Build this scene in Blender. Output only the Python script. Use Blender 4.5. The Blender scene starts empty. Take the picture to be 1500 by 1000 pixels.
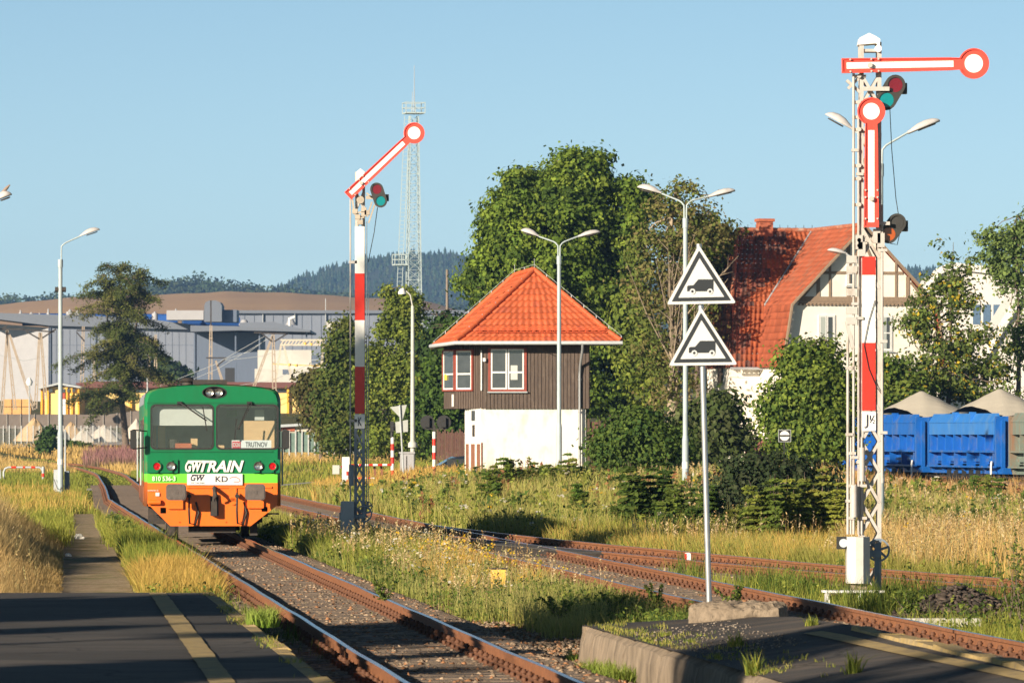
import bpy, math, random
import numpy as np
from mathutils import Vector, Matrix
random.seed(7); RNG = np.random.default_rng(11)
SC = bpy.context.scene; COL = SC.collection
PI = math.pi; R = math.radians
F = 8333.0; HZ = 637.0; EYE = 2.13            # focal length in px of a 1500 px wide frame, horizon row, eye height
SUN_AZ, SUN_EL = R(40), R(16.5)                 # light travels towards (+sin az, +cos az), falling at el

def tag(o, label=None, cat=None, group=None, kind=None):
    if label: o['label'] = label
    if cat: o['category'] = cat
    if group: o['group'] = group
    if kind: o['kind'] = kind
    return o
def W(x, y, Z): return Vector(((x-750)/F*Z, Z, EYE-(y-HZ)/F*Z))
def empty(name, loc, label=None, cat=None, group=None, rz=0):
    o = bpy.data.objects.new(name, None); COL.objects.link(o)
    o.location = loc; o.rotation_euler = (0, 0, rz); o.empty_display_size = .2
    return tag(o, label, cat, group)
def copy_tree(o, parent=None):
    c = o.copy(); COL.objects.link(c); c.parent = parent
    for ch in o.children: copy_tree(ch, c)
    return c

# ---------------------------------------------------------------- materials
def newmat(name):
    m = bpy.data.materials.new(name); m.use_nodes = True
    nt = m.node_tree; b = nt.nodes['Principled BSDF']
    return m, nt, b
def N(nt, typ, **kw):
    n = nt.nodes.new(typ)
    for k, v in kw.items():
        if k in ('operation','blend_type','data_type','noise_dimensions','wave_type','bands_direction','feature','attribute_name','vector_type','musgrave_type','interpolation'): setattr(n, k, v)
        else: n.inputs[k.replace('_',' ')].default_value = v
    return n
def c4(c): return (c[0], c[1], c[2], 1)
def mat(name, col, rough=.6, metal=0, var=.12, scale=6, dirt=None, dirt_amt=.5, dirt_scale=2.5, bump=0, bscale=40, stretch=(1,1,1), spec=.5):
    """paint / stone / metal with mottling, optional worn second colour and fine bump"""
    m, nt, b = newmat(name); L = nt.links.new
    tc = nt.nodes.new('ShaderNodeTexCoord'); mp = nt.nodes.new('ShaderNodeMapping'); mp.inputs['Scale'].default_value = stretch
    L(tc.outputs['Object'], mp.inputs['Vector'])
    n = N(nt, 'ShaderNodeTexNoise', Scale=scale, Detail=5., Roughness=.6); L(mp.outputs[0], n.inputs['Vector'])
    r = nt.nodes.new('ShaderNodeMapRange'); r.inputs['From Min'].default_value=.3; r.inputs['From Max'].default_value=.7
    r.inputs['To Min'].default_value = 1-var; r.inputs['To Max'].default_value = 1+var; L(n.outputs[0], r.inputs[0])
    mx = nt.nodes.new('ShaderNodeVectorMath'); mx.operation = 'SCALE'; mx.inputs[0].default_value = col[:3]; L(r.outputs[0], mx.inputs['Scale'])
    out = mx.outputs[0]
    if dirt:
        n2 = N(nt, 'ShaderNodeTexNoise', Scale=dirt_scale, Detail=8., Roughness=.7); L(mp.outputs[0], n2.inputs['Vector'])
        rr = nt.nodes.new('ShaderNodeValToRGB'); rr.color_ramp.elements[0].position=.5; rr.color_ramp.elements[1].position=.68
        rr.color_ramp.elements[1].color=(dirt_amt,)*3+(1,); L(n2.outputs[0], rr.inputs[0])
        mm = N(nt, 'ShaderNodeMix', data_type='RGBA'); pass
        mm.inputs[7].default_value = c4(dirt); L(rr.outputs[0], mm.inputs[0]); L(out, mm.inputs[6]); out = mm.outputs[2]
    L(out, b.inputs['Base Color'])
    b.inputs['Roughness'].default_value = rough; b.inputs['Metallic'].default_value = metal; b.inputs['Specular IOR Level'].default_value = spec
    if bump:
        n3 = N(nt, 'ShaderNodeTexNoise', Scale=bscale, Detail=6., Roughness=.65); L(mp.outputs[0], n3.inputs['Vector'])
        bp = nt.nodes.new('ShaderNodeBump'); bp.inputs['Strength'].default_value = bump; bp.inputs['Distance'].default_value=.02
        L(n3.outputs[0], bp.inputs['Height']); L(bp.outputs[0], b.inputs['Normal'])
    return m
def mat_attr(name, rough=.8, trans=0, mult=1.0, bump=0, spec=.2):
    """colour comes from the mesh's own per-leaf / per-tile colour attribute"""
    m, nt, b = newmat(name); L = nt.links.new
    a = nt.nodes.new('ShaderNodeAttribute'); a.attribute_name = 'Col'
    b.inputs['Roughness'].default_value = rough; b.inputs['Specular IOR Level'].default_value = spec
    L(a.outputs['Color'], b.inputs['Base Color'])
    if trans:
        t = nt.nodes.new('ShaderNodeBsdfTranslucent'); mx = nt.nodes.new('ShaderNodeMixShader'); mx.inputs[0].default_value = trans
        L(a.outputs['Color'], t.inputs['Color'])
        L(b.outputs[0], mx.inputs[1]); L(t.outputs[0], mx.inputs[2]); L(mx.outputs[0], nt.nodes['Material Output'].inputs['Surface'])
    if bump:
        tc = nt.nodes.new('ShaderNodeTexCoord')
        n3 = N(nt, 'ShaderNodeTexNoise', Scale=30., Detail=6.); L(tc.outputs['Object'], n3.inputs['Vector'])
        bp = nt.nodes.new('ShaderNodeBump'); bp.inputs['Strength'].default_value = bump; bp.inputs['Distance'].default_value=.02
        L(n3.outputs[0], bp.inputs['Height']); L(bp.outputs[0], b.inputs['Normal'])
    return m
def glass(name, tint=(.8,.85,.88), gloss=.18):
    m, nt, b = newmat(name); L = nt.links.new
    t = nt.nodes.new('ShaderNodeBsdfTransparent'); t.inputs[0].default_value = c4(tint)
    g = nt.nodes.new('ShaderNodeBsdfGlossy'); g.inputs['Roughness'].default_value = .03
    mx = nt.nodes.new('ShaderNodeMixShader'); mx.inputs[0].default_value = gloss
    L(t.outputs[0], mx.inputs[1]); L(g.outputs[0], mx.inputs[2]); L(mx.outputs[0], nt.nodes['Material Output'].inputs['Surface'])
    return m

# ---------------------------------------------------------------- mesh builders
class MB:
    def __init__(s): s.v=[]; s.f=[]; s.m=[]; s.sm=[]
    def add(s, vs, fs, mi=0, smooth=False):
        o = len(s.v); s.v += [tuple(p) for p in vs]; s.f += [tuple(i+o for i in f) for f in fs]; s.m += [mi]*len(fs); s.sm += [smooth]*len(fs); return s
    def box(s, x0, y0, z0, x1, y1, z1, mi=0):
        v=[(x0,y0,z0),(x1,y0,z0),(x1,y1,z0),(x0,y1,z0),(x0,y0,z1),(x1,y0,z1),(x1,y1,z1),(x0,y1,z1)]
        return s.add(v, [(0,3,2,1),(4,5,6,7),(0,1,5,4),(1,2,6,5),(2,3,7,6),(3,0,4,7)], mi)
    def bar(s, a, b, w, d=None, mi=0, up=(0,0,1)):
        """rectangular bar from a to b"""
        a=Vector(a); b=Vector(b); d = d or w; t=(b-a).normalized(); u=Vector(up)
        if abs(t.dot(u))>.98: u=Vector((0,1,0))
        x=t.cross(u).normalized(); y=x.cross(t).normalized()
        vs=[p+x*sx*w/2+y*sy*d/2 for p in (a,b) for sx,sy in ((-1,-1),(1,-1),(1,1),(-1,1))]
        return s.add(vs, [(0,1,2,3),(7,6,5,4),(0,4,5,1),(1,5,6,2),(2,6,7,3),(3,7,4,0)], mi)
    def tube(s, pts, r, n=10, mi=0, cap=True):
        pts=[Vector(p) for p in pts]; rs = r if isinstance(r,(list,tuple)) else [r]*len(pts)
        vs=[]; fs=[]; prev=None
        for i,p in enumerate(pts):
            t=(pts[min(i+1,len(pts)-1)]-pts[max(i-1,0)]).normalized()
            u = prev if prev else (Vector((1,0,0)) if abs(t.x)<.9 else Vector((0,1,0)))
            x=(u-t*u.dot(t)).normalized(); prev=x; y=t.cross(x)
            vs += [p+(x*math.cos(2*PI*k/n)+y*math.sin(2*PI*k/n))*rs[i] for k in range(n)]
        for i in range(len(pts)-1):
            fs += [(i*n+k, i*n+(k+1)%n, (i+1)*n+(k+1)%n, (i+1)*n+k) for k in range(n)]
        s.add(vs, fs, mi, True)
        if cap: s.add(vs[:n], [tuple(range(n))[::-1]], mi); s.add(vs[-n:], [tuple(range(n))], mi)
        return s
    def prism(s, poly, a, b, axis='y', mi=0):
        """polygon (2d) extruded from a to b along axis"""
        def P(q,h): return {'y':(q[0],h,q[1]),'z':(q[0],q[1],h),'x':(h,q[0],q[1])}[axis]
        n=len(poly); vs=[P(q,a) for q in poly]+[P(q,b) for q in poly]
        fs=[tuple(range(n))[::-1], tuple(range(n,2*n))]+[(i,(i+1)%n,n+(i+1)%n,n+i) for i in range(n)]
        return s.add(vs, fs, mi)
    def disc(s, c, r, depth, n=28, mi=0, ry=None):
        ry = ry or r
        return s.prism([(c[0]+r*math.cos(2*PI*k/n), c[2]+ry*math.sin(2*PI*k/n)) for k in range(n)], c[1], c[1]+depth, 'y', mi)
    def loft(s, loops, mi=0, smooth=True, cap=True):
        n=len(loops[0]); vs=[p for l in loops for p in l]
        fs=[(i*n+k, i*n+(k+1)%n,(i+1)*n+(k+1)%n,(i+1)*n+k) for i in range(len(loops)-1) for k in range(n)]
        s.add(vs,fs,mi,smooth)
        if cap: s.add(loops[0],[tuple(range(n))[::-1]],mi); s.add(loops[-1],[tuple(range(n))],mi)
        return s
    def build_each(s, name, mats, parent):
        """one child object per separate piece"""
        p=list(range(len(s.v)))
        def fd(i):
            while p[i]!=i: p[i]=p[p[i]]; i=p[i]
            return i
        for f in s.f:
            for q in f[1:]: p[fd(q)]=fd(f[0])
        G={}
        for k,f in enumerate(s.f): G.setdefault(fd(f[0]),[]).append(k)
        for ks in G.values():
            b=MB(); mp={}
            for k in ks:
                for q in s.f[k]:
                    if q not in mp: mp[q]=len(b.v); b.v.append(s.v[q])
                b.f.append(tuple(mp[q] for q in s.f[k])); b.m.append(s.m[k]); b.sm.append(s.sm[k])
            b.build(name,mats,parent)
    def build(s, name, mats, parent=None, loc=None, bevel=0):
        me=bpy.data.meshes.new(name); me.from_pydata(s.v,[],s.f)
        mats = mats if isinstance(mats,(list,tuple)) else [mats]
        for m in mats: me.materials.append(m)
        me.polygons.foreach_set('material_index', s.m); me.polygons.foreach_set('use_smooth', s.sm)
        me.update(); o=bpy.data.objects.new(name, me); COL.objects.link(o)
        if parent: o.parent=parent
        if loc: o.location=loc
        if bevel:
            b=o.modifiers.new('bevel','BEVEL'); b.width=bevel; b.segments=2; b.limit_method='ANGLE'
        return o
def rrect(x0,z0,x1,z1,r,n=5):
    out=[]
    for cx,cz,a in ((x1-r,z1-r,0),(x0+r,z1-r,90),(x0+r,z0+r,180),(x1-r,z0+r,270)):
        out += [(cx+r*math.cos(R(a+90*k/n)), cz+r*math.sin(R(a+90*k/n))) for k in range(n+1)]
    return out
def holed(outer, holes, y, thick):
    """flat plate in the x-z plane with holes, front face at y"""
    cu=bpy.data.curves.new('c','CURVE'); cu.dimensions='2D'; cu.fill_mode='BOTH'; cu.extrude=thick/2
    for pl in [outer]+holes:
        sp=cu.splines.new('POLY'); sp.points.add(len(pl)-1); sp.use_cyclic_u=True
        for i,p in enumerate(pl): sp.points[i].co=(p[0],p[1],0,1)
    o=bpy.data.objects.new('c',cu); me=bpy.data.meshes.new_from_object(o); bpy.data.objects.remove(o); bpy.data.curves.remove(cu)
    vs=[(v.co.x, y+thick/2-v.co.z, v.co.z*0+v.co.y) for v in me.vertices]; fs=[tuple(p.vertices) for p in me.polygons]
    bpy.data.meshes.remove(me); return vs, fs
def text_geo(txt, x0, z0, x1, z1, y, thick=.004, shear=0, bold=0):
    cu=bpy.data.curves.new('t','FONT'); cu.body=txt; cu.extrude=thick/2; cu.shear=shear; cu.offset=bold; cu.resolution_u=4
    o=bpy.data.objects.new('t',cu); me=bpy.data.meshes.new_from_object(o); bpy.data.objects.remove(o); bpy.data.curves.remove(cu)
    c=np.array([v.co[:] for v in me.vertices]); mn=c.min(0); mx=c.max(0)
    vs=[(x0+(p[0]-mn[0])/(mx[0]-mn[0])*(x1-x0), y-p[2], z0+(p[1]-mn[1])/(mx[1]-mn[1])*(z1-z0)) for p in c]
    fs=[tuple(p.vertices) for p in me.polygons]; bpy.data.meshes.remove(me); return vs, fs
def text(name, txt, x0,z0,x1,z1,y, m, parent, **k):
    b=MB(); v,f=text_geo(txt,x0,z0,x1,z1,y,**k); b.add(v,f); return b.build(name,m,parent)

class NB:
    """fast numpy mesh with per-vertex colour"""
    def __init__(s): s.v=[]; s.c=[]; s.t=[]; s.n=0
    def add(s, v, t, c):
        s.v.append(v.astype(np.float32)); s.c.append(c.astype(np.float32)); s.t.append(t+s.n); s.n+=len(v)
    def build(s, name, m, parent=None):
        v=np.concatenate(s.v); t=np.concatenate(s.t).astype(np.int32); c=np.concatenate(s.c)
        me=bpy.data.meshes.new(name); k=t.shape[1]
        me.vertices.add(len(v)); me.vertices.foreach_set('co', v.ravel())
        me.loops.add(t.size); me.loops.foreach_set('vertex_index', t.ravel())
        me.polygons.add(len(t)); me.polygons.foreach_set('loop_start', np.arange(0,t.size,k,dtype=np.int32))
        me.update(calc_edges=True)
        a=me.color_attributes.new('Col','FLOAT_COLOR','POINT'); a.data.foreach_set('color', np.c_[c,np.ones(len(c))].astype(np.float32).ravel())
        me.materials.append(m); me.validate()
        o=bpy.data.objects.new(name, me); COL.objects.link(o)
        if parent: o.parent=parent
        return o
def leaves(nb, P, Nn, size, col, asp=1.6, rng=RNG):
    """diamond leaf faces (2 tris) at P with normals Nn"""
    n=len(P); 
    if n==0: return
    a=rng.normal(size=(n,3)); t=a-Nn*(a*Nn).sum(1,keepdims=True); t/=np.linalg.norm(t,axis=1,keepdims=True)+1e-9
    b=np.cross(Nn,t); sz=(size*np.ones(n))[:,None]
    V=np.stack([P-t*sz*asp*.5, P+b*sz*.5, P+t*sz*asp*.5, P-b*sz*.5],1).reshape(-1,3)
    i=np.arange(n)[:,None]*4; T=np.concatenate([i+np.array([[0,1,2]]), i+np.array([[0,2,3]])])
    nb.add(V,T,np.repeat(col,4,0))
def blades(nb, P, h, w, col, lean=.25, tipcol=None, rng=RNG, bias=(0,0)):
    n=len(P)
    if n==0: return
    a=rng.uniform(0,PI,n); wd=np.stack([np.cos(a),np.sin(a),0*a],1)*(w*np.ones(n))[:,None]*.5
    h=(h*np.ones(n))[:,None]; la=rng.normal(0,lean,(n,2))+np.array(bias); ld=np.c_[la,np.zeros(n)]*h
    up=np.array([[0,0,1.]])*h
    mid=P+up*.55+ld*.35; tip=P+up*np.sqrt(np.clip(1-(la**2).sum(1,keepdims=True)*.5,.2,1))+ld
    V=np.stack([P-wd,P+wd,mid-wd*.8,mid+wd*.8,tip],1).reshape(-1,3)
    i=np.arange(n)[:,None]*5; T=np.concatenate([i+np.array([[0,1,3]]),i+np.array([[0,3,2]]),i+np.array([[2,3,4]])])
    c=np.repeat(col,5,0)
    if tipcol is not None:
        c=c.reshape(n,5,3).copy(); c[:,4]=tipcol; c[:,2:4]=.5*c[:,2:4]+.5*np.asarray(tipcol).reshape(-1,1,3); c=c.reshape(-1,3)
    nb.add(V,T,c)
def pick(cols, n, var=.15, rng=RNG, w=None):
    cols=np.array(cols); k=rng.choice(len(cols), n, p=w); return cols[k]*rng.uniform(1-var,1+var,(n,1))
SKY_MUL,SKY_ADD,SKY_STR,SUN_STR,EXPO,HAZE = 1.8,.055,.125,5.0,.86,1.0e-4
# sideways shadow coordinate, x, height, crown radius, clumps
SHADE_TREES=[(-74.4,-30,17.5,1.6,300,'tall tree far outside left, casting shade on the K signal'),
 (-44.0,-22,12.5,1.7,360,'tree outside left, nearer the platform end'),
 (-42.0,-26,13,1.2,240,'slim tree outside left behind the platform end'),
 (-38.6,-24,12,.35,26,'thin airy tree outside left'),
 (-36.4,-27,12.5,.35,26,'narrow young tree outside left'),
 (-31.2,-20,12,1.3,260,'leafy tree outside left beside the platform'),
 (-27.0,-22,12,2.2,340,'leafy tree outside left behind the photographer'),
 (-22.0,-20,12,2.6,320,'broad tree behind the photographer')]
# ---------------------------------------------------------------- world, sun, camera
wd = bpy.data.worlds.new("World"); SC.world = wd; wd.use_nodes = True
nt = wd.node_tree; L = nt.links.new; bg = nt.nodes['Background']
sky = nt.nodes.new('ShaderNodeTexSky'); sky.sky_type='NISHITA'; sky.sun_disc=False
sky.sun_elevation=SUN_EL; sky.sun_rotation=SUN_AZ+PI; sky.air_density=1.0; sky.dust_density=.3; sky.ozone_density=1.2; sky.altitude=400
tc = nt.nodes.new('ShaderNodeTexCoord'); sp = nt.nodes.new('ShaderNodeSeparateXYZ'); L(tc.outputs['Generated'], sp.inputs[0])
mr = nt.nodes.new('ShaderNodeMath'); mr.operation='MULTIPLY_ADD'; mr.inputs[1].default_value=SKY_MUL; mr.inputs[2].default_value=SKY_ADD; L(sp.outputs[2], mr.inputs[0])
cb = nt.nodes.new('ShaderNodeCombineXYZ'); L(sp.outputs[0],cb.inputs[0]); L(sp.outputs[1],cb.inputs[1]); L(mr.outputs[0],cb.inputs[2])
L(cb.outputs[0], sky.inputs['Vector']); tn=nt.nodes.new('ShaderNodeVectorMath'); tn.operation='MULTIPLY'; L(sky.outputs[0],tn.inputs[0])
cr=nt.nodes.new('ShaderNodeValToRGB'); cr.color_ramp.elements[0].position=0; cr.color_ramp.elements[0].color=(.79,.77,.69,1); cr.color_ramp.elements[1].position=.09; cr.color_ramp.elements[1].color=(.61,.675,.645,1); L(sp.outputs[2],cr.inputs[0]); L(cr.outputs[0],tn.inputs[1])
g1=nt.nodes.new('ShaderNodeMapRange'); g1.inputs[1].default_value=.12; g1.inputs[2].default_value=.55; g1.inputs[3].default_value=1; g1.inputs[4].default_value=.26; L(sp.outputs[2],g1.inputs[0])
t2=nt.nodes.new('ShaderNodeVectorMath'); t2.operation='SCALE'; L(tn.outputs[0],t2.inputs[0]); L(g1.outputs[0],t2.inputs['Scale']); L(t2.outputs[0], bg.inputs['Color']); bg.inputs['Strength'].default_value=SKY_STR
sl = bpy.data.lights.new('sun','SUN'); sl.energy=SUN_STR; sl.angle=R(.53); sl.color=(1.0,.86,.67)
so = bpy.data.objects.new('sun',sl); COL.objects.link(so)
dv = Vector((math.sin(SUN_AZ)*math.cos(SUN_EL), math.cos(SUN_AZ)*math.cos(SUN_EL), -math.sin(SUN_EL)))
so.rotation_euler = dv.to_track_quat('-Z','Y').to_euler(); so.location=(-30,-30,40)
cd = bpy.data.cameras.new('camera'); cd.lens=F/1500*36; cd.sensor_width=36; cd.shift_y=(HZ-500)/1500; cd.clip_start=1; cd.clip_end=30000
co = bpy.data.objects.new('camera',cd); COL.objects.link(co); co.location=(0,0,EYE); co.rotation_euler=(PI/2,0,0); SC.camera=co
cd.dof.use_dof=True; cd.dof.focus_distance=105; cd.dof.aperture_fstop=11
SC.view_settings.view_transform='Standard'; SC.view_settings.look='None'; SC.view_settings.gamma=1; SC.view_settings.exposure=EXPO
SC.cycles.max_bounces=6; SC.cycles.diffuse_bounces=3; SC.cycles.transparent_max_bounces=10; SC.cycles.volume_bounces=0; SC.cycles.use_denoising=True

# ---------------------------------------------------------------- where the lines run
def c1(Z):
    return float(np.interp(Z,[190,237,257,300,323,377,423,455,520],[-12.7,-16.2,-17.75,-21.05,-22.95,-28.0,-33.0,-38.5,-52])) if Z>190 else 4.205-.089*Z
def c2(Z): return 4.51-.093*(Z-58.4)
T3 = ([70,75,84,90.6,107.6,121,135],[10.4,9.15,6.72,5.1,1.75,-.62,-2.62])
def c3(Z): return float(np.interp(Z,*T3))
c1v=np.vectorize(c1); c3v=np.vectorize(c3)
def pathc(Z): return .5-.0785*Z
def sstep(a,b,x): t=np.clip((x-a)/(b-a),0,1); return t*t*(3-2*t)
def nz(X,Z,s=1.,k=0):
    X=X*s; Z=Z*s
    return (np.sin(X*1.3+Z*.7+k)+np.sin(-X*.8+Z*1.7+2.1*k+1)+np.sin(X*2.9-Z*1.1+k*3.3)+np.sin(X*3.7+Z*3.1+k*.7)*.6)/3.6
def g(X,Z):
    X=np.asarray(X,float); Z=np.asarray(Z,float)
    b=np.interp(Z,[0,430,500,600,700,900,1500,2600,9000],[-.26,-.26,.75,2.2,4.2,7.5,14,20,20])
    r=sstep(2.5,9,X-c2(Z))*sstep(128,190,Z)*.62*(1-sstep(9,15,X))
    lft=sstep(.5,3,(pathc(Z)-1)-X)*.25*(1-sstep(120,150,Z))
    nt_=(np.abs(X-c2(Z))>2.2)*(np.abs(X-(4.2-.089*Z))>2.2)
    return b+r+lft+nz(X,Z,1.1)*.03*nt_+.04*((Z>75)&(Z<140)&(np.abs(X-pathc(Z))<.8))
def gz(X,Z): return float(g(X,Z))
# ---------------------------------------------------------------- ground sheet
ys=np.concatenate([np.arange(-60,300,1.5),np.arange(300,700,8),np.geomspace(700,9000,30)])
us=np.sign(np.linspace(-1,1,141))*np.abs(np.linspace(-1,1,141))**2.2
V=[];
for y in ys:
    hw=60+.35*max(y,0)+(400 if y<700 else 900)
    x=us*hw; V.append(np.c_[x,np.full_like(x,y),g(x,np.full_like(x,y))])
V=np.concatenate(V); ni=len(ys); nj=len(us)
i,j=np.meshgrid(np.arange(ni-1),np.arange(nj-1),indexing='ij'); a=(i*nj+j).ravel()
T=np.concatenate([np.stack([a,a+1,a+nj+1],1),np.stack([a,a+nj+1,a+nj],1)])
def soil_mat(name, soil, straw, green, sc=.35, gamt=.5):
    m,nt,b=newmat(name); L=nt.links.new; tc=nt.nodes.new('ShaderNodeTexCoord')
    n1=N(nt,'ShaderNodeTexNoise',Scale=sc,Detail=8.,Roughness=.65); n2=N(nt,'ShaderNodeTexNoise',Scale=sc*3.7,Detail=8.,Roughness=.7); n3=N(nt,'ShaderNodeTexNoise',Scale=18.,Detail=6.,Roughness=.7)
    for n in (n1,n2,n3): L(tc.outputs['Object'],n.inputs['Vector'])
    def ramp(n,p0,p1):
        r=nt.nodes.new('ShaderNodeMapRange'); r.inputs[1].default_value=p0; r.inputs[2].default_value=p1; L(n.outputs[0],r.inputs[0]); return r.outputs[0]
    def mix(f,a,bb):
        mm=N(nt,'ShaderNodeMix',data_type='RGBA'); L(f,mm.inputs[0])
        for k,q in ((6,a),(7,bb)):
            if isinstance(q,tuple): mm.inputs[k].default_value=c4(q)
            else: L(q,mm.inputs[k])
        return mm.outputs[2]
    c=mix(ramp(n2,.42,.6),soil,straw); c=mix(ramp(n1,.62-gamt*.3,.72-gamt*.3),c,green)
    c=mix(ramp(n3,.35,.75),c,tuple(x*.55 for x in soil)); L(c,b.inputs['Base Color']); b.inputs['Roughness'].default_value=.95; b.inputs['Specular IOR Level'].default_value=.1
    bp=nt.nodes.new('ShaderNodeBump'); bp.inputs['Strength'].default_value=.7; bp.inputs['Distance'].default_value=.05; L(n3.outputs[0],bp.inputs['Height']); L(bp.outputs[0],b.inputs['Normal'])
    return m
M_soil=soil_mat('soil_and_thatch',(.14,.105,.065),(.30,.23,.09),(.10,.14,.03),.3,.6)
nb=NB(); nb.add(V,T,np.full((len(V),3),.5)); o=nb.build('ground',M_soil); tag(o,kind='structure'); o.data.polygons.foreach_set('use_smooth',[True]*len(o.data.polygons))
def sheet(name, pts, m, kind='structure', lift=.004, follow=True, nsub=1, rough=0):
    """strip between left/right border points [(xl,yl,xr,yr)]"""
    v=[];n=9
    for (xl,yl,xr,yr) in pts:
        for k in range(n):
            t=k/(n-1); x=xl+(xr-xl)*t; y=yl+(yr-yl)*t; v.append((x,y,gz(x,y)+lift))
    f=[(r*n+k,r*n+k+1,(r+1)*n+k+1,(r+1)*n+k) for r in range(len(pts)-1) for k in range(n-1)]
    b=MB(); b.add(v,f,0,True); o=b.build(name,m); return tag(o,kind=kind)
M_path=soil_mat('trodden_path',(.42,.31,.20),(.56,.45,.30),(.26,.25,.10),1.1,.35)
sheet('path',[(pathc(z)-.66,z,pathc(z)+.6,z) for z in np.arange(66,172,1.5)],M_path,lift=.02)
M_asph_far=mat('pale_asphalt',(.38,.36,.34),.85,var=.12,scale=1.5)
sheet('road',[(x-.5,y0,x,y1) for x,y0,y1 in []] or [(-75,505,-75,520),(-50,509,-50,525),(-30,506,-30,520),(-22,500,-24,512)],M_asph_far,lift=.03)
sheet('crossing_road',[(-30,238,-30,246),(-12,243,-12,251),(-5,246,-5,254),(2,256,0,268),(6,280,3,284)],M_asph_far,lift=.05)
sheet('yard_road',[(-14.5,330,-14.5,352),(-8,330,-8,350),(2,318,2,336)],M_asph_far,lift=.05)
# hills
def hill(name, Z, pts, m, depth, base=0, seed=1, bump=1.5):
    """pts (x_px, y_px) skyline at distance Z; a long rounded ridge of real depth"""
    xs=np.linspace(pts[0][0],pts[-1][0],120); ysx=np.interp(xs,[p[0] for p in pts],[p[1] for p in pts])
    prof=[(-1,0),(-.7,.22),(-.45,.5),(-.2,.82),(0,1),(.3,.85),(1,0)]
    v=[];n=len(prof)
    for q,(x,y) in enumerate(zip(xs,ysx)):
        X=(x-750)/F*Z; H=EYE-(y-HZ)/F*Z
        for (d,h) in prof: v.append((X*(1+d*depth/Z),Z+d*depth,base+(H-base)*h+ (1 if abs(d)<1 else 0)*bump*math.sin(q*.7+d*9+seed)*h))
    f=[(r*n+k,(r+1)*n+k,(r+1)*n+k+1,r*n+k+1) for r in range(len(xs)-1) for k in range(n-1)]
    b=MB(); b.add(v,f,0,True); o=b.build(name,m); return tag(o,kind='structure')
M_field=soil_mat('mown_field',(.52,.33,.18),(.58,.38,.20),(.40,.30,.13),.006,.0)
M_forestfloor=mat('forest_floor',(.03,.05,.025),.95,var=.3,scale=.02)
hill('field_hill',2100,[(-200,474),(0,446),(100,436),(250,431),(330,427),(430,429),(530,436),(620,440),(700,462),(800,470)],M_field,600,15,1,.12)
hill('near_ridge',2900,[(-300,450),(0,448),(130,446),(230,420),(300,418),(420,432),(520,445),(600,455),(700,460)],M_forestfloor,500,15,3)
hill('forest_hill',4600,[(-300,462),(250,450),(380,438),(430,414),(480,396),(540,381),(600,374),(650,373),(700,380),(760,386),(900,404),(1200,399),(1400,398),(1700,404)],M_forestfloor,1500,15,5)
# conifer and broadleaf woods far away read as one mass each
def far_wood(name, Z0, pts, n, hgt, spread, cols, conifer=True, seed=3, down=.0):
    rng=np.random.default_rng(seed); nb=NB()
    x=rng.uniform(pts[0][0],pts[-1][0],n); y=np.interp(x,[p[0] for p in pts],[p[1] for p in pts]); d=rng.uniform(-1,.12,n)
    H=EYE-(y-HZ)/F*Z0; Zs=Z0+d*spread; X=(x-750)/F*Z0*(Zs/Z0)
    prof_d=np.array([-1,-.7,-.45,-.2,0,.3]); prof_h=np.array([0,.22,.5,.82,1,.85])
    hh=15+(H-15)*np.interp(d*spread/down if down else d,prof_d,prof_h)-4
    hs=hgt*rng.uniform(.6,1.15,n); c=pick(cols,n,.25,rng)
    for ring in range(3 if conifer else 1):
        m=n; k=6; ang=rng.uniform(0,2*PI,m)[:,None]+np.arange(k)[None]*2*PI/k
        if conifer:
            zb=hh+hs*(.08+.28*ring); zt=hh+hs*(.5+.27*ring-(.04 if ring==2 else 0)); rr=hs*(.24-.06*ring)
            ringv=np.stack([X[:,None]+np.cos(ang)*rr[:,None],Zs[:,None]+np.sin(ang)*rr[:,None],np.repeat(zb[:,None],k,1)+rng.normal(0,.5,(m,k))],2)
            V=np.concatenate([ringv,np.stack([X,Zs,zt],1)[:,None]],1).reshape(-1,3)
            i=np.arange(m)[:,None]*(k+1); T=np.concatenate([i+np.array([[q,(q+1)%k,k]]) for q in range(k)])
            nb.add(V,T,np.repeat(c,k+1,0))
        else:
            for _ in range(60):
                P=np.stack([X+rng.normal(0,.26,m)*hs,Zs+rng.normal(0,.2,m)*hs,hh+hs*rng.beta(3,2.2,m)],1)
                Nn=rng.normal(size=(m,3))+np.array([0,0,.7]); Nn/=np.linalg.norm(Nn,axis=1,keepdims=True)
                leaves(nb,P,Nn,hs*.12,c*rng.uniform(.8,1.2,(m,1)),1.3,rng)
    return tag(nb.build(name,M_farleaf),kind='stuff')
M_farleaf=mat_attr('distant_foliage',.9,0)
tag(far_wood('conifer_forest',4600,[(-300,462),(250,450),(380,438),(430,414),(480,396),(540,381),(600,374),(650,373),(700,380),(760,386),(900,404),(1200,399),(1400,398),(1700,404)],20000,10,1400,[(.025,.05,.025),(.035,.065,.03),(.05,.07,.03)],True,3,1500),'dark spruce forest covering the blue hill on the horizon','forest')
tag(far_wood('mixed_wood',2900,[(-300,452),(0,450),(130,448),(230,422),(300,420),(420,434),(520,447),(600,457),(700,462)],2600,11,420,[(.04,.07,.03),(.06,.08,.03),(.03,.05,.025)],False,4,500),'mixed wood along the ridge above the brown field','wood')

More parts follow.
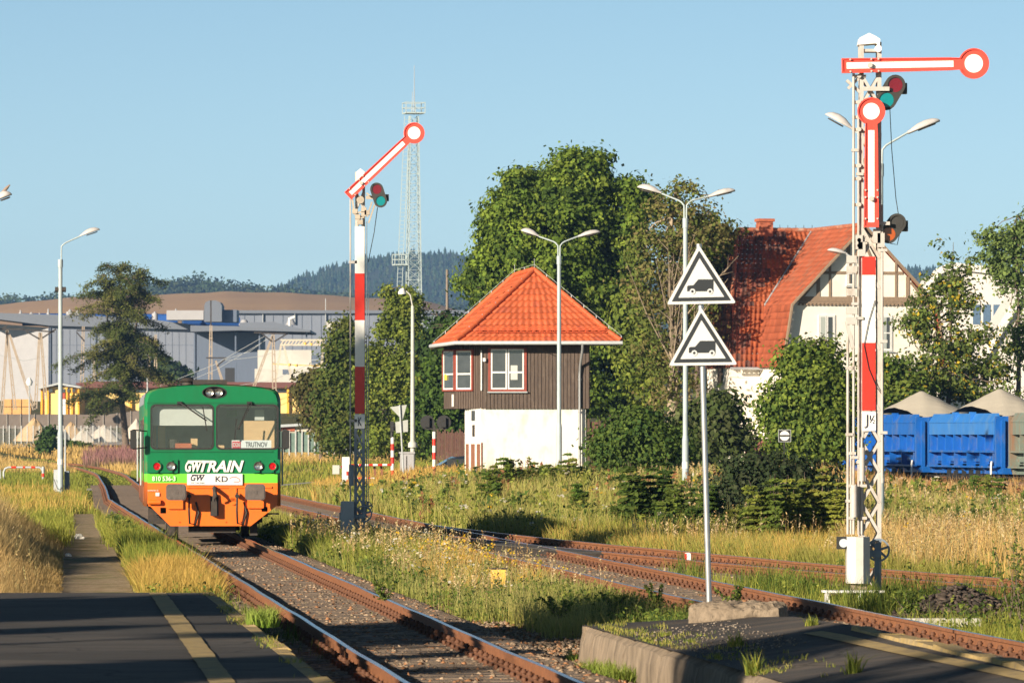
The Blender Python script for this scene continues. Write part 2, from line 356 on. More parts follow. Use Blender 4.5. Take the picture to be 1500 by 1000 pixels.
# ---------------------------------------------------------------- railway tracks
M_rust=mat('rusty_rail',(.235,.095,.04),.75,0,.25,14,(.13,.052,.026),.6,9,bump=.3,bscale=60)
M_top=mat('polished_rail_head',(.55,.56,.60),.25,1,.1,8)
M_sleeper=mat('weathered_sleeper',(.17,.13,.10),.9,0,.3,8,(.08,.06,.05),.6,3,bump=.6,bscale=30,stretch=(.3,1,1))
M_clip=mat('rusty_fastening',(.13,.055,.028),.8,0,.25,25)
def rail_mesh(pts, name, parent):
    """pts centre line of one rail (x,y); top of head at z 0"""
    prof=[(-.07,-.15),(-.07,-.138),(-.012,-.118),(-.010,-.045),(-.036,-.036),(-.036,-.006),(-.028,0),(.028,0),(.036,-.006),(.036,-.036),(.010,-.045),(.012,-.118),(.07,-.138),(.07,-.15)]
    n=len(prof); b=MB(); vs=[]
    for i,(x,y) in enumerate(pts):
        a=pts[max(i-1,0)]; c=pts[min(i+1,len(pts)-1)]; t=Vector((c[0]-a[0],c[1]-a[1])).normalized(); r=(t.y,-t.x)
        w=.004*math.sin(y*.9)+.004*math.sin(y*.37+1)
        vs += [(x+r[0]*(u+w),y+r[1]*(u+w),h+.5*w) for u,h in prof]
    m=len(pts); b.add(vs,[])
    for i in range(m-1):
        for k in range(n):
            k2=(k+1)%n; b.f.append((i*n+k,i*n+k2,(i+1)*n+k2,(i+1)*n+k)); b.m.append(1 if k in (6,) else 0); b.sm.append(False)
    b.f.append(tuple(range(n))[::-1]); b.m.append(0); b.sm.append(False)
    return b.build(name,[M_rust,M_top],parent)
sb=MB(); sb.box(-1.28,-.13,-.31,1.28,.13,-.155); SLEEPER_ME=None
FBS=[]
for s in (-.75,.75):
    fb=MB(); FBS.append(fb)
    fb.box(s-.19,-.085,-.156,s+.19,.085,-.142)
    for q in (-1,1):
        fb.box(s+q*.115-.045,-.045,-.142,s+q*.115+.045,.045,-.108); fb.tube([(s+q*.115,0,-.11),(s+q*.115,0,-.055)],.022,6); fb.tube([(s+q*.115,0,-.092),(s+q*.115,0,-.07)],.034,6)
        fb.tube([(s+q*.17,.055,-.142),(s+q*.17,.055,-.11)],.02,5); fb.tube([(s+q*.17,-.055,-.142),(s+q*.17,-.055,-.11)],.02,5)
def track(label, ctr, z0, z1, n_sep=100, zs=.6):
    root=empty('railway_track',(ctr(z0),z0,0),label,'railway track','tracks of the station throat'); ox,oy=ctr(z0),z0
    P=[(ctr(z)-ox,z-oy) for z in np.concatenate([np.arange(z0,min(z1,190),2.),np.arange(190,z1,6.)])]
    for s in (-.75,.75):
        pts=[]
        for i,(x,y) in enumerate(P):
            a=P[max(i-1,0)]; c=P[min(i+1,len(P)-1)]; t=Vector((c[0]-a[0],c[1]-a[1])).normalized(); pts.append((x+t.y*s,y-t.x*s))
        rail_mesh(pts,'rail',root)
    so_=sb.build('sleeper',M_sleeper,root); fos=[x.build('rail_fastening',M_clip,so_) for x in FBS]; rest=MB()
    z=z0+.3; k=0; rr=random.Random(5)
    while z<min(z1,260):
        sl_=(ctr(z+.5)-ctr(z-.5)); rz=-math.atan(sl_)
        loc=(ctr(z)-ox,z-oy,rr.uniform(-.004,.004))
        if k<n_sep:
            q=so_ if k==0 else so_.copy()
            if k:
                COL.objects.link(q); q.parent=root
                for fo in fos: f=fo.copy(); COL.objects.link(f); f.parent=q
            q.location=loc; q.rotation_euler=(0,0,rz)
        else:
            ca,sa=math.cos(rz),math.sin(rz)
            for B,mi in ((sb,0),(FBS[0],1),(FBS[1],1)): rest.add([(loc[0]+x*ca-y*sa,loc[1]+x*sa+y*ca,h) for x,y,h in B.v],B.f,mi)
        k+=1; z+=zs
    if rest.v: tag(rest.build('sleeper',[M_sleeper,M_clip],root),kind='stuff')
    return root
track('railway track carrying the green railcar, curving away to the left',c1,30,500)
track('rusty railway track running behind the two stacked warning triangles',c2,36,300)
track('siding track that branches off at the points and passes behind the tall double signal',c3,70,135)
def c4_(Z): return 17.35-.2*(Z-235)
track('hidden siding track under the loaded ore wagons',c4_,195,262,20)
# ballast beds
M_ballast=mat('dusty_ballast',(.33,.24,.165),.95,0,.35,22,(.17,.12,.085),.7,4,bump=1.0,bscale=45)
def bed(ctr,z0,z1,hw=1.95,step=.12,nx=40,amp=1,name='ballast_bed',lift=0):
    ys=np.concatenate([np.arange(z0,min(z1,110),step),np.arange(min(z1,110),z1,1.2)]); us=np.linspace(-1,1,nx)
    cx=np.array([ctr(y) for y in ys]); X=cx[:,None]+us[None]*hw; Y=np.repeat(ys[:,None],nx,1)
    H=-.165-.16*sstep(.72,1,np.abs(us))[None]+RNG.normal(0,.009,X.shape)*amp+nz(X,Y,2.3)*.012+nz(X,Y,7)*.008+lift
    V=np.stack([X,Y,H],2).reshape(-1,3); i,j=np.meshgrid(np.arange(len(ys)-1),np.arange(nx-1),indexing='ij'); a=(i*nx+j).ravel()
    nb=NB(); nb.add(V,np.concatenate([np.stack([a,a+1,a+nx+1],1),np.stack([a,a+nx+1,a+nx],1)]),np.full((len(V),3),.5)); return tag(nb.build(name,M_ballast),kind='structure')
bed(c1,38,137); bed(c1,136.5,180,hw=1.25,lift=-.045); bed(c2,38,300,lift=-.002); bed(c3,70,135,lift=-.006)
# loose stones
def stones(name, X, Y, Zz, r, cols, m, label, cat):
    n=len(X); rng=RNG
    base=np.array([[1,0,0],[0,1,0],[-1,0,0],[0,-1,0],[0,0,.8],[0,0,-.8]])
    fc=np.array([[0,1,4],[1,2,4],[2,3,4],[3,0,4],[1,0,5],[2,1,5],[3,2,5],[0,3,5]])
    a=rng.uniform(0,2*PI,n); s=rng.uniform(.6,1.3,(n,6,1))*np.asarray(r).reshape(-1,1,1); B=base[None]*s*np.array([1,.8,.6])+rng.normal(0,.18,(n,6,3))*np.asarray(r).reshape(-1,1,1)
    ca,sa=np.cos(a)[:,None],np.sin(a)[:,None]; V=np.stack([B[...,0]*ca-B[...,1]*sa+X[:,None],B[...,0]*sa+B[...,1]*ca+Y[:,None],B[...,2]+Zz[:,None]],2).reshape(-1,3)
    nb=NB(); nb.add(V,(np.arange(n)[:,None,None]*6+fc[None]).reshape(-1,3),np.repeat(pick(cols,n,.3),6,0)); return tag(nb.build(name,m),label,cat,kind='stuff')
M_stone=mat_attr('ballast_stone',.9,0,bump=.4)
X=[];Y=[];Z_=[]
for ctr,z0,z1,n in ((c1,42,120,11000),(c2,42,120,7000),(c3,72,130,2500)):
    y=z0+(z1-z0)*RNG.uniform(0,1,n)**1.5; u=RNG.uniform(-1,1,n)
    x=np.array([ctr(q) for q in y])+u*1.9; X.append(x);Y.append(y);Z_.append(-.16-.15*sstep(.72,1,np.abs(u)))
# bare stony shoulder between track 1 and the right platform
n=6000; y=RNG.uniform(44,82,n); x=4.205-.089*y+1.5+RNG.uniform(0,1,n)**1.3*(1.6); X.append(x);Y.append(y);Z_.append(np.full(n,-.245))
X=np.concatenate(X);Y=np.concatenate(Y);Z_=np.concatenate(Z_)
stones('loose_ballast',X,Y,Z_,RNG.uniform(.015,.05,len(X)),[(.29,.21,.145),(.19,.14,.10),(.35,.26,.18),(.32,.16,.08)],M_stone,'loose brown ballast stones strewn over the track beds','ballast')

# ---------------------------------------------------------------- platforms
def asphalt(name):
    m=mat(name,(.052,.045,.041),.85,0,.18,3,(.12,.10,.08),.5,.8,bump=.9,bscale=70,stretch=(.25,1,1)); nt=m.node_tree; L=nt.links.new; b=nt.nodes['Principled BSDF']
    tc=nt.nodes.new('ShaderNodeTexCoord'); nn=N(nt,'ShaderNodeTexNoise',Scale=1.5,Detail=4.); L(tc.outputs['Object'],nn.inputs['Vector']); ad=nt.nodes.new('ShaderNodeVectorMath'); ad.operation='MULTIPLY_ADD'; ad.inputs[1].default_value=(.5,.5,.5); L(nn.outputs[1],ad.inputs[0]); L(tc.outputs['Object'],ad.inputs[2])
    vo=N(nt,'ShaderNodeTexVoronoi',feature='DISTANCE_TO_EDGE',Scale=.55); L(ad.outputs[0],vo.inputs['Vector']); mr=nt.nodes.new('ShaderNodeMapRange'); mr.inputs[1].default_value=.0; mr.inputs[2].default_value=.02; mr.inputs[3].default_value=.35; mr.inputs[4].default_value=1; L(vo.outputs['Distance'],mr.inputs[0])
    vp=N(nt,'ShaderNodeTexVoronoi',Scale=.33); L(ad.outputs[0],vp.inputs['Vector']); m2=nt.nodes.new('ShaderNodeMapRange'); m2.inputs[3].default_value=.75; m2.inputs[4].default_value=1.35; sx=nt.nodes.new('ShaderNodeSeparateXYZ'); L(vp.outputs['Color'],sx.inputs[0]); L(sx.outputs[0],m2.inputs[0]); mu=nt.nodes.new('ShaderNodeMath'); mu.operation='MULTIPLY'; L(mr.outputs[0],mu.inputs[0]); L(m2.outputs[0],mu.inputs[1])
    src=b.inputs['Base Color'].links[0].from_socket; sc=nt.nodes.new('ShaderNodeVectorMath'); sc.operation='SCALE'; L(src,sc.inputs[0]); L(mu.outputs[0],sc.inputs['Scale']); L(sc.outputs[0],b.inputs['Base Color']); return m
M_asph=asphalt('old_platform_asphalt')
M_conc=mat('weathered_concrete',(.27,.21,.15),.9,0,.3,7,(.13,.10,.07),.9,3.2,bump=1,bscale=25,stretch=(1,1,.35))
M_kerb=mat('worn_yellow_kerb',(.42,.30,.12),.85,0,.2,9,(.24,.20,.15),.8,5,bump=.6,bscale=30)
M_line=mat('worn_yellow_line',(.40,.29,.12),.85,0,.15,6,(.16,.13,.10),.8,7,bump=.4,bscale=60)
def el(Z): return 2.505-.089*Z
def gridtop(b, rows, mi=0, nx=28):
    """rows of (xl,zl,xr,zr,y[,yr]) -> bumpy top surface"""
    vs=[]
    for r in rows:
        yl=r[4]; yr=r[5] if len(r)>5 else r[4]
        for k in range(nx):
            t=k/(nx-1); x=r[0]+(r[2]-r[0])*t; y=yl+(yr-yl)*t; e=min(k,nx-1-k)
            vs.append((x,y,r[1]+(r[3]-r[1])*t+(float(nz(x,y,.9,2))*.008+float(nz(x,y,3.1,4))*.003)*(1 if e else 0)))
    f=[(a*nx+k,a*nx+k+1,(a+1)*nx+k+1,(a+1)*nx+k) for a in range(len(rows)-1) for k in range(nx-1)]
    b.add(vs,f,mi,True)
pl=MB(); ZE=67.9
zz=list(np.arange(8,ZE,1.0))+[ZE]
gridtop(pl,[(-9.5,.25,el(z)-.16,.25,z) for z in zz])
pl.add([(-9.5,ZE,.25),(el(ZE)-.16,ZE,.25),(el(ZE)-.16,ZE,-.4),(-9.5,ZE,-.4)],[(0,1,2,3)])
tag(pl.build('platform',[M_asph]),kind='structure')
# kerb stones: each about a metre, one course along the edge, some crumbled
kb=MB(); z=10.0; rr=random.Random(3)
while z<ZE:
    z2=min(z+1.0,ZE); j=rr.uniform(-.025,.01); j2=rr.uniform(-.015,.01); v=[]
    for (yy) in (z+.012,z2-.012):
        for (dx,h) in ((-.16,-.4),(-.16,.252),(-.03+j,.258+j2),(0+j,.235+j2),(0,-.4)): v.append((el(yy)+dx,yy,h))
    kb.add(v,[(0,1,2,3,4),(9,8,7,6,5),(0,5,6,1),(1,6,7,2),(2,7,8,3),(3,8,9,4)]); z=z2
tag(kb.build('platform_kerb',M_kerb),kind='structure')
def stripe(name, pts, hfun, w, rag=.006):
    b=MB(); v=[]; r=random.Random(9)
    for (x,y) in pts: 
        a=r.uniform(-rag,rag); c=r.uniform(-rag,rag); v+=[(x-w/2+a,y,hfun(x-w/2,y)+.012),(x+w/2+c,y,hfun(x+w/2,y)+.012)]
    b.add(v,[(2*i,2*i+1,2*i+3,2*i+2) for i in range(len(pts)-1)]); return tag(b.build(name,M_line),kind='structure')
stripe('platform_line',[(-4.24+.0825*(67.9-y),y) for y in np.arange(20,67.9,.35)],lambda x,y:.25,.20)
# right platform, its surface falls towards the left edge
def rl(Z): return .75-.105*(Z-59.9)
def rr_(Z): return 3.42-.09*(Z-51)
endp=[(59.9,.75),(58.7,1.83),(56.3,2.77),(52.5,3.28)]
def rz(x,y): t=max(0,min(1,(x-rl(y))/(rr_(y)-rl(y)))); return .13+.23*t
pr=MB(); rows=[]
for y in list(np.arange(12,52.5,.8))+[52.5]: rows.append((rl(y),.13,rr_(y),.36,y))
for t in (.25,.5,.75,1):
    yl=52.5+(59.9-52.5)*t; xr=float(np.interp(yl,[52.5,56.3,58.7,59.9],[3.28,2.77,1.83,.78])); rows.append((rl(yl),.13,xr,rz(xr,yl),yl))
gridtop(pr,rows,0)
M_asph2=asphalt('earthy_old_asphalt'); M_asph2.node_tree.nodes['Mix'].inputs[7].default_value=(.24,.175,.115,1)
tag(pr.build('platform',[M_asph2]),kind='structure')
# crumbling concrete wall blocks of the right platform's left side
wb=MB(); z=14.0; rr=random.Random(8); 
while z<59.8:
    z2=min(z+rr.choice([1.9,2.3,2.6]),59.9); top=.135; NV=9
    for lay in (0,):
        v=[]
        for (yy) in np.linspace(z+.02,z2-.02,7):
            e=.03 if yy in (z+.02,z2-.02) else 0
            for (dx,h) in ((.30,-.5),(.30,top-.01),(.06,top+.003-rr.uniform(0,.02)-e),(-.01-rr.uniform(0,.02),top-.06-e),(-.03-rr.uniform(0,.03),-.05),(-.05-rr.uniform(0,.03),-.25),(-.05,-.5)): v.append((rl(yy)+dx,yy,h))
        n=7; f=[(a*n+k,a*n+k+1,(a+1)*n+k+1,(a+1)*n+k) for a in range(6) for k in range(n-1)]
        f+=[tuple(range(n))[::-1],tuple(range(6*n,7*n))]; wb.add(v,f)
    z=z2
wb.box(.74,59.6,-.5,1.2,60.05,.125)
tag(wb.build('platform_wall',M_conc),kind='structure')
kb=MB(); z=14.0; rr=random.Random(4)
while z<52.2:
    z2=min(z+rr.uniform(.7,1.2),52.3); v=[]
    for yy in (z+.02,(z+z2)/2,z2-.02):
        j=rr.uniform(-.05,.03); h0=.365+rr.uniform(-.02,.015)
        for dx,h in ((-.2,.30),(-.18,h0+.004),(.02+j,h0),(.05+j,h0-.06),(.03,-.45)): v.append((rr_(yy)+dx,yy,h))
    kb.add(v,[(a*5+k,a*5+k+1,a*5+k+6,a*5+k+5) for a in (0,1) for k in range(4)]+[(0,1,2,3,4),(14,13,12,11,10)]); z=z2
kb.add([(.7,59.95,-.5),(.75,59.9,.125),(1.83,58.75,.22),(2.8,56.35,.31),(3.33,52.5,.36),(3.33,52.5,-.5)],[(0,1,2,3,4,5)])
tag(kb.build('platform_kerb',M_kerb),kind='structure')
def gp(x,y,iters=12):
    """a photo point on the tilted platform -> x,y"""
    z=.25
    for _ in range(iters):
        Y=(EYE-z)*F/(y-HZ); X=(x-750)/F*Y; z=rz(X,Y)
    return X,Y
lp=[gp(x,y) for x,y in [(1190,927),(1219,932),(1300,950),(1370,965),(1440,979),(1520,996)]]
lp+=[(lp[-1][0]+.093*k,lp[-1][1]-k) for k in (2,6,12,20)]
stripe('platform_line',lp,rz,.17,.008)
# gravel spill on the platform top
n=500; yy=RNG.uniform(51,57,n); xx=np.array([RNG.uniform(rl(q)+.1,rr_(q)-.7) for q in yy])
stones('loose_gravel',xx,yy,np.array([rz(a,b)+.008 for a,b in zip(xx,yy)]),RNG.uniform(.006,.02,n),[(.3,.25,.2),(.2,.16,.13)],M_stone,'scattered gravel on the end of the right platform','gravel')
# ---------------------------------------------------------------- railcar
def paint(name,col,rough=.35,var=.06,dirt=None,amt=.3,ds=3,spec=.5): return mat(name,col,rough,0,var,5,dirt,min(1,amt*1.5),ds,spec=spec,bump=.06,bscale=12,stretch=(1,1,.35))
M_black=mat('black_rubber',(.02,.02,.02),.6,var=.2); M_dark=mat('grimy_dark_steel',(.035,.03,.027),.75,0,.3,8,(.09,.06,.04),.5,5)
M_buf=mat('buffer_steel',(.11,.09,.08),.55,0,.2,12,(.18,.13,.10),.5,8,bump=.3)
M_white=paint('white_paint',(.78,.77,.74),.45,.05,(.5,.46,.40),.25,4); M_glass=glass('window_glass',(.88,.91,.92),.05)
M_chrome=mat('lamp_reflector',(.75,.73,.68),.2,.9,.05); M_redl=mat('red_lens',(.45,.01,.015),.15,0,.05)
M_grey=mat('galvanised_grey',(.42,.45,.47),.5,.0,.08,7,(.30,.31,.31),.4,6)
M_green=paint('railcar_green',(.005,.165,.058),.3,.06,(.012,.13,.045),.35,2); M_lime=paint('railcar_lime',(.16,.62,.05),.35); M_orange=paint('railcar_orange',(.85,.17,.015),.4,.06,(.5,.11,.03),.35,2.5)
def livery():
    m,nt,b=newmat('side_livery'); L=nt.links.new; tc=nt.nodes.new('ShaderNodeTexCoord'); s=nt.nodes.new('ShaderNodeSeparateXYZ'); L(tc.outputs['Object'],s.inputs[0])
    r=nt.nodes.new('ShaderNodeValToRGB'); r.color_ramp.interpolation='CONSTANT'; e=r.color_ramp.elements
    e[0].position=0; e[0].color=(.42,.10,.025,1); e[1].position=.352; e[1].color=(.16,.62,.05,1)
    x=e.new(.4055); x.color=(.006,.20,.062,1); 
    mp=nt.nodes.new('ShaderNodeMath'); mp.operation='DIVIDE'; mp.inputs[1].default_value=3.3; L(s.outputs[2],mp.inputs[0]); L(mp.outputs[0],r.inputs[0])
    n=N(nt,'ShaderNodeTexNoise',Scale=4.,Detail=8.); L(tc.outputs['Object'],n.inputs['Vector'])
    mm=N(nt,'ShaderNodeMix',data_type='RGBA'); mm.inputs[7].default_value=(.2,.12,.07,1); k=nt.nodes.new('ShaderNodeMapRange'); k.inputs[1].default_value=.45;k.inputs[2].default_value=.8; L(n.outputs[0],k.inputs[0]); L(k.outputs[0],mm.inputs[0]); L(r.outputs[0],mm.inputs[6]); L(mm.outputs[2],b.inputs['Base Color']); b.inputs['Roughness'].default_value=.4
    return m
M_liv=livery()
ZT=116.5; sT=F/ZT; rc=empty('railcar',(c1(ZT)+.03,ZT,0),'green and orange diesel railcar with two big windscreens standing on the curving track','railcar',rz=math.atan(.073))
x0T=750+F*(c1(ZT)+.03)/ZT
def t(x,y): return ((x-x0T)/sT, EYE-(y-HZ)/sT)
def tr(xa,ya,xb,yb): a=t(xa,yb); c=t(xb,ya); return a[0],a[1],c[0],c[1]
HWd=1.40; LEN=13.6
ZO,ZL,ZR=t(0,707)[1],t(0,693.3)[1],t(0,589.8)[1]     # orange / lime / roof-lip heights
ZB=t(0,741)[1]; ZBB=t(0,770)[1]; ZEV=t(0,597)[1]; ZTOP=t(0,563)[1]
def arch(hw,n=14,lift=0): # roof line points right->left
    out=[]
    for u in (-1,-.993,-.97,-.93,-.85,-.72,-.55,-.35,-.15,0,.15,.35,.55,.72,.85,.93,.97,.993,1):
        d=float(np.interp(abs(u),[0,.3,.62,.85,.93,.97,.993,1],[0,.8,3,6.5,9.5,14,21,30]))
        out.append((-u*hw,ZTOP-d/sT+lift))
    return out
# body shell: side walls, roof and rear, open at the front behind the face plates
def ring(hw,y,zb=ZB,lift=0):
    pts=[(hw,zb),(hw,ZL),(hw,1.7),(hw,2.35),(hw,ZEV-.04)]+arch(hw,lift=lift)+[(-hw,ZEV-.04),(-hw,2.35),(-hw,1.7),(-hw,ZL),(-hw,zb)]
    return [(x,y,z) for x,z in pts]
b=MB(); b.loft([ring(HWd-.07,.0,lift=-.02),ring(HWd-.015,.05),ring(HWd,.14),ring(HWd,LEN-.1),ring(HWd-.07,LEN)],0,True,False); nR=len(ring(1,0))
b.add(ring(HWd-.07,LEN),[tuple(range(nR))])
b.box(-HWd+.05,.2,ZB,HWd-.05,LEN-.2,ZB+.1,0)
b.build('body',M_liv,rc)
b=MB(); lp=[[(x,y,z+.012) for x,y,z in [(p[0]*1.0,yy,p[1]) for p in arch(HWd+.004)]] for yy in (.16,LEN-.05)]
n=len(lp[0]); b.add(lp[0]+lp[1],[(k,k+1,n+k+1,n+k) for k in range(n-1)],0,True); rf=b.build('roof',mat('grey_roof',(.28,.29,.30),.5,0,.15,5),rc)
b=MB(); 
for yy in (2.2,6.5,10.5): b.box(-.35,yy,ZTOP-.02,.35,yy+.7,ZTOP+.12)
b.tube([(-.45,3.6,ZTOP-.05),(-.45,3.6,ZTOP+.12)],.12,12); b.tube([(-.45,3.6,ZTOP+.1),(-.45,3.6,ZTOP+.17)],[.19,.1],12)
b.build('roof_vent',M_dark,rf)
# front face
hwf=HWd-.07
wl=rrect(*tr(221.3,592.7,312.5,657.5),.1); wr=rrect(*tr(316.8,592.7,407.2,657.5),.1)
top=[(x,z-.0) for x,z in arch(hwf,16,-.02)]
outer=[(hwf,ZL),(hwf,ZEV-.06)]+top[1:-1]+[(-hwf,ZEV-.06),(-hwf,ZL)]
hl=t(314,574.7); ell=[(hl[0]+.235*math.cos(a*PI/14),hl[1]+.112*math.sin(a*PI/14)) for a in range(28)]
b=MB(); v,f=holed(outer,[wl,wr,ell],-.03,.05); b.add(v,f); fr=b.build('front_panel',M_green,rc)
b=MB(); 
for side in (0,1):
    w=(wl,wr)[side]; cx=sum(p[0] for p in w)/len(w); cz=sum(p[1] for p in w)/len(w)
    b=MB(); v,f=holed([(cx+(p[0]-cx)*1.02,cz+(p[1]-cz)*1.03) for p in w],[[(cx+(p[0]-cx)*.965,cz+(p[1]-cz)*.95) for p in w]],-.04,.03); b.add(v,f); ws=b.build('windscreen',M_black,rc)
    b=MB(); b.prism([(cx+(p[0]-cx)*.97,cz+(p[1]-cz)*.96) for p in w],-.02,-.012); b.build('glass_pane',M_glass,ws)
b=MB(); b.box(-hwf-.01,-.045,ZR-.012,hwf+.01,-.03,ZR+.012); b.box(-hwf+.05,-.05,t(0,661)[1]-.012,hwf-.1,-.03,t(0,661)[1]+.01); b.build('trim_rail',mat('dark_green_trim',(.006,.13,.05),.4),fr)
b=MB(); v,f=holed([(hwf,ZO),(hwf,ZL),(-hwf,ZL),(-hwf,ZO)],[],-.03,.05); b.add(v,f); b.build('lime_band',M_lime,rc)
# orange skirt with its cut corners and openings
sk=[t(412,707),t(412,739.5),t(367,770),t(249.5,770),t(213.5,737),t(213.5,707)]; sk=[(max(-hwf,min(hwf,x)),z) for x,z in sk]
hole=[rrect(*tr(235,743,243.5,751.5),.01),rrect(*tr(383,742,392,749),.01)]
b=MB(); v,f=holed(sk,hole,-.03,.05); b.add(v,f); b.box(-hwf+.02,.02,ZB,hwf-.02,.6,ZO-.02); skirt=b.build('skirt_panel',M_orange,rc)
b=MB()
b.box(*[t(246,0)[0],-.09,t(0,745)[1]],t(268,0)[0],-.03,t(0,732)[1]); b.box(t(362,0)[0],-.09,t(0,744)[1],t(386,0)[0],-.03,t(0,731)[1]); b.box(t(274,0)[0],-.06,t(0,714.5)[1],t(398,0)[0],-.03,t(0,712)[1])
p=t(341,734); b.disc((p[0],-.06,p[1]),.075,.04); b.box(p[0]-.075,-.06,p[1],p[0]+.075,-.03,p[1]+.28)
p=t(218,735); b.tube([(p[0],-.08,p[1]),(p[0]+.24,-.08,p[1])],.055,10)
for xx in (262,286,330,352): q=t(xx,764); b.disc((q[0],-.06,q[1]),.012,.02,8)
b.build('bracket',M_orange,skirt)
b=MB(); v,f=holed(rrect(*tr(308,726,320,755),.01),[],-.055,.03); b.add(v,f)
q=t(314,718); b.tube([(q[0],-.08,q[1]+.05),(q[0],-.30,q[1]-.02),(q[0]+.03,-.34,q[1]-.10),(q[0],-.26,q[1]-.17)],[.045,.04,.035,.02],10)
b.tube([(q[0],-.12,q[1]-.05),(q[0]-.02,-.16,q[1]-.2),(q[0],-.15,q[1]-.45)],.03,8); b.box(q[0]-.07,-.2,q[1]-.52,q[0]+.05,-.08,q[1]-.22); b.build('coupling_hook',M_dark,rc)
for xx,sgn in ((277,1),(347,1)):
    b=MB(); q=t(xx,726); b.tube([(q[0],-.1,q[1]+.06),(q[0],-.22,q[1]),(q[0]-.005,-.2,q[1]-.3),(q[0]+.01,-.14,q[1]-.56),(q[0]+.12,-.1,q[1]-.58),(q[0]+.2,-.06,q[1]-.35),(q[0]+.14,-.05,q[1]-.12)],.02,8); b.tube([(q[0],-.1,q[1]+.0),(q[0],-.24,q[1])],.045,8)
    b.build('brake_hose',M_black,rc)
for xx in (257.5,372.5):
    q=t(xx,720); b=MB(); loops=[]
    pl_=rrect(-.205,-.165,.205,.165,.07,6)
    b.prism([(q[0]+x,q[1]+z) for x,z in pl_],-.62,-.57); b.prism([(q[0]+x*.9,q[1]+z*.9) for x,z in pl_],-.63,-.618)
    b.tube([(q[0],-.57,q[1]),(q[0],-.3,q[1])],.075,14); b.tube([(q[0],-.36,q[1]),(q[0],-.02,q[1])],.11,14); b.disc((q[0],-.635,q[1]),.05,.02,16)
    b.build('buffer',M_buf,rc)
def lamp(parent,x,y,r,m,name='headlight',yy=-.09):
    q=t(x,y); b=MB(); b.add(*holed([(q[0]+r*1.25*math.cos(a*PI/12),q[1]+r*1.25*math.sin(a*PI/12)) for a in range(24)],[[(q[0]+r*math.cos(a*PI/12),q[1]+r*math.sin(a*PI/12)) for a in range(24)]],yy-.03,.07)); h=b.build(name,M_dark if m!=M_redl else M_green,parent)
    b=MB(); n=20; vs=[(q[0],yy+.01,q[1])]+[(q[0]+r*math.cos(2*PI*k/n),yy-.02,q[1]+r*math.sin(2*PI*k/n)) for k in range(n)]; b.add(vs,[(0,k+1,(k+1)%n+1) for k in range(n)],0,True); b.disc((q[0],yy-.02,q[1]),r*.25,.02,12); b.build('lens',m,h)
for a,c_,r1,w1 in ((216,261,229.7,250.3),(369,410,398.7,378)):
    b=MB(); v,f=holed(rrect(*tr(a,672.5,c_-.5,692.5),.02),[],-.075,.04); b.add(v,f); 
    for xx in (r1,w1): q=t(xx,682.5); b.box(q[0]-.03,-.12,q[1]-.13,q[0]+.03,-.06,q[1]-.09); b.box(q[0]-.01,-.11,q[1]+.09,q[0]+.03,-.06,q[1]+.12)
    b.build('lamp_panel',M_green,rc); lamp(rc,r1,682.5,.075,M_redl,'tail_lamp'); lamp(rc,w1,682.5,.075,M_chrome)
b=MB(); b.box(hl[0]-.26,.04,hl[1]-.14,hl[0]+.26,.1,hl[1]+.12); b.build('lamp_recess',M_black,rc)
lamp(rc,307.3,574.7,.07,M_chrome,'headlight',-.0); lamp(rc,320.5,574.7,.07,M_chrome,'headlight',-.0)
b=MB(); v,f=holed([(hl[0]+(p[0]-hl[0])*1.08,hl[1]+(p[1]-hl[1])*1.15) for p in ell],[ell],-.04,.03); b.add(v,f); b.build('lamp_surround',M_black,rc)
for x0,y0,x1,y1,x2,y2,x3,y3 in ((263,590,302,616,297,596,303,631),(365,590,348,629,346.5,613,344,643)):
    b=MB(); A=t(x0,y0);B_=t(x1,y1);C_=t(x2,y2);D=t(x3,y3)
    b.tube([(A[0],-.06,A[1]),(A[0]+.01,-.13,A[1]),(B_[0],-.12,B_[1])],.011,6); b.tube([(A[0]+.05,-.12,A[1]-.01),(B_[0]+.02,-.12,B_[1])],.008,6); b.bar((C_[0],-.1,C_[1]),(D[0],-.1,D[1]),.022,.02); b.box(A[0]-.05,-.1,A[1]-.02,A[0]+.05,-.03,A[1]+.03); b.build('wiper',M_black,rc)
for xa,xb,sx in ((191,200,-1),(413,423,1)):
    b=MB(); A=tr(xa,630,xb,656.5); v,f=holed(rrect(*A,.03),[],-.32,.07); b.add(v,f); mid=(A[0]+A[2])/2
    for h in (A[1]+.02,A[3]-.02): b.tube([(sx*(HWd-.06),-.02,h),(mid,-.28,h+(.03 if h>1.9 else -.03)),(A[0] if sx<0 else A[2],-.3,h)],.013,6)
    mr_=b.build('wing_mirror',M_black,rc)
# interior that the screens look into
M_wood=mat('light_wood_panel',(.75,.47,.24),.5,0,.08,3,stretch=(1,1,6)); M_int=mat('cab_grey',(.42,.44,.50),.7,var=.1); M_blind=mat('blind',(.66,.64,.58),.8,var=.04)
b=MB(); b.box(-1.33,1.9,1.0,1.33,1.95,3.0); b.build('cab_rear_wall',M_int,rc)
b=MB(); A=tr(358,616,403,658); b.box(A[0],.5,A[1]-.1,A[2],.53,A[3]); A=tr(232,624,243,660); b.box(A[0],.5,A[1],A[2],.53,A[3]); A=tr(280,642,290,660); b.box(A[0],.5,A[1],A[2],.53,A[3]); A=tr(316,652,330,660); b.box(A[0],.9,A[1],A[2],.93,A[3]); b.build('wood_partition',M_wood,rc)
b=MB(); A=tr(222,593,312,623); b.box(A[0],.12,A[1],A[2],.14,A[3]+.02); A=tr(318,593,406,597); b.box(A[0],.12,A[1],A[2],.14,A[3]); A=tr(374,600,388,615); b.box(A[0],.5,A[1],A[2],.51,A[3]); b.build('sun_blind',M_blind,rc)
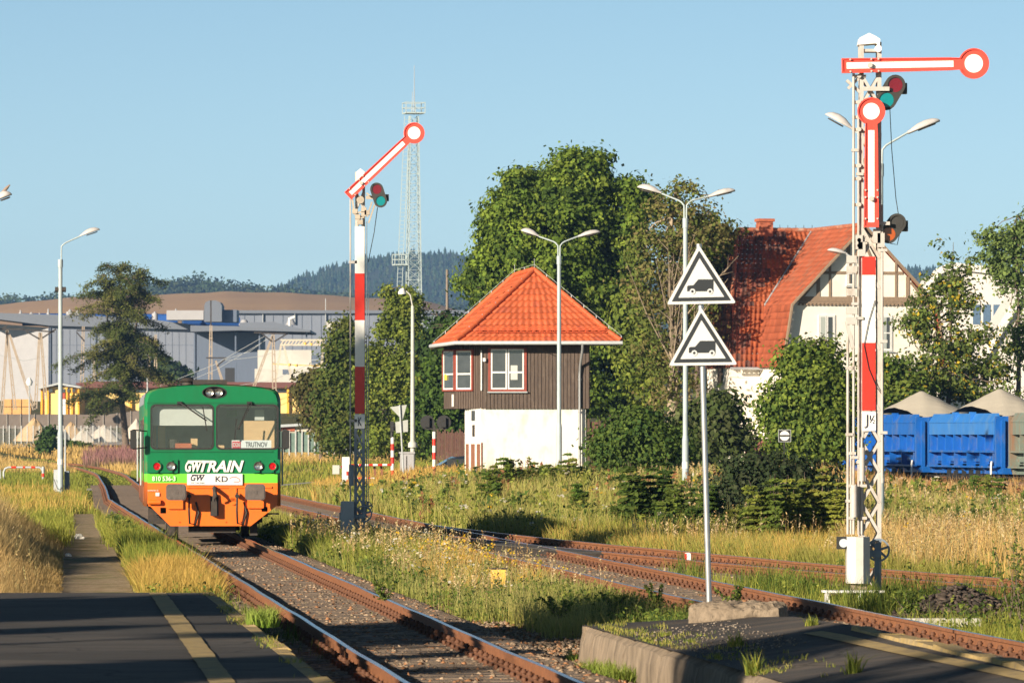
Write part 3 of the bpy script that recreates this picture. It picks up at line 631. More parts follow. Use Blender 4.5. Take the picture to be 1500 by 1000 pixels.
b=MB(); A=tr(215,656,409,661); b.box(A[0],.06,A[1]-.3,A[2],.7,A[3]-.03); A=tr(250,643,262,658); b.tube([((A[0]+A[2])/2,.4,A[1]),((A[0]+A[2])/2,.4,A[3])],.12,12); b.build('driver_desk',M_dark,rc)
b=MB(); A=tr(257,649,281,657); b.box(A[0],.2,A[1],A[2],.45,A[3]); b.build('desk_box',mat('brick_red_box',(.5,.12,.05),.6),rc)
b=MB(); A=tr(229,624,233,658); b.tube([((A[0]+A[2])/2,.6,A[1]),((A[0]+A[2])/2,.6,A[3])],.025,8); b.build('grab_pole',mat('light_blue_pole',(.15,.45,.62),.4),rc)
b=MB(); A=tr(335,600,350,609); b.box(A[0],1.86,A[1],A[2],1.9,A[3]); b.build('notice',mat('green_notice',(.2,.4,.2),.6),rc)
# writing
text('company_name','GW',*tr(271,674.5,296,691),-.06,M_white,fr,shear=.28,bold=.045)
b=MB(); A=tr(275,674,300,676.6); b.box(A[0],-.061,A[1],A[2],-.055,A[3]); b.build('logo_bar',M_white,fr)
text('company_name','TRAIN',*tr(292,674,357,691),-.06,M_white,fr,shear=.28,bold=.035)
text('running_number','810 536-3',*tr(223,697,257,704),-.06,M_white,fr,bold=.012)
b=MB(); A=tr(274,693.5,355,710); b.box(A[0],-.075,A[1],A[2],-.058,A[3]); pl8=b.build('name_plate',M_white,rc)
M_ink=mat('black_lettering',(.03,.03,.05),.5)
text('logo','GW',*tr(279,695,300,704),-.077,M_ink,pl8,shear=.3,bold=.03); text('logo','GW Train Regio',*tr(279.5,705.8,299.5,708.3),-.077,M_ink,pl8)
b=MB(); A=tr(281,694.6,299,695.8); b.box(A[0],-.079,A[1],A[2],-.076,A[3]); b.build('logo_bar',M_ink,pl8)
text('logo','KD',*tr(315.5,697,333.5,705.5),-.077,M_ink,pl8,bold=.015)
b=MB(); q=[t(x,y) for x,y in ((336,700),(341,698.2),(346,698.6),(350,701),(351.5,704),(349,705.5),(342,705.2))]; b.tube([(x,-.079,z) for x,z in q],.006,6); b.build('logo',mat('logo_red',(.6,.03,.03),.5),pl8)
b=MB(); A=tr(339.5,644.5,397.5,656.5); b.box(A[0],.02,A[1],A[2],.03,A[3]); db=b.build('destination_board',mat('board_white',(.85,.85,.83),.5,var=.02),rc)
b=MB(); A=tr(340.3,646,352.5,656); b.box(A[0],.012,A[1],A[2],.019,A[3]); lb=b.build('line_badge',mat('badge_red',(.65,.06,.09),.5,var=.02),db)
text('line_number','D26',*tr(341.5,648,351.7,654),.009,M_white,lb,bold=.01); text('destination','TRUTNOV',*tr(359.5,647,391.5,654.5),.017,M_ink,db,bold=.008)
text('small_marking','SUPERSTAV 00',*tr(216.5,717,232,719),-.06,M_white,skirt); 
b=MB(); A=tr(228,721,233.5,726); b.box(A[0],-.062,A[1],A[2],-.055,A[3]); b.build('small_marking',M_white,skirt)
# side windows, doors, underframe
M_swin=mat('side_window',(.035,.035,.04),.12,0,.1)
for sx in (-1,1):
    x=sx*(HWd+.006)
    for y0,y1 in ((.25,.75),(2.1,3.4),(3.7,5.0),(5.3,6.6),(6.9,8.2),(8.5,9.8),(12.6,13.2)):
        b=MB(); b.box(min(x,x-sx*.02),y0,1.62,max(x,x-sx*.02),y1,2.45); b.build('side_window',M_swin,rc)
    for y0 in (.9,10.6):
        b=MB(); b.box(min(x,x-sx*.02),y0,.75,max(x,x-sx*.02),y0+1.0,2.5); d=b.build('door',mat('door_rust_orange',(.38,.12,.05),.5,dirt=(.2,.09,.05),var=.1) if sx<0 and y0<1 else M_liv,rc)
        b=MB(); b.box(min(x+sx*.01,x),y0+.15,1.6,max(x+sx*.01,x),y0+.85,2.35); b.build('door_window',M_swin,d)
        b=MB(); b.tube([(x+sx*.05,y0-.06,1.1),(x+sx*.05,y0-.06,2.2)],.018,6); b.build('handrail',M_grey,d)
b=MB(); b.box(-1.15,.5,.45,1.15,12.8,ZB+.02); b.box(-1.3,1.0,.3,-1.1,1.8,ZB); b.box(-.48,.25,.13,.48,.9,.5)
for xx in (-1.0,1.0): b.box(xx-.08,4,.25,xx+.08,8,.6)
b.build('underframe',M_dark,rc)
for yy in (2.9,10.6):
    for sx in (-1,1):
        b=MB(); b.tube([(sx*.68,yy,.44),(sx*.82,yy,.44)],.44,28); b.tube([(sx*.66,yy,.44),(sx*.69,yy,.44)],.465,28); b.box(sx*1.0-.07,yy-.7,.4,sx*1.0+.07,yy+.7,.72); b.box(sx*1.0-.1,yy-.16,.3,sx*1.0+.1,yy+.16,.62); b.build('wheel',M_dark,rc)
    b=MB(); b.tube([(-.8,yy,.44),(.8,yy,.44)],.08,12); b.build('axle',M_dark,rc)
for sx in (-1,1):
    b=MB(); b.box(sx*.85-.08,.35,.07,sx*.85+.08,.5,.6); b.box(sx*1.12-.05,.2,.5,sx*1.12+.25*1,.5,.53); b.build('rail_guard',M_dark,rc)

# ---------------------------------------------------------------- semaphores
M_sred=paint('signal_red',(.72,.035,.02),.35,.05); M_swhite=paint('signal_white',(.86,.85,.82),.35,.03); M_orr=paint('signal_arm_orange_red',(.80,.075,.05),.4,.04)
M_mast=paint('mast_pale_grey',(.50,.47,.44),.55,.12,(.33,.27,.22),.6,5); M_mblue=paint('mast_blue_grey',(.20,.25,.31),.5,.12,(.14,.14,.14),.5,6)
M_teal=mat('teal_lens',(.0,.20,.22),.15); M_dred=mat('dark_red_lens',(.16,.004,.012),.15); M_oran=mat('orange_lens',(.40,.08,.01),.15); M_hood=mat('lamp_housing_grey',(.035,.034,.032),.5,0,.15,9,(.07,.065,.055),.4,8)
def arm(parent,piv,ang,left,dist,r,hw,y=-.16):
    """plate arm; piv (x,z), angle from horizontal, tail length, distance to the disc, disc radius, half width"""
    ca,sa=math.cos(ang),math.sin(ang); T_=lambda p:(piv[0]+p[0]*ca-p[1]*sa, piv[1]+p[0]*sa+p[1]*ca)
    a0=math.asin(min(1,hw*.78/r)); circ=[(dist+r*math.cos(PI-a0-k*(2*PI-2*a0)/28),r*math.sin(PI-a0-k*(2*PI-2*a0)/28)) for k in range(29)]
    out=[(-left,-hw),(-left,hw),(dist-r-.12,hw*.86)]+circ+[(dist-r-.12,-hw*.86)]
    rect=[(-left+.07,-hw*.42),(-left+.07,hw*.42),(dist-r-.07,hw*.42),(dist-r-.07,-hw*.42)]
    b=MB(); b.prism([T_(p) for p in out],y,y+.02); 
    lip=lambda s_,pts:[(p[0]*1,p[1]*1) for p in pts]
    v,f=holed([T_(p) for p in out],[[T_((dist+(p[0]-dist)*.90,p[1]*.90)) if p[0]>dist-r-.02 else T_((p[0]+.022*(1 if p[0]<0 else -.3),p[1]*.82)) for p in out]],y-.022,.022); b.add(v,f)
    ao=b.build('arm',M_orr,parent)
    b=MB(); b.prism([T_(p) for p in rect],y-.008,y-.001); b.disc((*T_((dist,0))[:1],y-.008,T_((dist,0))[1]),r*.6,.007,30); b.build('white_stripe',M_swhite,ao)
    b=MB(); q=T_((0,0)); b.tube([(q[0],y-.07,q[1]),(q[0],.05,q[1])],.035,12)
    for u in (-left+.12,.12,.02-left*.0):
        for w in (-hw*.8,hw*.8): q=T_((u,w)); b.disc((q[0],y-.045,q[1]),.014,.03,8)
    b.build_each('pivot_bolt',M_mast,ao)
def spectacle(parent,c_up,c_dn,r,m_up,m_dn,y=-.12,dx=.0,name='lamp_spectacle'):
    """pear-shaped lamp housing with two round lenses"""
    def hull(R_):
        d=Vector((c_up[0]-c_dn[0],c_up[1]-c_dn[1])); a=math.atan2(d.y,d.x)
        return [(c_up[0]+R_*math.cos(a+PI/2-k*PI/12),c_up[1]+R_*math.sin(a+PI/2-k*PI/12)) for k in range(13)]+[(c_dn[0]+R_*math.cos(a-PI/2-k*PI/12),c_dn[1]+R_*math.sin(a-PI/2-k*PI/12)) for k in range(13)]
    b=MB(); b.loft([[(x,y,z) for x,z in hull(r*1.32)],[(x,y+.05,z) for x,z in hull(r*1.36)],[(x+dx,y+.22,z) for x,z in hull(r*1.1)]]); v,f=holed(hull(r*1.36),[[(c[0]+r*math.cos(k*PI/12),c[1]+r*math.sin(k*PI/12)) for k in range(24)] for c in (c_up,c_dn)],y-.03,.03); b.add(v,f)
    sx=max(c_up[0],c_dn[0])+r*1.15; b.box(sx-.03,y+.03,min(c_up[1],c_dn[1])-.0,sx+.05,y+.2,min(c_up[1],c_dn[1])+.13) if c_dn[0]>c_up[0] else b.box(sx-.03,y+.03,c_up[1]-.12,sx+.05,y+.2,c_up[1]+.03)
    h=b.build(name,M_hood,parent)
    for c,m in ((c_up,m_up),(c_dn,m_dn)): q=MB(); q.disc((c[0],y-.01,c[1]),r*.98,.008,24); q.build('lens',m,h)
def lattice(b,x0,x1,y0,y1,z0,z1,step,leg=.05,br=.03,mi=0,sides=True):
    for x in (x0,x1):
        for y in (y0,y1): b.bar((x,y,z0),(x,y,z1),leg,leg,mi)
    n=max(1,round((z1-z0)/step)); h=(z1-z0)/n
    for k in range(n):
        a=z0+k*h; c=a+h
        for y in (y0-.012,y1+.012):
            b.bar((x0,y,a),(x1,y,c),br,.012,mi,up=(0,1,0)); b.bar((x1,y-.014,a),(x0,y-.014,c),br,.012,mi,up=(0,1,0))
        if sides:
            for x in (x0-.012,x1+.012): b.bar((x,y0,a),(x,y1,c),.012,br,mi,up=(1,0,0)); b.bar((x,y0,c),(x,y1,a),.012,br,mi,up=(1,0,0))
def wheel(parent,c,r,y,m,n=6,name='pulley_wheel'):
    b=MB(); k=28; 
    b.add(*holed([(c[0]+r*math.cos(2*PI*i/k),c[1]+r*math.sin(2*PI*i/k)) for i in range(k)],[[(c[0]+r*.84*math.cos(2*PI*i/k),c[1]+r*.84*math.sin(2*PI*i/k)) for i in range(k)]],y,.05)); b.disc((c[0],y-.03,c[1]),r*.2,.1,14)
    for i in range(n): a=i*2*PI/n+.3; b.bar((c[0],y+.025,c[1]),(c[0]+r*.86*math.cos(a),y+.025,c[1]+r*.86*math.sin(a)),.035,.02,up=(0,1,0))
    return b.build(name,m,parent)
def weathered(name, a, b_): return a
# --- J signal
ZJ=80.; sJ=F/ZJ; xJ=1270.; J=empty('semaphore_signal',((xJ-750)/sJ,ZJ,-.2),'tall double arm semaphore with one arm level and one folded up, plate reading J','semaphore')
def j(x,y): return ((x-xJ)/sJ, EYE+.2-(y-HZ)/sJ)
b=MB(); A=j(1262,870);B_=j(1288,62); lattice(b,A[0],B_[0],.0,.28,A[1],j(0,110)[1],.42,.055,.04)
for x_ in (A[0],B_[0]):
    for y_ in (0,.28): b.bar((x_,y_,j(0,110)[1]),(x_,y_,B_[1]),.06,.06)
b.box(A[0],-.01,j(0,76)[1],B_[0],.29,j(0,72)[1]); b.box(A[0]-.03,-.02,j(0,92)[1],B_[0]+.03,.3,j(0,86)[1]); b.box(A[0]-.1,-.1,-.25,B_[0]+.1,.4,.06); b.build('lattice_mast',M_mast,J)
b=MB(); P_=[j(x,y) for x,y in ((1257,66),(1259,56),(1273,49),(1283,54),(1289,58),(1288,70),(1283,64),(1260,66))]; b.prism(P_,-.06,.34); q=j(1286,72); b.disc((q[0],-.08,q[1]),.05,.1,14); b.build('cap',M_swhite,J)
b=MB(); A=j(1262.5,376); z_=[j(0,y)[1] for y in (376,403,502,601)]; x_=(j(1262.5,0)[0],j(1282,0)[0])
for k,mi in ((0,0),(1,1),(2,0)): b.box(x_[0],-.06,z_[k+1],x_[1],-.035,z_[k],mi)
b.build('mast_board',[M_sred,M_swhite],J)
b=MB(); v,f=holed(rrect(j(1262,0)[0],j(0,631)[1],j(1282.5,0)[0],j(0,602.5)[1],.02),[],-.06,.02); b.add(v,f); p_=b.build('number_plate',M_swhite,J)
text('plate_text','J',*(j(1265.5,627)+j(1271.5,607)),-.064,M_ink,p_,bold=.0); text('plate_text','1',*(j(1273.5,615)+j(1275.3,608)),-.064,M_ink,p_); text('plate_text','2',*(j(1277.5,620)+j(1281,614)),-.064,M_ink,p_)
b=MB(); A=j(1274,619);B_=j(1280,608); b.bar((A[0],-.066,A[1]),(B_[0],-.066,B_[1]),.01,.006,up=(0,1,0)); b.build('plate_text',M_ink,p_)
arm(J,j(1273,97),R(1),.395,1.46,.215,.105); arm(J,j(1275,292),R(90),.40,1.225,.195,.105,y=-.2)
spectacle(J,j(1311,125),j(1298,147),.105,M_dred,M_teal,-.05); spectacle(J,j(1314,326),j(1302,343),.095,M_hood,M_oran,.02)
b=MB()
for ya,yb,w in ((131,0,0),):
    b.box(j(1264,0)[0],-.13,j(0,134)[1],j(1302,0)[0],-.1,j(0,128)[1]); b.box(j(1262,0)[0],-.1,j(0,330)[1],j(1303,0)[0],-.07,j(0,325)[1])
for y in (112,150,172,190,243,262,300,352,360):
    q=j(1256,y); b.box(q[0]-.07,-.05,q[1]-.02,q[0]+.12,.1,q[1]+.02); b.disc((q[0]+.02,-.09,q[1]),.03,.1,10)
q=j(1240,124); b.bar((q[0],0,q[1]+.06),(q[0]+.2,0,q[1]-.12),.06,.04); b.bar((q[0]+.02,0,q[1]-.06),(q[0]+.2,0,q[1]+.12),.05,.04)
for xx,y in ((1258,355),(1262,365),(1290,352),(1284,346)): q=j(xx,y); b.box(q[0]-.05,-.09,q[1]-.1,q[0]+.05,.05,q[1]+.1)
b.build_each('arm_linkage',M_mast,J)
for xx,ya,yb,r in ((1250,108,782,.018),(1257,150,782,.014),(1241.5,490,782,.02),(1262,640,782,.016),(1246,640,782,.014),(1292,300,700,.014)):
    b=MB(); A=j(xx,ya);B_=j(xx,yb); b.tube([(A[0],-.06,A[1]),(A[0],-.06,B_[1])],r,8)
    for k in range(3): q=ya+(yb-ya)*(k+.5)/3; h=j(0,q)[1]; b.box(A[0]-.03,-.09,h-.02,A[0]+.07,-.0,h+.02)
    b.build('drive_rod',M_mast,J)
b=MB()
for xa,xb,ya,yb in ((1257.5,1266,655,704),(1245,1255,710,757)): A=j(xa,yb);B_=j(xb,ya); b.tube([((A[0]+B_[0])/2,-.16,A[1]),((A[0]+B_[0])/2,-.16,B_[1])],(B_[0]-A[0])/2,14)
b.build('cable_weight',M_mast,J)
b=MB(); 
for y in (380,395,428,455,470): q=j(1248,y); b.box(q[0]-.08,-.1,q[1]-.05,q[0]+.06,.0,q[1]+.05)
b.bar((j(1240,470)[0],-.04,j(0,470)[1]),(j(1249,510)[0],-.04,j(0,510)[1]),.08,.05); b.build_each('lamp_hoist',M_mast,J)
b=MB(); A=j(1237.5,852.5);B_=j(1271,785); b.prism([(A[0],-.55),(A[0]+.12,-.62),(B_[0]-.1,-.62),(B_[0],-.5),(B_[0],-.2),(A[0],-.2)],A[1],B_[1],'z'); b.build('drive_box',mat('aluminium_box',(.55,.53,.49),.45,0,.08,4,(.40,.36,.31),.5,3),J)
b=MB(); A=j(1244,885);B_=j(1267,852.5); b.box(A[0],-.5,-.3,B_[0],-.25,B_[1]); b.build('box_post',M_conc,J)
b=MB(); A=j(1224,803);B_=j(1238,785); v,f=holed([(A[0],A[1]),(A[0],B_[1]),(B_[0],B_[1]),(B_[0],A[1])],[],-.4,.2); b.add(v,f); lb_=b.build('repeater_box',M_black,J); b=MB(); q=j(1232.5,794); b.disc((q[0],-.52,q[1]),.06,.02); b.build('lens',mat('milk_lens',(.5,.55,.6),.3),lb_)
wheel(J,j(1286,805),.165,-.1,M_mblue)
b=MB(); A=j(1271,815);B_=j(1290,806); b.box(A[0],-.17,A[1],B_[0],-.12,B_[1]); b.bar((j(1284,870)[0],-.1,.0),(j(1284,870)[0],-.1,j(0,795)[1]),.07,.04); b.build('base_bracket',M_mblue,J)
b=MB(); b.tube([(j(1304,155)[0],.1,j(0,155)[1]),(j(1307,220)[0],.1,j(0,220)[1]),(j(1313,290)[0],.1,j(0,290)[1]),(j(1320,335)[0],.1,j(0,335)[1]),(j(1315,358)[0],.1,j(0,358)[1]),(j(1304,356)[0],.1,j(0,356)[1])],.006,5)
b.tube([(j(1281,440)[0],-.08,j(0,440)[1]),(j(1272,470)[0],-.08,j(0,470)[1]),(j(1265,505)[0],-.08,j(0,505)[1]),(j(1272,540)[0],-.08,j(0,540)[1]),(j(1283,566)[0],-.08,j(0,566)[1]),(j(1292,578)[0],-.06,j(0,578)[1])],.006,5); b.build('cable',M_black,J)
# planked step left of the signal
b=MB()
for k,(xa,xb,yy) in enumerate(((1200,1256,848),(1206,1290,852),(1214,1262,856))):
    A=j(xa,yy);B_=j(xb,yy); b.box(A[0],-.75+k*.22*0-.0-k*.24,.14+.004*k,B_[0],-.55-k*.24+.19*0+.02,.17+.004*k)
b.box(j(1205,0)[0],-1.2,-.1,j(1209,0)[0],-.5,.14); b.box(j(1250,0)[0],-1.2,-.1,j(1254,0)[0],-.5,.14)
o=b.build('plank_step',M_white); o.location=J.location; tag(o,'low white plank step beside the foot of the tall double semaphore','plank step')
b=MB(); b.box(j(1212,0)[0],-.5,-.12,j(1240,0)[0],.1,.1); o=b.build('concrete_trough',mat('rust_brown_trough',(.2,.1,.06),.9,bump=.5)); o.location=J.location; tag(o,'rusty brown block under the plank step of the tall signal','block')
# --- K signal
ZK=111.; sK=F/ZK; xK=527.; K=empty('semaphore_signal',((xK-750)/sK,ZK,-.2),'single arm semaphore with its arm raised at an angle, plate reading K','semaphore')
def k_(x,y): return ((x-xK)/sK, EYE+.2-(y-HZ)/sK)
b=MB(); A=k_(518.5,800);B_=k_(534.5,612); lattice(b,A[0]+.03,B_[0]-.03,0,.22,-.2,B_[1],.3,.05,.032); b.box(A[0]-.1,-.1,-.3,B_[0]+.1,.3,.0); b.build('lattice_mast',M_mblue,K)
b=MB(); A=k_(522,612);B_=k_(532.5,252); lattice(b,A[0],B_[0],.02,.2,A[1],B_[1],.36,.045,.028); b.build('upper_mast',M_mast,K)
b=MB(); b.prism([k_(x,y) for x,y in ((522.5,270),(522.5,252),(528,247),(534,252),(534,262),(538,264),(534,270))],-.05,.25); b.build('cap',M_swhite,K)
b=MB(); z_=[k_(0,y)[1] for y in (332,400.5,469,537,605.5)]; x_=(k_(520,0)[0],k_(534,0)[0])
for q,mi in ((0,1),(1,0),(2,1),(3,0)): b.box(x_[0],-.06,z_[q+1],x_[1],-.035,z_[q],mi)
b.build('mast_board',[M_sred,M_swhite],K)
b=MB(); v,f=holed(rrect(*(k_(519.5,627.5)+k_(534.5,606.5)),.02),[],-.06,.02); b.add(v,f); p_=b.build('number_plate',M_swhite,K); text('plate_text','K',*(k_(524.5,623.5)+k_(530,611)),-.064,M_ink,p_,bold=.01)
arm(K,k_(529.5,269),R(43.5),.36,1.42,.205,.10)
spectacle(K,k_(552,277.5),k_(557.5,294.5),.095,M_dred,M_teal,-.06)
b=MB()
b.box(k_(536,0)[0],-.08,k_(0,292)[1],k_(550,0)[0],-.05,k_(0,287)[1]); q=k_(528,293); b.disc((q[0],-.12,q[1]),.075,.12,18)
b.bar((k_(537,283)[0],-.06,k_(0,283)[1]),(k_(546,290)[0],-.06,k_(0,290)[1]),.04,.03)
for xa,ya,xb,yb in ((516,292,520,315),(518,313,540,309),(522,322,534,318),(545,296,538,318),(540,327,549,300)): A=k_(xa,ya);B_=k_(xb,yb); b.bar((A[0],-.07,A[1]),(B_[0],-.07,B_[1]),.035,.03)
for xa,ya in ((520,310),(524,318),(533,314),(528,326),(533,308),(538,312)): q=k_(xa,ya); b.box(q[0]-.05,-.1,q[1]-.04,q[0]+.05,.05,q[1]+.05)
b.build_each('arm_linkage',mat('linkage_tan',(.42,.36,.29),.7,dirt=(.25,.18,.12)),K)
for xx,ya,yb,r in ((513.3,292,735,.015),(537.2,324,740,.009),(540,430,740,.007)):
    b=MB(); A=k_(xx,ya);B_=k_(xx,yb); b.tube([(A[0],-.03,A[1]),(A[0],-.03,B_[1])],r,8)
    for q in (384,616): 
        if xx<515: b.box(A[0]-.03,-.06,k_(0,q+2)[1],A[0]+.13,.02,k_(0,q-2)[1])
    b.build('drive_rod',M_mblue if xx>530 else M_mast,K)
b=MB(); b.tube([(k_(553,304)[0],.0,k_(0,304)[1]),(k_(548,340)[0],.05,k_(0,340)[1]),(k_(539,384)[0],.1,k_(0,384)[1])],.008,5); b.build('cable',M_black,K)
b=MB(); A=k_(499.5,781);B_=k_(519,733.5); v,f=holed(rrect(A[0],A[1],B_[0],B_[1],.03),[],-.3,.22); b.add(v,f); b.box(k_(509,0)[0],-.31,k_(0,745.5)[1],k_(517,0)[0],-.295,k_(0,743.5)[1]); b.box(k_(497.5,0)[0],-.27,k_(0,761)[1],k_(499.5,0)[0],-.1,k_(0,750)[1]); b.build('drive_box',mat('blue_grey_box',(.30,.34,.38),.45,0,.08,4,(.2,.19,.18),.4,4),K)
b=MB(); A=k_(515,0)[0]; b.tube([(A,-.1,k_(0,711)[1]),(A,-.1,k_(0,680)[1])],.05,12); b.build('cable_weight',M_mblue,K)
wheel(K,k_(533,752),.165,-.1,M_mblue); wheel(K,k_(537,742),.11,.12,M_mblue)
b=MB(); A=k_(518,759);B_=k_(535,753); b.box(A[0],-.17,A[1],B_[0],-.12,B_[1]); b.build('base_bracket',M_mblue,K)

# ---------------------------------------------------------------- two stacked warning triangles on one thin pole
ZP=59.; sP=F/ZP; xP=1040.; sg=empty('sign_post',((xP-750)/sP,ZP,EYE-(902-HZ)/sP),'two stacked white triangle signs with a black van symbol on a thin leaning pole','sign post')
def s_(x,y): return ((x-xP)/sP,(902-y)/sP)
b=MB(); A=s_(1040,905);B_=s_(1029.5,540);C_=s_(1024,357); b.tube([(A[0],.06,A[1]-.1),(B_[0],.06,B_[1]),(C_[0],.06,C_[1])],.029,14); b.build('pole',mat('galvanised_pole',(.45,.46,.47),.4,.6,.1,7),sg)
M_signw=mat('reflective_white',(.62,.63,.63),.5,var=.02); M_sink=mat('sign_black',(.02,.025,.03),.5)
for apex,bl,br_,van in (((1023.5,358.5),(976.5,446),(1078.5,444),(1006.5,410.5,1045,429)),((1026.5,449.5),(979.5,535.5),(1080.5,534),(1009,500.5,1048,519))):
    P3=[s_(*apex),s_(*br_),s_(*bl)]; cx=sum(p[0] for p in P3)/3; cz=sum(p[1] for p in P3)/3
    def rnd(pts,r=.022):
        out=[]
        for i in range(3):
            p=Vector(pts[i]); a=(Vector(pts[i-1])-p).normalized(); c=(Vector(pts[(i+1)%3])-p).normalized()
            for q in (0,.33,.67,1): w=p+(a*(1-q)+c*q)*r*(1 if q in(0,1) else .62)*1.2; out.append((w.x,w.y))
        return out
    def sc_(k): return [(cx+(p[0]-cx)*k,cz+(p[1]-cz)*k) for p in P3]
    b=MB(); b.prism(rnd(sc_(1.0)),.0,.018); tri=b.build('warning_sign',M_signw,sg)
    b=MB(); v,f=holed(rnd(sc_(.855),.008),[rnd(sc_(.665),.006)],-.004,.004); b.add(v,f); b.build('black_border',M_sink,tri)
    x0,y0,x1,y1=van; y0-=1.5; w=x1-x0; body=[(0,.72),(0,.50),(.06,.44),(.24,.42),(.40,.05),(.44,0),(1.,0),(1.,.86),(.96,.86),(.0,.86)]
    hh=y1-y0+.5; wr=w*.085
    b=MB(); vb=[s_(x0+u*w,y0+v_*hh) for u,v_ in body]; b.prism(vb,-.004,-.001); 
    for u in (.205,.87): q=s_(x0+u*w,y0+hh*.87); b.disc((q[0],-.007,q[1]),wr/sP*.62,.003,16)
    vo=b.build('van_symbol',M_sink,tri)
    b=MB()
    for u in (.205,.87):
        q=s_(x0+u*w,y0+hh*.87); b.add(*holed([(q[0]+wr/sP*1.25*math.cos(a*PI/10),q[1]+wr/sP*1.25*math.sin(a*PI/10)) for a in range(20)],[[(q[0]+wr/sP*.62*math.cos(a*PI/10),q[1]+wr/sP*.62*math.sin(a*PI/10)) for a in range(20)]],-.008,.003))
    b.build_each('wheel_ring',M_signw,vo)

# ---------------------------------------------------------------- lamp posts
M_lpost=paint('lamp_post_paint',(.40,.47,.49),.45,.08,(.30,.33,.34),.4,4); M_lhead=mat('lamp_head_shell',(.52,.50,.50),.5,0,.08,4,(.36,.33,.3),.5,5)
def lamp_head(parent,base,d,flat=False):
    """cobra head: shell from base along direction d (x,y,z), about .85 m"""
    b=MB(); d=Vector(d); L_=d.length; u=d/L_; side=Vector((0,0,1)).cross(u).normalized(); up=u.cross(side)
    loops=[]
    for k,(tt,w,h) in enumerate(((0,.05,.05),(.08,.06,.06),(.16,.10,.09),(.35,.14,.15),(.6,.155,.17),(.8,.13,.14),(.93,.09,.08),(1,.03,.02))):
        if flat: h*=.75
        c=Vector(base)+u*L_*tt
        loops.append([c+side*w*math.cos(a*PI/8)+up*(h*max(math.sin(a*PI/8),0)+(.045 if flat else .012)*min(math.sin(a*PI/8),0)) for a in range(16)])
    b.loft([[tuple(p) for p in l] for l in loops]); ho=b.build('lamp_head',M_lhead,parent)
    b=MB(); c=Vector(base)+u*L_*.58; 
    vs=[c+side*.11*math.cos(a*PI/6)+u*L_*.28*math.sin(a*PI/6)-up*.035 for a in range(12)]; b.add([tuple(p) for p in vs]+[tuple(p-up*.03) for p in vs],[tuple(range(12)),tuple(range(12,24))[::-1]]+[(i,(i+1)%12,12+(i+1)%12,12+i) for i in range(12)]); b.build('diffuser',M_dark,ho)
def lamp_post(x,Z,ybase,ytop,ythick,label,arms,yband=None,wtop=.045,wbot=.085,group='street lamps around the station'):
    """arms: list of (joint px, head px start, head px end, dy)"""
    s=F/Z; zb=gz((x-750)/s,Z)-.05; root=empty('lamp_post',((x-750)/s,Z,zb),label,'lamp post',group)
    q=lambda X,Y:((X-x)/s,EYE-zb-(Y-HZ)/s)
    zt=q(0,ytop)[1]; zk=q(0,ythick)[1]
    b=MB(); b.tube([(0,0,0),(0,0,zk-.08)],wbot,16); b.tube([(0,0,zk-.1),(0,0,zk+.05)],[wbot,wbot*.8],16); b.tube([(0,0,zk),(0,0,zt)],[wbot*.78,wtop*1.25],16); b.tube([(0,0,zt-.25),(0,0,zt+.05)],wtop*1.6,14); b.build('pole',M_lpost,root)
    if yband: z=q(0,yband)[1]; b=MB(); b.tube([(0,0,z-.1),(0,0,z+.1)],wbot*1.04,16); b.build('white_band',M_white,root)
    for n_,(jx,jy,hx,hy,ex,ey,dy) in enumerate(arms):
        J_=q(jx,jy);H=q(hx,hy);E=q(ex,ey); sx=1 if hx>jx else -1
        b=MB(); b.tube([(sx*.035,0,zt-.1),(sx*.035,0,J_[1]-.28),(sx*.04,0,J_[1]-.12),(J_[0]+sx*.06,dy*.06,J_[1]-.02),(J_[0]+sx*.14,dy*.14,J_[1]+.03),(H[0],dy*.5,H[1]+.0)],.027,10); b.build('arm',M_lpost,root)
        lamp_head(root,(H[0],dy*.5,H[1]),(E[0]-H[0],dy*.5,E[1]-H[1]),flat=sx>0 and len(arms)==2)
    return root
lamp_post(1004,173,735,322,640,'tall double headed lamp post right behind the two warning triangles',[(1001,295,969,283,934,273.5,.3),(1007,295,1038,287.5,1077,278,.2)],681,.055,.1)
lamp_post(819,203,705,377,622,'double headed lamp post standing in front of the orange roofed signal box',[(816.5,355,789,346,763,337,.3),(821.5,355,847,346,879,339,.2)],None,.055,.1)
lamp_post(1290,136,740,243,642,'tallest double headed lamp post, partly hidden behind the tall double semaphore',[(1287,212,1249,189,1210,166.5,.3),(1294,212,1330,194,1377,175,.2)],701,.05,.09)
l=lamp_post(88.5,212,725,382,632,'single headed lamp post at the left, with a grey cabinet at its foot',[(92,356,117,346,146,336,.1)],676,.06,.11)
s=F/212
b=MB(); b.box(-.26,.1,.3,.02,.4,1.15); cb_=b.build('cabinet',M_grey,l); b=MB(); b.tube([(-.24,0,.8),(-.1,-.12,.45),(.0,-.12,.4),(.04,-.12,.5)],.012,6); b.build('cable',M_black,l)
b=MB(); q=(EYE-gz(-16.8,212)-(422-HZ)/s); b.tube([(-.2,.05,q),(.2,.05,q)],.1,14); b.build('loudspeaker',M_dark,l)
ctl=empty('control_post',((93.8-750)/s+.0,212.6,gz(-16.8,212)),'thin pale post with a dark box right beside the single headed lamp post','post')
b=MB(); b.tube([(0,0,0),(0,0,2.6)],.035,10); b.build('pole',M_grey,ctl); b=MB(); b.box(.03,-.1,.35,.16,.1,1.05); b.build('box',M_mblue,ctl)
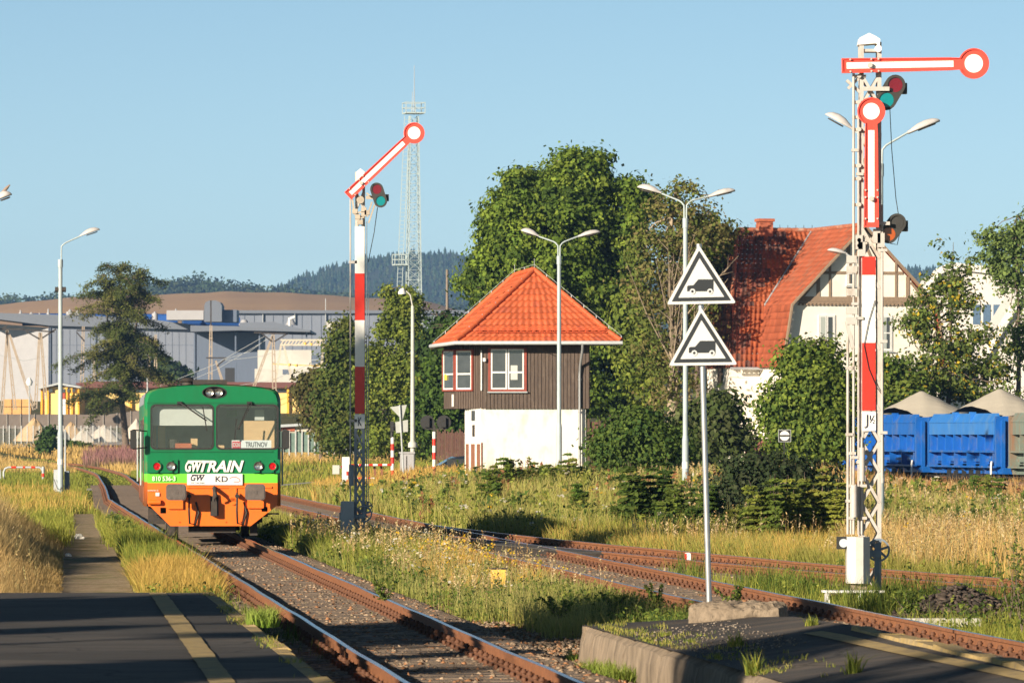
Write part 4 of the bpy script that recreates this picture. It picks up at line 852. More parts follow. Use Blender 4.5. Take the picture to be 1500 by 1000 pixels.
# lamp at the left frame edge, its pole stands outside the photo
ll=empty('lamp_post',(W(-40,0,150).x,150,gz(-14,150)),'lamp post at the left picture edge, only one lamp head showing with a bird','lamp post','street lamps around the station')
s=F/150; b=MB(); zt=EYE+.26-(300-HZ)/s; b.tube([(0,0,0),(0,0,zt-.9)],[.09,.06],14); b.tube([(0,0,zt-1),(0,0,zt-.15),(.06,0,zt-.05),(W(-2,0,150).x-W(-40,0,150).x,0,zt+.12)],.03,10); b.build('pole',M_lpost,ll); lamp_head(ll,(W(-8,0,150).x-W(-40,0,150).x,0,zt+.10),(.46,0,.17))
# bird
bp=W(8,277,150); bd=MB(); 
pts=[(-.11,0,-.075),(-.05,0,-.04),(.0,0,-.005),(.05,0,.045),(.085,0,.08),(.10,0,.10),(.135,0,.095)]
bd.tube([(bp.x+x,150+y,bp.z+z) for x,y,z in pts],[.008,.028,.045,.04,.024,.024,.004],10); bd.tube([(bp.x+.01,149.98,bp.z-.03),(bp.x+.01,149.98,bp.z-.1)],.005,5)
tag(bd.build('pigeon',mat('feather_brown',(.30,.22,.18),.8)),'small brown bird perched on the lamp head at the left picture edge','bird')
# lamp with bowl head, near the crossing
s=F/242; m4=empty('lamp_post',((604.5-750)/s,242,gz(-4,242)),'slim grey lamp pole with a small white bowl head, in front of the birch trees','lamp post','street lamps around the station')
q4=lambda X,Y:((X-604.5)/s,EYE-gz(-4,242)-(Y-HZ)/s)
b=MB(); b.tube([(0,0,0),(0,0,q4(0,448)[1])],[.11,.07],14); b.tube([(0,0,q4(0,450)[1]),(-.1,0,q4(0,432)[1]),(-.28,0,q4(0,426)[1])],.03,8); b.tube([(0,0,q4(0,655)[1]),(0,0,q4(0,649)[1]),(.0,0,q4(0,645)[1])],[.2,.2,.08],14); b.build('pole',mat('cream_grey_pole',(.5,.5,.46),.6),m4)
b=MB(); c=q4(589,429); b.tube([(c[0]-.0,0,c[1]-.05),(c[0]+.0,0,c[1]+.02),(c[0]+.02,0,c[1]+.12),(c[0]+.06,0,c[1]+.2)],[.17,.17,.12,.04],14); b.build('lamp_head',M_white,m4)
# ---------------------------------------------------------------- tiles
M_tile=mat_attr('clay_tiles',.7,0,bump=.15,spec=.3)
def tiled(name,parent,tl,tr,bl,br,course,tw,colf,amp=.022,raise_=.035):
    """roof plane laid in real overlapping courses of pantiles; corners top-left.. as seen from outside"""
    tl,tr,bl,br=[np.array(p,float) for p in (tl,tr,bl,br)]
    nrm=np.cross(br-bl,(tl-bl) if np.linalg.norm(tl-bl)>0 else (tr-bl)); nrm/=np.linalg.norm(nrm)
    if nrm[2]<0: nrm=-nrm
    hgt=max(np.linalg.norm(((tl+tr)-(bl+br))/2),.1); n=max(1,round(hgt/course)); nb=NB(); rng=np.random.default_rng(5)
    for i in range(n):
        t0=i/n; t1=(i+1)/n; a0=tl+(bl-tl)*t0; a1=tr+(br-tr)*t0; b0=tl+(bl-tl)*t1; b1=tr+(br-tr)*t1
        wd_=np.linalg.norm(b1-b0); m=max(1,round(wd_/tw)); S=6; k=m*S+1; u=np.linspace(0,1,k)[:,None]
        ph=(np.arange(k)%S)/S*2*PI+ (0); wv=(amp*np.cos(ph))[:,None]
        top=a0+(a1-a0)*u+nrm*wv*.7; drop=(b0-a0)/max(1e-6,np.linalg.norm(b0-a0))*(.03*np.cos(ph))[:,None]
        bot=b0+(b1-b0)*u+nrm*(raise_+wv)+drop; low=bot-nrm*(raise_+.01)
        col=np.array([colf(*(b0+(b1-b0)*q), rng) for q in (np.arange(m)+.5)/m]); ci=np.minimum(np.arange(k)//S,m-1)
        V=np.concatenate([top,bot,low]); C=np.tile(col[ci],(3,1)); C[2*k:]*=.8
        a=np.arange(k-1); T=np.concatenate([np.stack([a,a+k,a+k+1],1),np.stack([a,a+k+1,a+1],1),np.stack([a+k,a+2*k,a+2*k+1],1),np.stack([a+k,a+2*k+1,a+k+1],1)])
        nb.add(V,T,C)
    return nb.build(name,M_tile,parent)
def ridge(b,p,q,r=.09,n=None):
    p=Vector(p);q=Vector(q);L_=(q-p).length;n=n or max(2,int(L_/.38))
    for i in range(n):
        a=p.lerp(q,i/n); c=p.lerp(q,(i+1.12)/n if i<n-1 else 1); b.tube([a,c],[r,r*1.18],9)
# ---------------------------------------------------------------- signal box
ZS=214.; sS=F/ZS; xS=783.; SBX=empty('signal_box',((xS-750)/sS,ZS,0),'railway signal box with orange tiled roof, dark brown timber upper floor and white ground floor','signal box')
def v_(x,y): return ((x-xS)/sS,EYE-(y-HZ)/sS)
M_timber=mat('brown_weatherboard',(.088,.062,.048),.75,0,.28,5,(.19,.145,.11),.55,3,stretch=(6,6,.6)); M_wwall=mat('white_render',(.74,.71,.66),.85,0,.05,2,(.45,.38,.29),.6,1.6,bump=.25,stretch=(1,1,.5))
M_redfr=mat('red_brown_frame',(.26,.05,.03),.6,0,.15,8); M_upvc=mat('white_window_frame',(.75,.74,.72),.4,var=.03)
M_pane=mat('dark_reflecting_pane',(.05,.055,.06),.06,0,.2,3,spec=.8); M_plank=mat('brown_slats',(.22,.09,.05),.8,0,.2,8)
zT=v_(0,597)[1]; zE=v_(0,504)[1]
ux=lambda x:v_(x,0)[0]
poly=[(ux(708),0),(ux(694),.45),(ux(668),1.2),(ux(650),2.4),(ux(650),4.4),(ux(863),4.4),(ux(863),0)]
b=MB(); b.prism(poly,zT,zE,'z'); up=b.build('upper_wall',M_timber,SBX)
b=MB()
for i in range(len(poly)-1 if False else len(poly)):
    A=Vector(poly[i]);B_=Vector(poly[(i+1)%len(poly)]); d=B_-A; L_=d.length; nn=Vector((d.y,-d.x)).normalized()
    c=Vector((ux(760),2.2)); 
    if nn.dot((A+B_)/2-c)<0: nn=-nn
    k=max(1,int(L_/.135))
    for q in range(k):
        p=A+d*((q+.5)/k)+nn*.012; b.bar((p.x,p.y,zT-.03),(p.x,p.y,zE),.028,.11,0,up=(d.x,d.y,0))
b.build('weatherboards',M_timber,up)
low=[(ux(704.5),.08),(ux(680.5),1.25),(ux(680.5),4.3),(ux(858),4.3),(ux(858),.08)]
b=MB(); b.prism(low,-.5,zT,'z'); lw=b.build('ground_floor_wall',M_wwall,SBX)
def onwall(A,B_,t0,t1,z0,z1,d,name,m,parent,extra=0):
    """box lying on wall line A-B between fractions t0..t1, proud by d"""
    A=Vector(A);B_=Vector(B_);dd=B_-A; nn=Vector((dd.y,-dd.x)).normalized(); nn=nn if nn.y<0 or (abs(nn.y)<1e-6 and nn.x<0) else -nn
    p=A+dd*t0;q=A+dd*t1; b=MB(); vs=[(p-nn*.05),(q-nn*.05),(q+nn*d),(p+nn*d)]; b.prism([(w.x,w.y) for w in vs],z0,z1,'z'); return b.build(name,m,parent)
A,B_=low[1],low[0]
wo=onwall(A,B_,.42,.72,v_(0,617)[1],v_(0,600)[1],.03,'window',M_upvc,SBX); onwall(A,B_,.46,.68,v_(0,616)[1],v_(0,601)[1],.04,'pane',M_pane,wo)
onwall(A,B_,.5,.62,v_(0,639)[1],v_(0,622)[1],.03,'vent_slot',M_dark,SBX)
for t0,t1 in ((.1,.25),(.42,.62),(.78,.95)): onwall(A,B_,t0,t1,-.3,v_(0,650)[1],.03,'slatted_panel',M_plank,SBX)
onwall(low[0],low[4],.0-.0,.013,-.3,v_(0,648)[1],.03,'slatted_panel',M_plank,SBX)
# windows: a front pair and the bay
def win(parent,x0,x1,z0,z1,y,ncas=2,transom=.42,fr=.055,red=True,name='window'):
    b=MB()
    if red: b.add(*holed([(x0-.09,z0-.08),(x0-.09,z1+.03),(x1+.09,z1+.03),(x1+.09,z0-.08)],[[(x0,z0),(x0,z1),(x1,z1),(x1,z0)]],y-.05,.07))
    else: b.add(*holed([(x0-.05,z0-.05),(x0-.05,z1+.05),(x1+.05,z1+.05),(x1+.05,z0-.05)],[[(x0,z0),(x0,z1),(x1,z1),(x1,z0)]],y-.03,.05))
    w=b.build(name,M_redfr if red else M_upvc,parent)
    b=MB(); n=ncas; gap=.03; cw=(x1-x0)/n
    for i in range(n):
        a=x0+i*cw+gap/2; c=x0+(i+1)*cw-gap/2; holes=[]
        zt=z0+(z1-z0)*transom
        for h0,h1 in ([(z0+fr,zt-fr*.6),(zt+fr*.6,z1-fr)] if transom else [(z0+fr,z1-fr)]): holes.append([(a+fr,h0),(a+fr,h1),(c-fr,h1),(c-fr,h0)])
        b.add(*holed([(a,z0),(a,z1),(c,z1),(c,z0)],holes,y-.03,.045))
    b.build('frame',M_upvc,w); b=MB(); b.box(x0+.02,y-.008,z0+.02,x1-.02,y+.012,z1-.02); b.build('pane',M_pane,w)
    b=MB(); b.box(x0-.12,y-.12,z0-.13,x1+.12,y,z0-.085); b.build('sill',M_grey,w)
    return w
a=v_(718.5,570);c=v_(768,511); w=win(SBX,a[0],c[0],a[1],c[1],-.03)
b=MB(); q=v_(748,556);q2=v_(758,535); b.box(q[0],-.045,q[1],q2[0],-.04,q2[1]); b.build('paper_notice',mat('paper_white',(.55,.56,.52),.7,var=.03),w)
def bay(Aw,Bw,t0,t1,z0,z1,label_open=False):
    A=Vector(Aw);B_=Vector(Bw); d=B_-A; ang=math.atan2(d.y,d.x); e=bpy.data.objects.new('window',None); COL.objects.link(e); e.parent=SBX; e.location=(A.x,A.y,0); e.rotation_euler=(0,0,ang)
    L_=d.length; x0=L_*t0;x1=L_*t1;y=-.05
    for nm,m,args in (('red_frame',M_redfr,None),):
        b=MB(); b.add(*holed([(x0-.08,z0-.06),(x0-.08,z1+.05),(x1+.08,z1+.05),(x1+.08,z0-.06)],[[(x0,z0),(x0,z1),(x1,z1),(x1,z0)]],y-.05,.07)); b.build(nm,m,e)
    b=MB(); zt=z0+(z1-z0)*.4; fr=.06; b.add(*holed([(x0,z0),(x0,z1),(x1,z1),(x1,z0)],[[(x0+fr,z0+fr),(x0+fr,zt-.03),(x1-fr,zt-.03),(x1-fr,z0+fr)],[(x0+fr,zt+.03),(x0+fr,z1-fr),(x1-fr,z1-fr),(x1-fr,zt+.03)]],y-.03,.045)); b.build('frame',M_upvc,e)
    b=MB(); b.box(x0+.02,y-.008,z0+.02,x1-.02,y+.02,z1-.02); b.build('pane',M_pane,e); return e
bay(poly[2],poly[1],.08,.95,v_(0,570)[1],v_(0,513)[1]); bay(poly[3],poly[2],.05,.93,v_(0,570)[1],v_(0,513)[1])
b=MB(); q=v_(654,556);q2=v_(658,547); b.box(q[0]-.1,2.0,q[1],q2[0]-.1,2.05,q2[1]); b.build('yellow_card',mat('yellow_card',(.75,.55,.05),.6),SBX)
b=MB(); b.box(ux(706),-.07,v_(0,572)[1],ux(704),-.03,v_(0,513)[1]); q=v_(710,527); b.tube([(q[0],-.14,q[1]-.06),(q[0],-.14,q[1]+.07)],.07,10); b.build('outside_lamp',M_upvc,SBX)
b=MB(); q=v_(661,577);q2=v_(664,595); b.box(q[0],1.4,q2[1],q2[0],1.46,q[1]); b.build('white_board',M_upvc,SBX)
# roof
zEv=v_(0,501)[1]; A1=(0,1.9,v_(0,394)[1]); A2=(-.75,3.1,v_(0,401)[1]-.0); E1=(3.25,-.75,zEv);E2=(-2.95,-.75,zEv);E3=(-3.85,.9,zEv-.1);E4=(-3.85,5.1,zEv-.1);E5=(3.25,5.1,zEv)
def corange(x,y,z,rng): return (np.array([.45,.095,.033]) if rng.random()<.9 else np.array([.38,.08,.035]))*rng.uniform(.8,1.12)
mid=lambda P_,Q,t_:tuple(np.array(P_)*(1-t_)+np.array(Q)*t_)
K2=lambda E,Ap,dz=.0:(lambda m_:(m_[0],m_[1],m_[2]-dz))(mid(E,Ap,.17))
k1,k2,k3,k4=K2(E1,A1,.06),K2(E2,A1,.06),K2(E3,A1,.06),K2(E4,A2,.06)
RF=tiled('roof',SBX,A1,A1,k2,k1,.33,.24,corange,.012); tiled('roof_flare',RF,k2,k1,E2,E1,.33,.24,corange,.012)
tiled('roof_flank',RF,A1,A1,k3,k2,.33,.24,corange,.012); tiled('roof_flare',RF,k3,k2,E3,E2,.33,.26,corange)
tiled('roof_flank',RF,A2,A1,k4,k3,.33,.24,corange,.012); tiled('roof_flare',RF,k4,k3,E4,E3,.33,.26,corange)
b=MB(); b.add([E1,E2,E3,E4,E5,A1,A2],[(0,4,5),(4,3,6,5)]); b.add([(p[0],p[1],p[2]-.05) for p in (E1,E2,E3,E4,E5)],[(4,3,2,1,0)]); b.build('roof_back',mat('brown_soffit',(.12,.07,.05),.8),RF)
b=MB(); 
for p,q in ((A1,k1),(k1,E1),(A1,k2),(k2,E2),(A2,k4),(k4,E4),(A2,A1),(A1,E5)): ridge(b,(p[0],p[1],p[2]+.05),(q[0],q[1],q[2]+.06),.085)
b.build('ridge_tiles',mat('ridge_orange',(.48,.10,.03),.7,var=.15,scale=9),RF)
b=MB(); o_=lambda p,dx,dy:(p[0]+dx,p[1]+dy,p[2]-.04)
b.tube([o_(E1,.05,-.07),o_(E2,-.02,-.07),o_(E3,-.07,-.02),o_(E4,-.07,0)],.075,8); b.build('gutter',M_grey,RF)
b=MB(); zs_=v_(0,487)[1]; yy=-.42
for h in (0,.09,.16): b.tube([(ux(697),yy-.08,zs_+h),(ux(889),yy-.08,zs_+h)],.018,6)
for x in np.linspace(ux(703),ux(883),8): b.bar((x,yy,zs_-.08),(x,yy-.09,zs_+.2),.03,.02)
b.build('snow_guard',mat('guard_orange',(.6,.1,.03),.6),RF)
b=MB()
def wire(b,p,q,n=5,r=.008,h=.11):
    for i in range(n+1):
        c=Vector(p).lerp(Vector(q),i/n); b.bar(c,c+Vector((0,0,h)),.03,.012)
    b.tube([Vector(p)+Vector((0,0,h)),Vector(q)+Vector((0,0,h))],r,5)
for p,q in ((A1,E1),(A1,A2),(A2,E4)): wire(b,(p[0],p[1],p[2]+.12),(q[0],q[1],q[2]+.12),7 if q!=A2 else 2)
for p in (A1,A2): b.tube([(p[0],p[1],p[2]+.1),(p[0],p[1],p[2]+.45)],.01,5)
wire(b,(A1[0],A1[1]-.05,A1[2]+.08),(E2[0],E2[1],E2[2]+.08),6,.001,.06)
b.build('lightning_conductor',M_grey,RF)
b=MB(); q=v_(853,506); b.tube([(q[0],-.8,q[1]+.1),(q[0],-.78,q[1]-.15),(q[0]-.08,-.15,q[1]-.75),(q[0]-.1,-.1,q[1]-1.1),(q[0]-.1,-.1,0)],.05,10)
for h in (4.2,3.0,1.7): b.box(q[0]-.16,-.12,h,q[0]-.04,.05,h+.03)
b.build('downpipe',mat('zinc_pipe',(.33,.34,.35),.4,.4,.1),SBX)
b=MB(); b.tube([(ux(766),-.72,zEv-.05),(ux(795),-.45,v_(0,513)[1]),(ux(820),-.1,v_(0,524)[1])],.008,5); b.tube([(ux(641),1,zEv-.1),(ux(636),.8,zEv-.45),(ux(650),.9,zEv-.5),(ux(668),1.1,zEv-.15)],.008,5); b.build('cable',M_dark,SBX)

# ---------------------------------------------------------------- house
ZH=278.; sH=F/ZH; xH=1264.; HS=empty('house',((xH-750)/sH,ZH,0),'old cream house with half timbered gable and patched red tiled roof behind the bushes','house',rz=R(15))
M_hw=mat('cream_render',(.84,.79,.71),.9,0,.05,1.2,(.6,.5,.38),.35,.8,bump=.15); M_beam=mat('old_timber_beam',(.27,.195,.135),.85,0,.2,6,stretch=(3,3,1))
zp=12.36;zb=8.5;ze=5.46;hb=3.6;he=3.95;vr=8.0
hz=lambda y:EYE-(y-HZ)/sH
hu=lambda x:(x-xH)/sH/.966
b=MB(); b.prism([(-he,-.5),(he,-.5),(he,ze),(hb,zb),(0,zp-.1),(-hb,zb),(-he,ze)],0,11.2,'y'); b.box(-5.5,4.2,-.5,-3.9,11.8,ze); b.box(3.9,4.2,-.5,7.5,11.8,ze)
b.prism([(-5.3,ze),(-3.5,ze),(-3.5,zb),(-5.1,zb)],4.5,11.6,'y'); b.build('wall',M_hw,HS)
old_shaded=[(.20,.06,.04),(.13,.05,.035),(.27,.08,.04),(.10,.045,.035)]
def chouse(x,y,z,rng):
    # newer bright tiles patched along the lower right of the main slope, older ones elsewhere, tree shadow painted into their dark colours
    new = x > -4.4+.9*max(0,z-8.5)+.35*math.sin(z*4) if z>8.4 else x>-4.7+.3*math.sin(z*5)
    if new: return np.array([.37,.09,.032])*rng.uniform(.75,1.1)
    return np.array(old_shaded[rng.integers(4)])*rng.uniform(.8,1.15)
def cwing(x,y,z,rng): return (np.array([.32,.08,.036]) if rng.random()<.75 or z<9 else np.array([.26,.09,.05]))*rng.uniform(.75,1.15)
o=.3
rf=tiled('roof',HS,(-3.95,vr,zp),(0,vr,zp),(-5.4,4.2,zb),(0,4.2,zb),.34,.24,chouse,.02,.03)
tiled('roof_mansard',rf,(-5.4,4.2,zb),(-3.5,4.2,zb),(-5.6,3.7,ze),(-3.9,3.7,ze),.34,.24,chouse,.02,.03)
tiled('roof_hip',rf,(-3.95,vr,zp),(-3.95,vr,zp),(-5.45,11.8,zb),(-5.4,4.2,zb),.34,.24,chouse,.02,.03)
tiled('roof_hip',rf,(-5.45,11.8,zb),(-5.4,4.2,zb),(-5.7,12,ze),(-5.6,3.7,ze),.34,.24,chouse,.02,.03)
tiled('roof_wing',rf,(0,11.2,zp),(0,-o,zp),(-hb-.1,11.2,zb),(-hb-.1,-o,zb),.34,.24,cwing,.02,.03)
tiled('roof_wing',rf,(-hb-.1,4.2,zb),(-hb-.1,-o,zb),(-he-.25,3.7,ze),(-he-.25,-o,ze),.34,.24,cwing,.02,.03)
tiled('roof_wing',rf,(0,-o,zp),(0,11.2,zp),(hb+.1,-o,zb),(hb+.1,11.2,zb),.34,.24,cwing,.02,.03)
tiled('roof_wing',rf,(hb+.1,-o,zb),(hb+.1,11.2,zb),(he+.25,-o,ze),(he+.25,11.2,ze),.34,.24,cwing,.02,.03)
tiled('roof',rf,(0,vr,zp-.03),(2.6,vr,zp-.03),(0,4.2,zb),(4.6,4.2,zb),.34,.24,chouse,.02,.03)
b=MB()
for sx in (-1,1):
    b.bar((0,-o-.03,zp-.02),(sx*(hb+.12),-o-.03,zb-.02),.08,.26,up=(0,1,0)); b.bar((sx*(hb+.12),-o-.03,zb+.02),(sx*(he+.27),-o-.03,ze-.05),.08,.22,up=(0,1,0))
b.build('bargeboard',M_beam,HS)
# half timbering
zl=hz(430)-.0; hw_=lambda z:hb*(zp-z)/(zp-zb)
b=MB(); zl=hz(432)-.6; zl=8.75
b.box(-hb+.15,-.05,zl-.12,hb-.15,.02,zl+.13); b.box(-hb+.3,-.09,zl-.22,hb-.3,.02,zl-.13)
zm=10.05
b.box(-hw_(zm)+.1,-.045,zm-.07,hw_(zm)-.1,.02,zm+.07)
for u in (-2.3,-.75,.75,2.3): b.box(u-.09,-.04,zl+.13,u+.09,.02,min(zp-.5,zl+.13+(hb-abs(u))*1.04-.35))
for sx in (-1,1):
    b.bar((sx*3.1,-.03,zl+.1),(sx*2.45,-.03,zl+.85),.12,.03,up=(0,1,0)); b.bar((sx*.7,-.03,zm+.1),(sx*.1,-.03,zp-.9),.12,.03,up=(0,1,0)); b.bar((sx*1.7,-.03,zl+.13),(sx*1.7,-.03,zm+.55),.12,.03,up=(0,1,0))
for k in range(34): x=-3.35+k*.2; b.box(x,-.11,zl-.30,x+.1,-.02,zl-.22)
b.build('timber_framing',M_beam,HS)
for x0,x1,y0,y1,nc in ((1241,1251,384,417,1),(1199,1221,463,512,2),(1293,1306,463,512,1)):
    w=win(HS,hu(x0),hu(x1),hz(y1),hz(y0),-.02,nc,.0 if nc==2 else .5,.05,False)
    if y0>450: b=MB(); b.box(hu(x0)+.05,-.045,hz(y1)+.05,hu(x0)+.05+.35*(hu(x1)-hu(x0)),-.035,hz(y0)-.05); b.build('curtain',mat('grey_curtain',(.38,.42,.40),.8,stretch=(12,1,1)),w)
b=MB(); q=hu(1128); b.box(-2.85,vr-.3,zp-.5,-2.15,vr+.3,hz(317)); b.box(-2.92,vr-.37,hz(317),-2.08,vr+.37,hz(312.5)); ch=b.build('chimney',mat('chimney_brick',(.42,.12,.06),.85,0,.2,12,(.25,.09,.06),.5,6),rf)
b=MB(); b.box(-5.3,9.8,8,-4.4,10.8,hz(349)-.15); b.box(-5.4,9.7,hz(349)-.15,-4.3,10.9,hz(349)); b.build('chimney',mat('pale_chimney',(.45,.38,.30),.9),rf)
b=MB(); ridge(b,(-3.95,vr,zp+.05),(.0,vr,zp+.05),.1); ridge(b,(0,vr,zp+.05),(0,-o,zp+.05),.1); ridge(b,(-3.95,vr,zp+.04),(-5.4,4.2,zb+.04),.1); ridge(b,(-3.95,vr,zp+.04),(-5.45,11.8,zb+.04),.1); b.build('ridge_tiles',mat('ridge_red',(.38,.12,.06),.8,0,.25,8,(.55,.42,.33),.7,3),rf)
b=MB(); b.tube([(0,vr,zp+.06),(-3.68,4.22,zb+.08),(-3.98,3.75,ze)],.05,6); b.tube([(-5.65,3.6,ze-.05),(-3.9,3.6,ze-.05)],.07,8); b.tube([(-3.95,-.1,ze),(-3.95,-.1,0)],.05,8); b.build_each('flashing',mat('zinc_flashing',(.45,.47,.50),.4,.3,.1),rf)
for k in range(10):
    b=MB(); b.bar((-3.8+k*.42 if k<9 else 0,vr,zp+.12),(-3.8+k*.42 if k<9 else 0,vr,zp+.3),.02,.02); b.build('lightning_stub',M_dark,rf)
for v0,v1,y0,y1 in ((2.6,3.5,505,560),(2.6,3.5,590,640),(6,6.9,505,560)):
    b=MB(); b.box(-5.54,v0+2.6-.08,hz(y1)-.08,-5.47,v1+2.6+.08,hz(y0)+.08); w=b.build('window',M_grey,HS); b=MB(); b.box(-5.56,v0+2.6,hz(y1),-5.50,v1+2.6,hz(y0)); b.build('pane',M_pane,w)

# ---------------------------------------------------------------- ore wagons
M_blue=paint('wagon_blue',(.008,.11,.44),.4,.12,(.16,.17,.20),.4,1.8); M_wgrey=paint('wagon_faded_green',(.16,.20,.17),.6,.15,(.26,.14,.08),.8,1.2); M_spoil=mat('pale_gravel_load',(.46,.42,.35),.95,0,.1,25,bump=.8,bscale=18)
M_cap=paint('wagon_cap_pale_blue',(.03,.18,.55),.3,.1,(.12,.25,.45),.5,2.)
def wagon(Zc,label,body,cap,L_=10.4):
    """self-discharging wagon; local y along the track, side facing -x"""
    root=empty('hopper_wagon',(c4_(Zc),Zc,0),label,'freight wagon','loaded hopper wagons behind the tall grass',rz=math.atan(.2)); h=L_/2
    b=MB(); S=[(-1.3,.95),(-1.3,2.45),(-1.36,2.5),(-1.36,2.78),(-1.1,2.98),(1.1,2.98),(1.36,2.78),(1.36,2.5),(1.3,2.45),(1.3,.95)]
    b.prism([(-1.18,1.0),(-1.18,2.5),(-1.18,2.7),(1.18,2.7),(1.18,1.0)],-h+.3,h-.3)
    b.build('hopper_body',body,root)
    b=MB()
    for sx in (-1,1):
        b.add([(sx*1.5,-h+.5,2.62),(sx*1.5,h-.5,2.62),(sx*1.28,h-.5,2.98),(sx*1.28,-h+.5,2.98),(sx*1.2,-h+.5,2.6),(sx*1.2,h-.5,2.6)],[(0,1,2,3),(0,4,5,1),(0,3,4),(1,5,2),(2,5,4,3)])
        b.box(min(sx*1.47,sx*1.42),-h+.5,2.15,max(sx*1.47,sx*1.42),h-.5,2.62)
        for k in (.36,.62): y=-h+.5+(L_-1)*k; b.box(min(sx*1.5,sx*1.25),y-.09,2.6,max(sx*1.5,sx*1.25),y+.09,3.04)
    b.build('side_cap',cap,root)
    b=MB()
    for sx in (-1,1):
        for k in range(9): y=-h+.6+k*(L_-1.2)/8; b.box(min(sx*1.46,sx*1.15),y-.03,1.52,max(sx*1.46,sx*1.15),y+.03,2.16)
        b.box(min(sx*1.55,sx*1.15),-h+.5,1.45,max(sx*1.55,sx*1.15),h-.5,1.53); 
        for k in range(6):
            y=-h+.6+k*(L_-1.2)/5; b.add([(sx*1.5,y-.03,1.45),(sx*1.15,y-.03,1.45),(sx*1.15,y-.03,.9),(sx*1.5,y-.03,.9),(sx*1.5,y+.03,1.45),(sx*1.15,y+.03,1.45),(sx*1.15,y+.03,.9),(sx*1.5,y+.03,.9)],[(0,1,2,3),(4,7,6,5),(0,3,7,4),(2,6,7,3),(0,4,5,1)])
            if k<5: b.box(min(sx*1.36,sx*1.3),y+.5,1.1,max(sx*1.36,sx*1.3),y+1.5,1.22)
        b.box(min(sx*1.58,sx*1.1),-h+.5,.86,max(sx*1.58,sx*1.1),h-.5,.93)
        for k in range(7): y=-h+.7+k*(L_-1.4)/6; b.add([(sx*1.15,y,.88),(sx*1.55,y,.88),(sx*1.15,y,.6),(sx*1.15,y+.05,.88),(sx*1.55,y+.05,.88),(sx*1.15,y+.05,.6)],[(0,1,2),(3,5,4),(0,3,4,1),(1,4,5,2)])
    b.build('side_ribs',body,root)
    b=MB()
    for sy in (-1,1):
        b.box(-1.48,sy*(h-.34)-.08,.9,1.48,sy*(h-.34)+.08,2.86); 
        for x in (-1.2,-.4,.4,1.2): b.box(x-.07,sy*(h-.2)-.06,.8,x+.07,sy*(h-.2)+.06,2.7)
    b.box(-1.25,-h,.62,1.25,h,.86); b.build('end_bulkhead',body,root)
    # load: two cones with a saddle
    nx,ny=22,60; xs=np.linspace(-1.2,1.2,nx); ys=np.linspace(-h+.35,h-.35,ny); b=MB(); vs=[]
    for y in ys:
        for x in xs:
            z=max(4.0-math.hypot(x*.62,(y+.4)*.22,.02), 3.5-math.hypot(x*.62,(y-3.2)*.26,.04))+float(nz(x*3,y*2))*.03
            vs.append((x,y,max(z,2.62)))
    b.add(vs,[(i*nx+k,i*nx+k+1,(i+1)*nx+k+1,(i+1)*nx+k) for i in range(ny-1) for k in range(nx-1)],0,True); b.build('gravel_load',M_spoil,root)
    b=MB(); b.box(-1.0,-h+.2,.45,1.0,h-.2,.62); b.box(-.3,-h-.3,.5,.3,-h,.8)
    for y in (-2.,-1.,0.,1.2,2.2): b.box(-1.3,y,.4,-1.0,y+.5,.75)
    b.build('underframe',M_black,root)
    for y in (-h+1.3,-h+3.1,h-3.1,h-1.3):
        for sx in (-1,1): b=MB(); b.tube([(sx*.68,y,.43),(sx*.84,y,.43)],.43,22); b.tube([(sx*.95,y,.43),(sx*1.08,y,.43)],.15,10); b.build('wheel',M_dark,root)
    for yc in (-h+2.2,h-2.2):
        for sx in (-1,1): b=MB(); b.tube([(sx*1.05,yc-1.4,.4),(sx*1.05,yc-.6,.66),(sx*1.05,yc+.6,.66),(sx*1.05,yc+1.4,.4)],.07,8); b.build('bogie_frame',M_dark,root)
    b=MB(); b.tube([(-1.56,-h+.55,1.1),(-1.6,-h+.5,.95),(-1.6,-h+.5,.1)],.04,8)
    b.bar((-1.5,-h+.0,.35),(-1.5,-h+1.3,.35),.05,.03); b.bar((-1.5,-h+1.25,.36),(-1.5,-h+1.25,.0),.05,.03); b.bar((-1.5,-h+1.25,.02),(-1.5,-h+.0,-.25),.05,.03); b.build('white_handle',M_white,root)
    for sx in (-.87,.87): b=MB(); b.tube([(sx,-h-.02,.8),(sx,-h-.5,.8)],.09,10); b.tube([(sx,-h-.5,.8),(sx,-h-.56,.8)],.22,16); b.build('buffer',M_dark,root)
    return root
wagon(248.4,'blue hopper wagon, the farthest, mostly hidden between mast and lamp post',M_blue,M_blue)
wagon(237.0,'blue hopper wagon heaped with gravel, the farther one, half behind the lamp post',M_blue,M_blue)
wagon(225.6,'blue hopper wagon heaped with gravel, between the other blue wagon and the faded green one',M_blue,M_cap)
wagon(214.2,'faded grey green hopper wagon with rust at the right picture edge',M_wgrey,M_wgrey)
b=MB(); b.box(-1.4,-3,-.5,3.2,3,.38); b.box(-1.5,-3.1,.38,3.3,3.1,.46); o=b.build('loading_ramp',mat('ramp_rust_brown',(.16,.09,.06),.9,0,.2,4)); o.location=(W(1500,0,200).x,200,0); tag(o,'low rusty brown ramp edge at the right picture edge below the faded wagon','ramp')
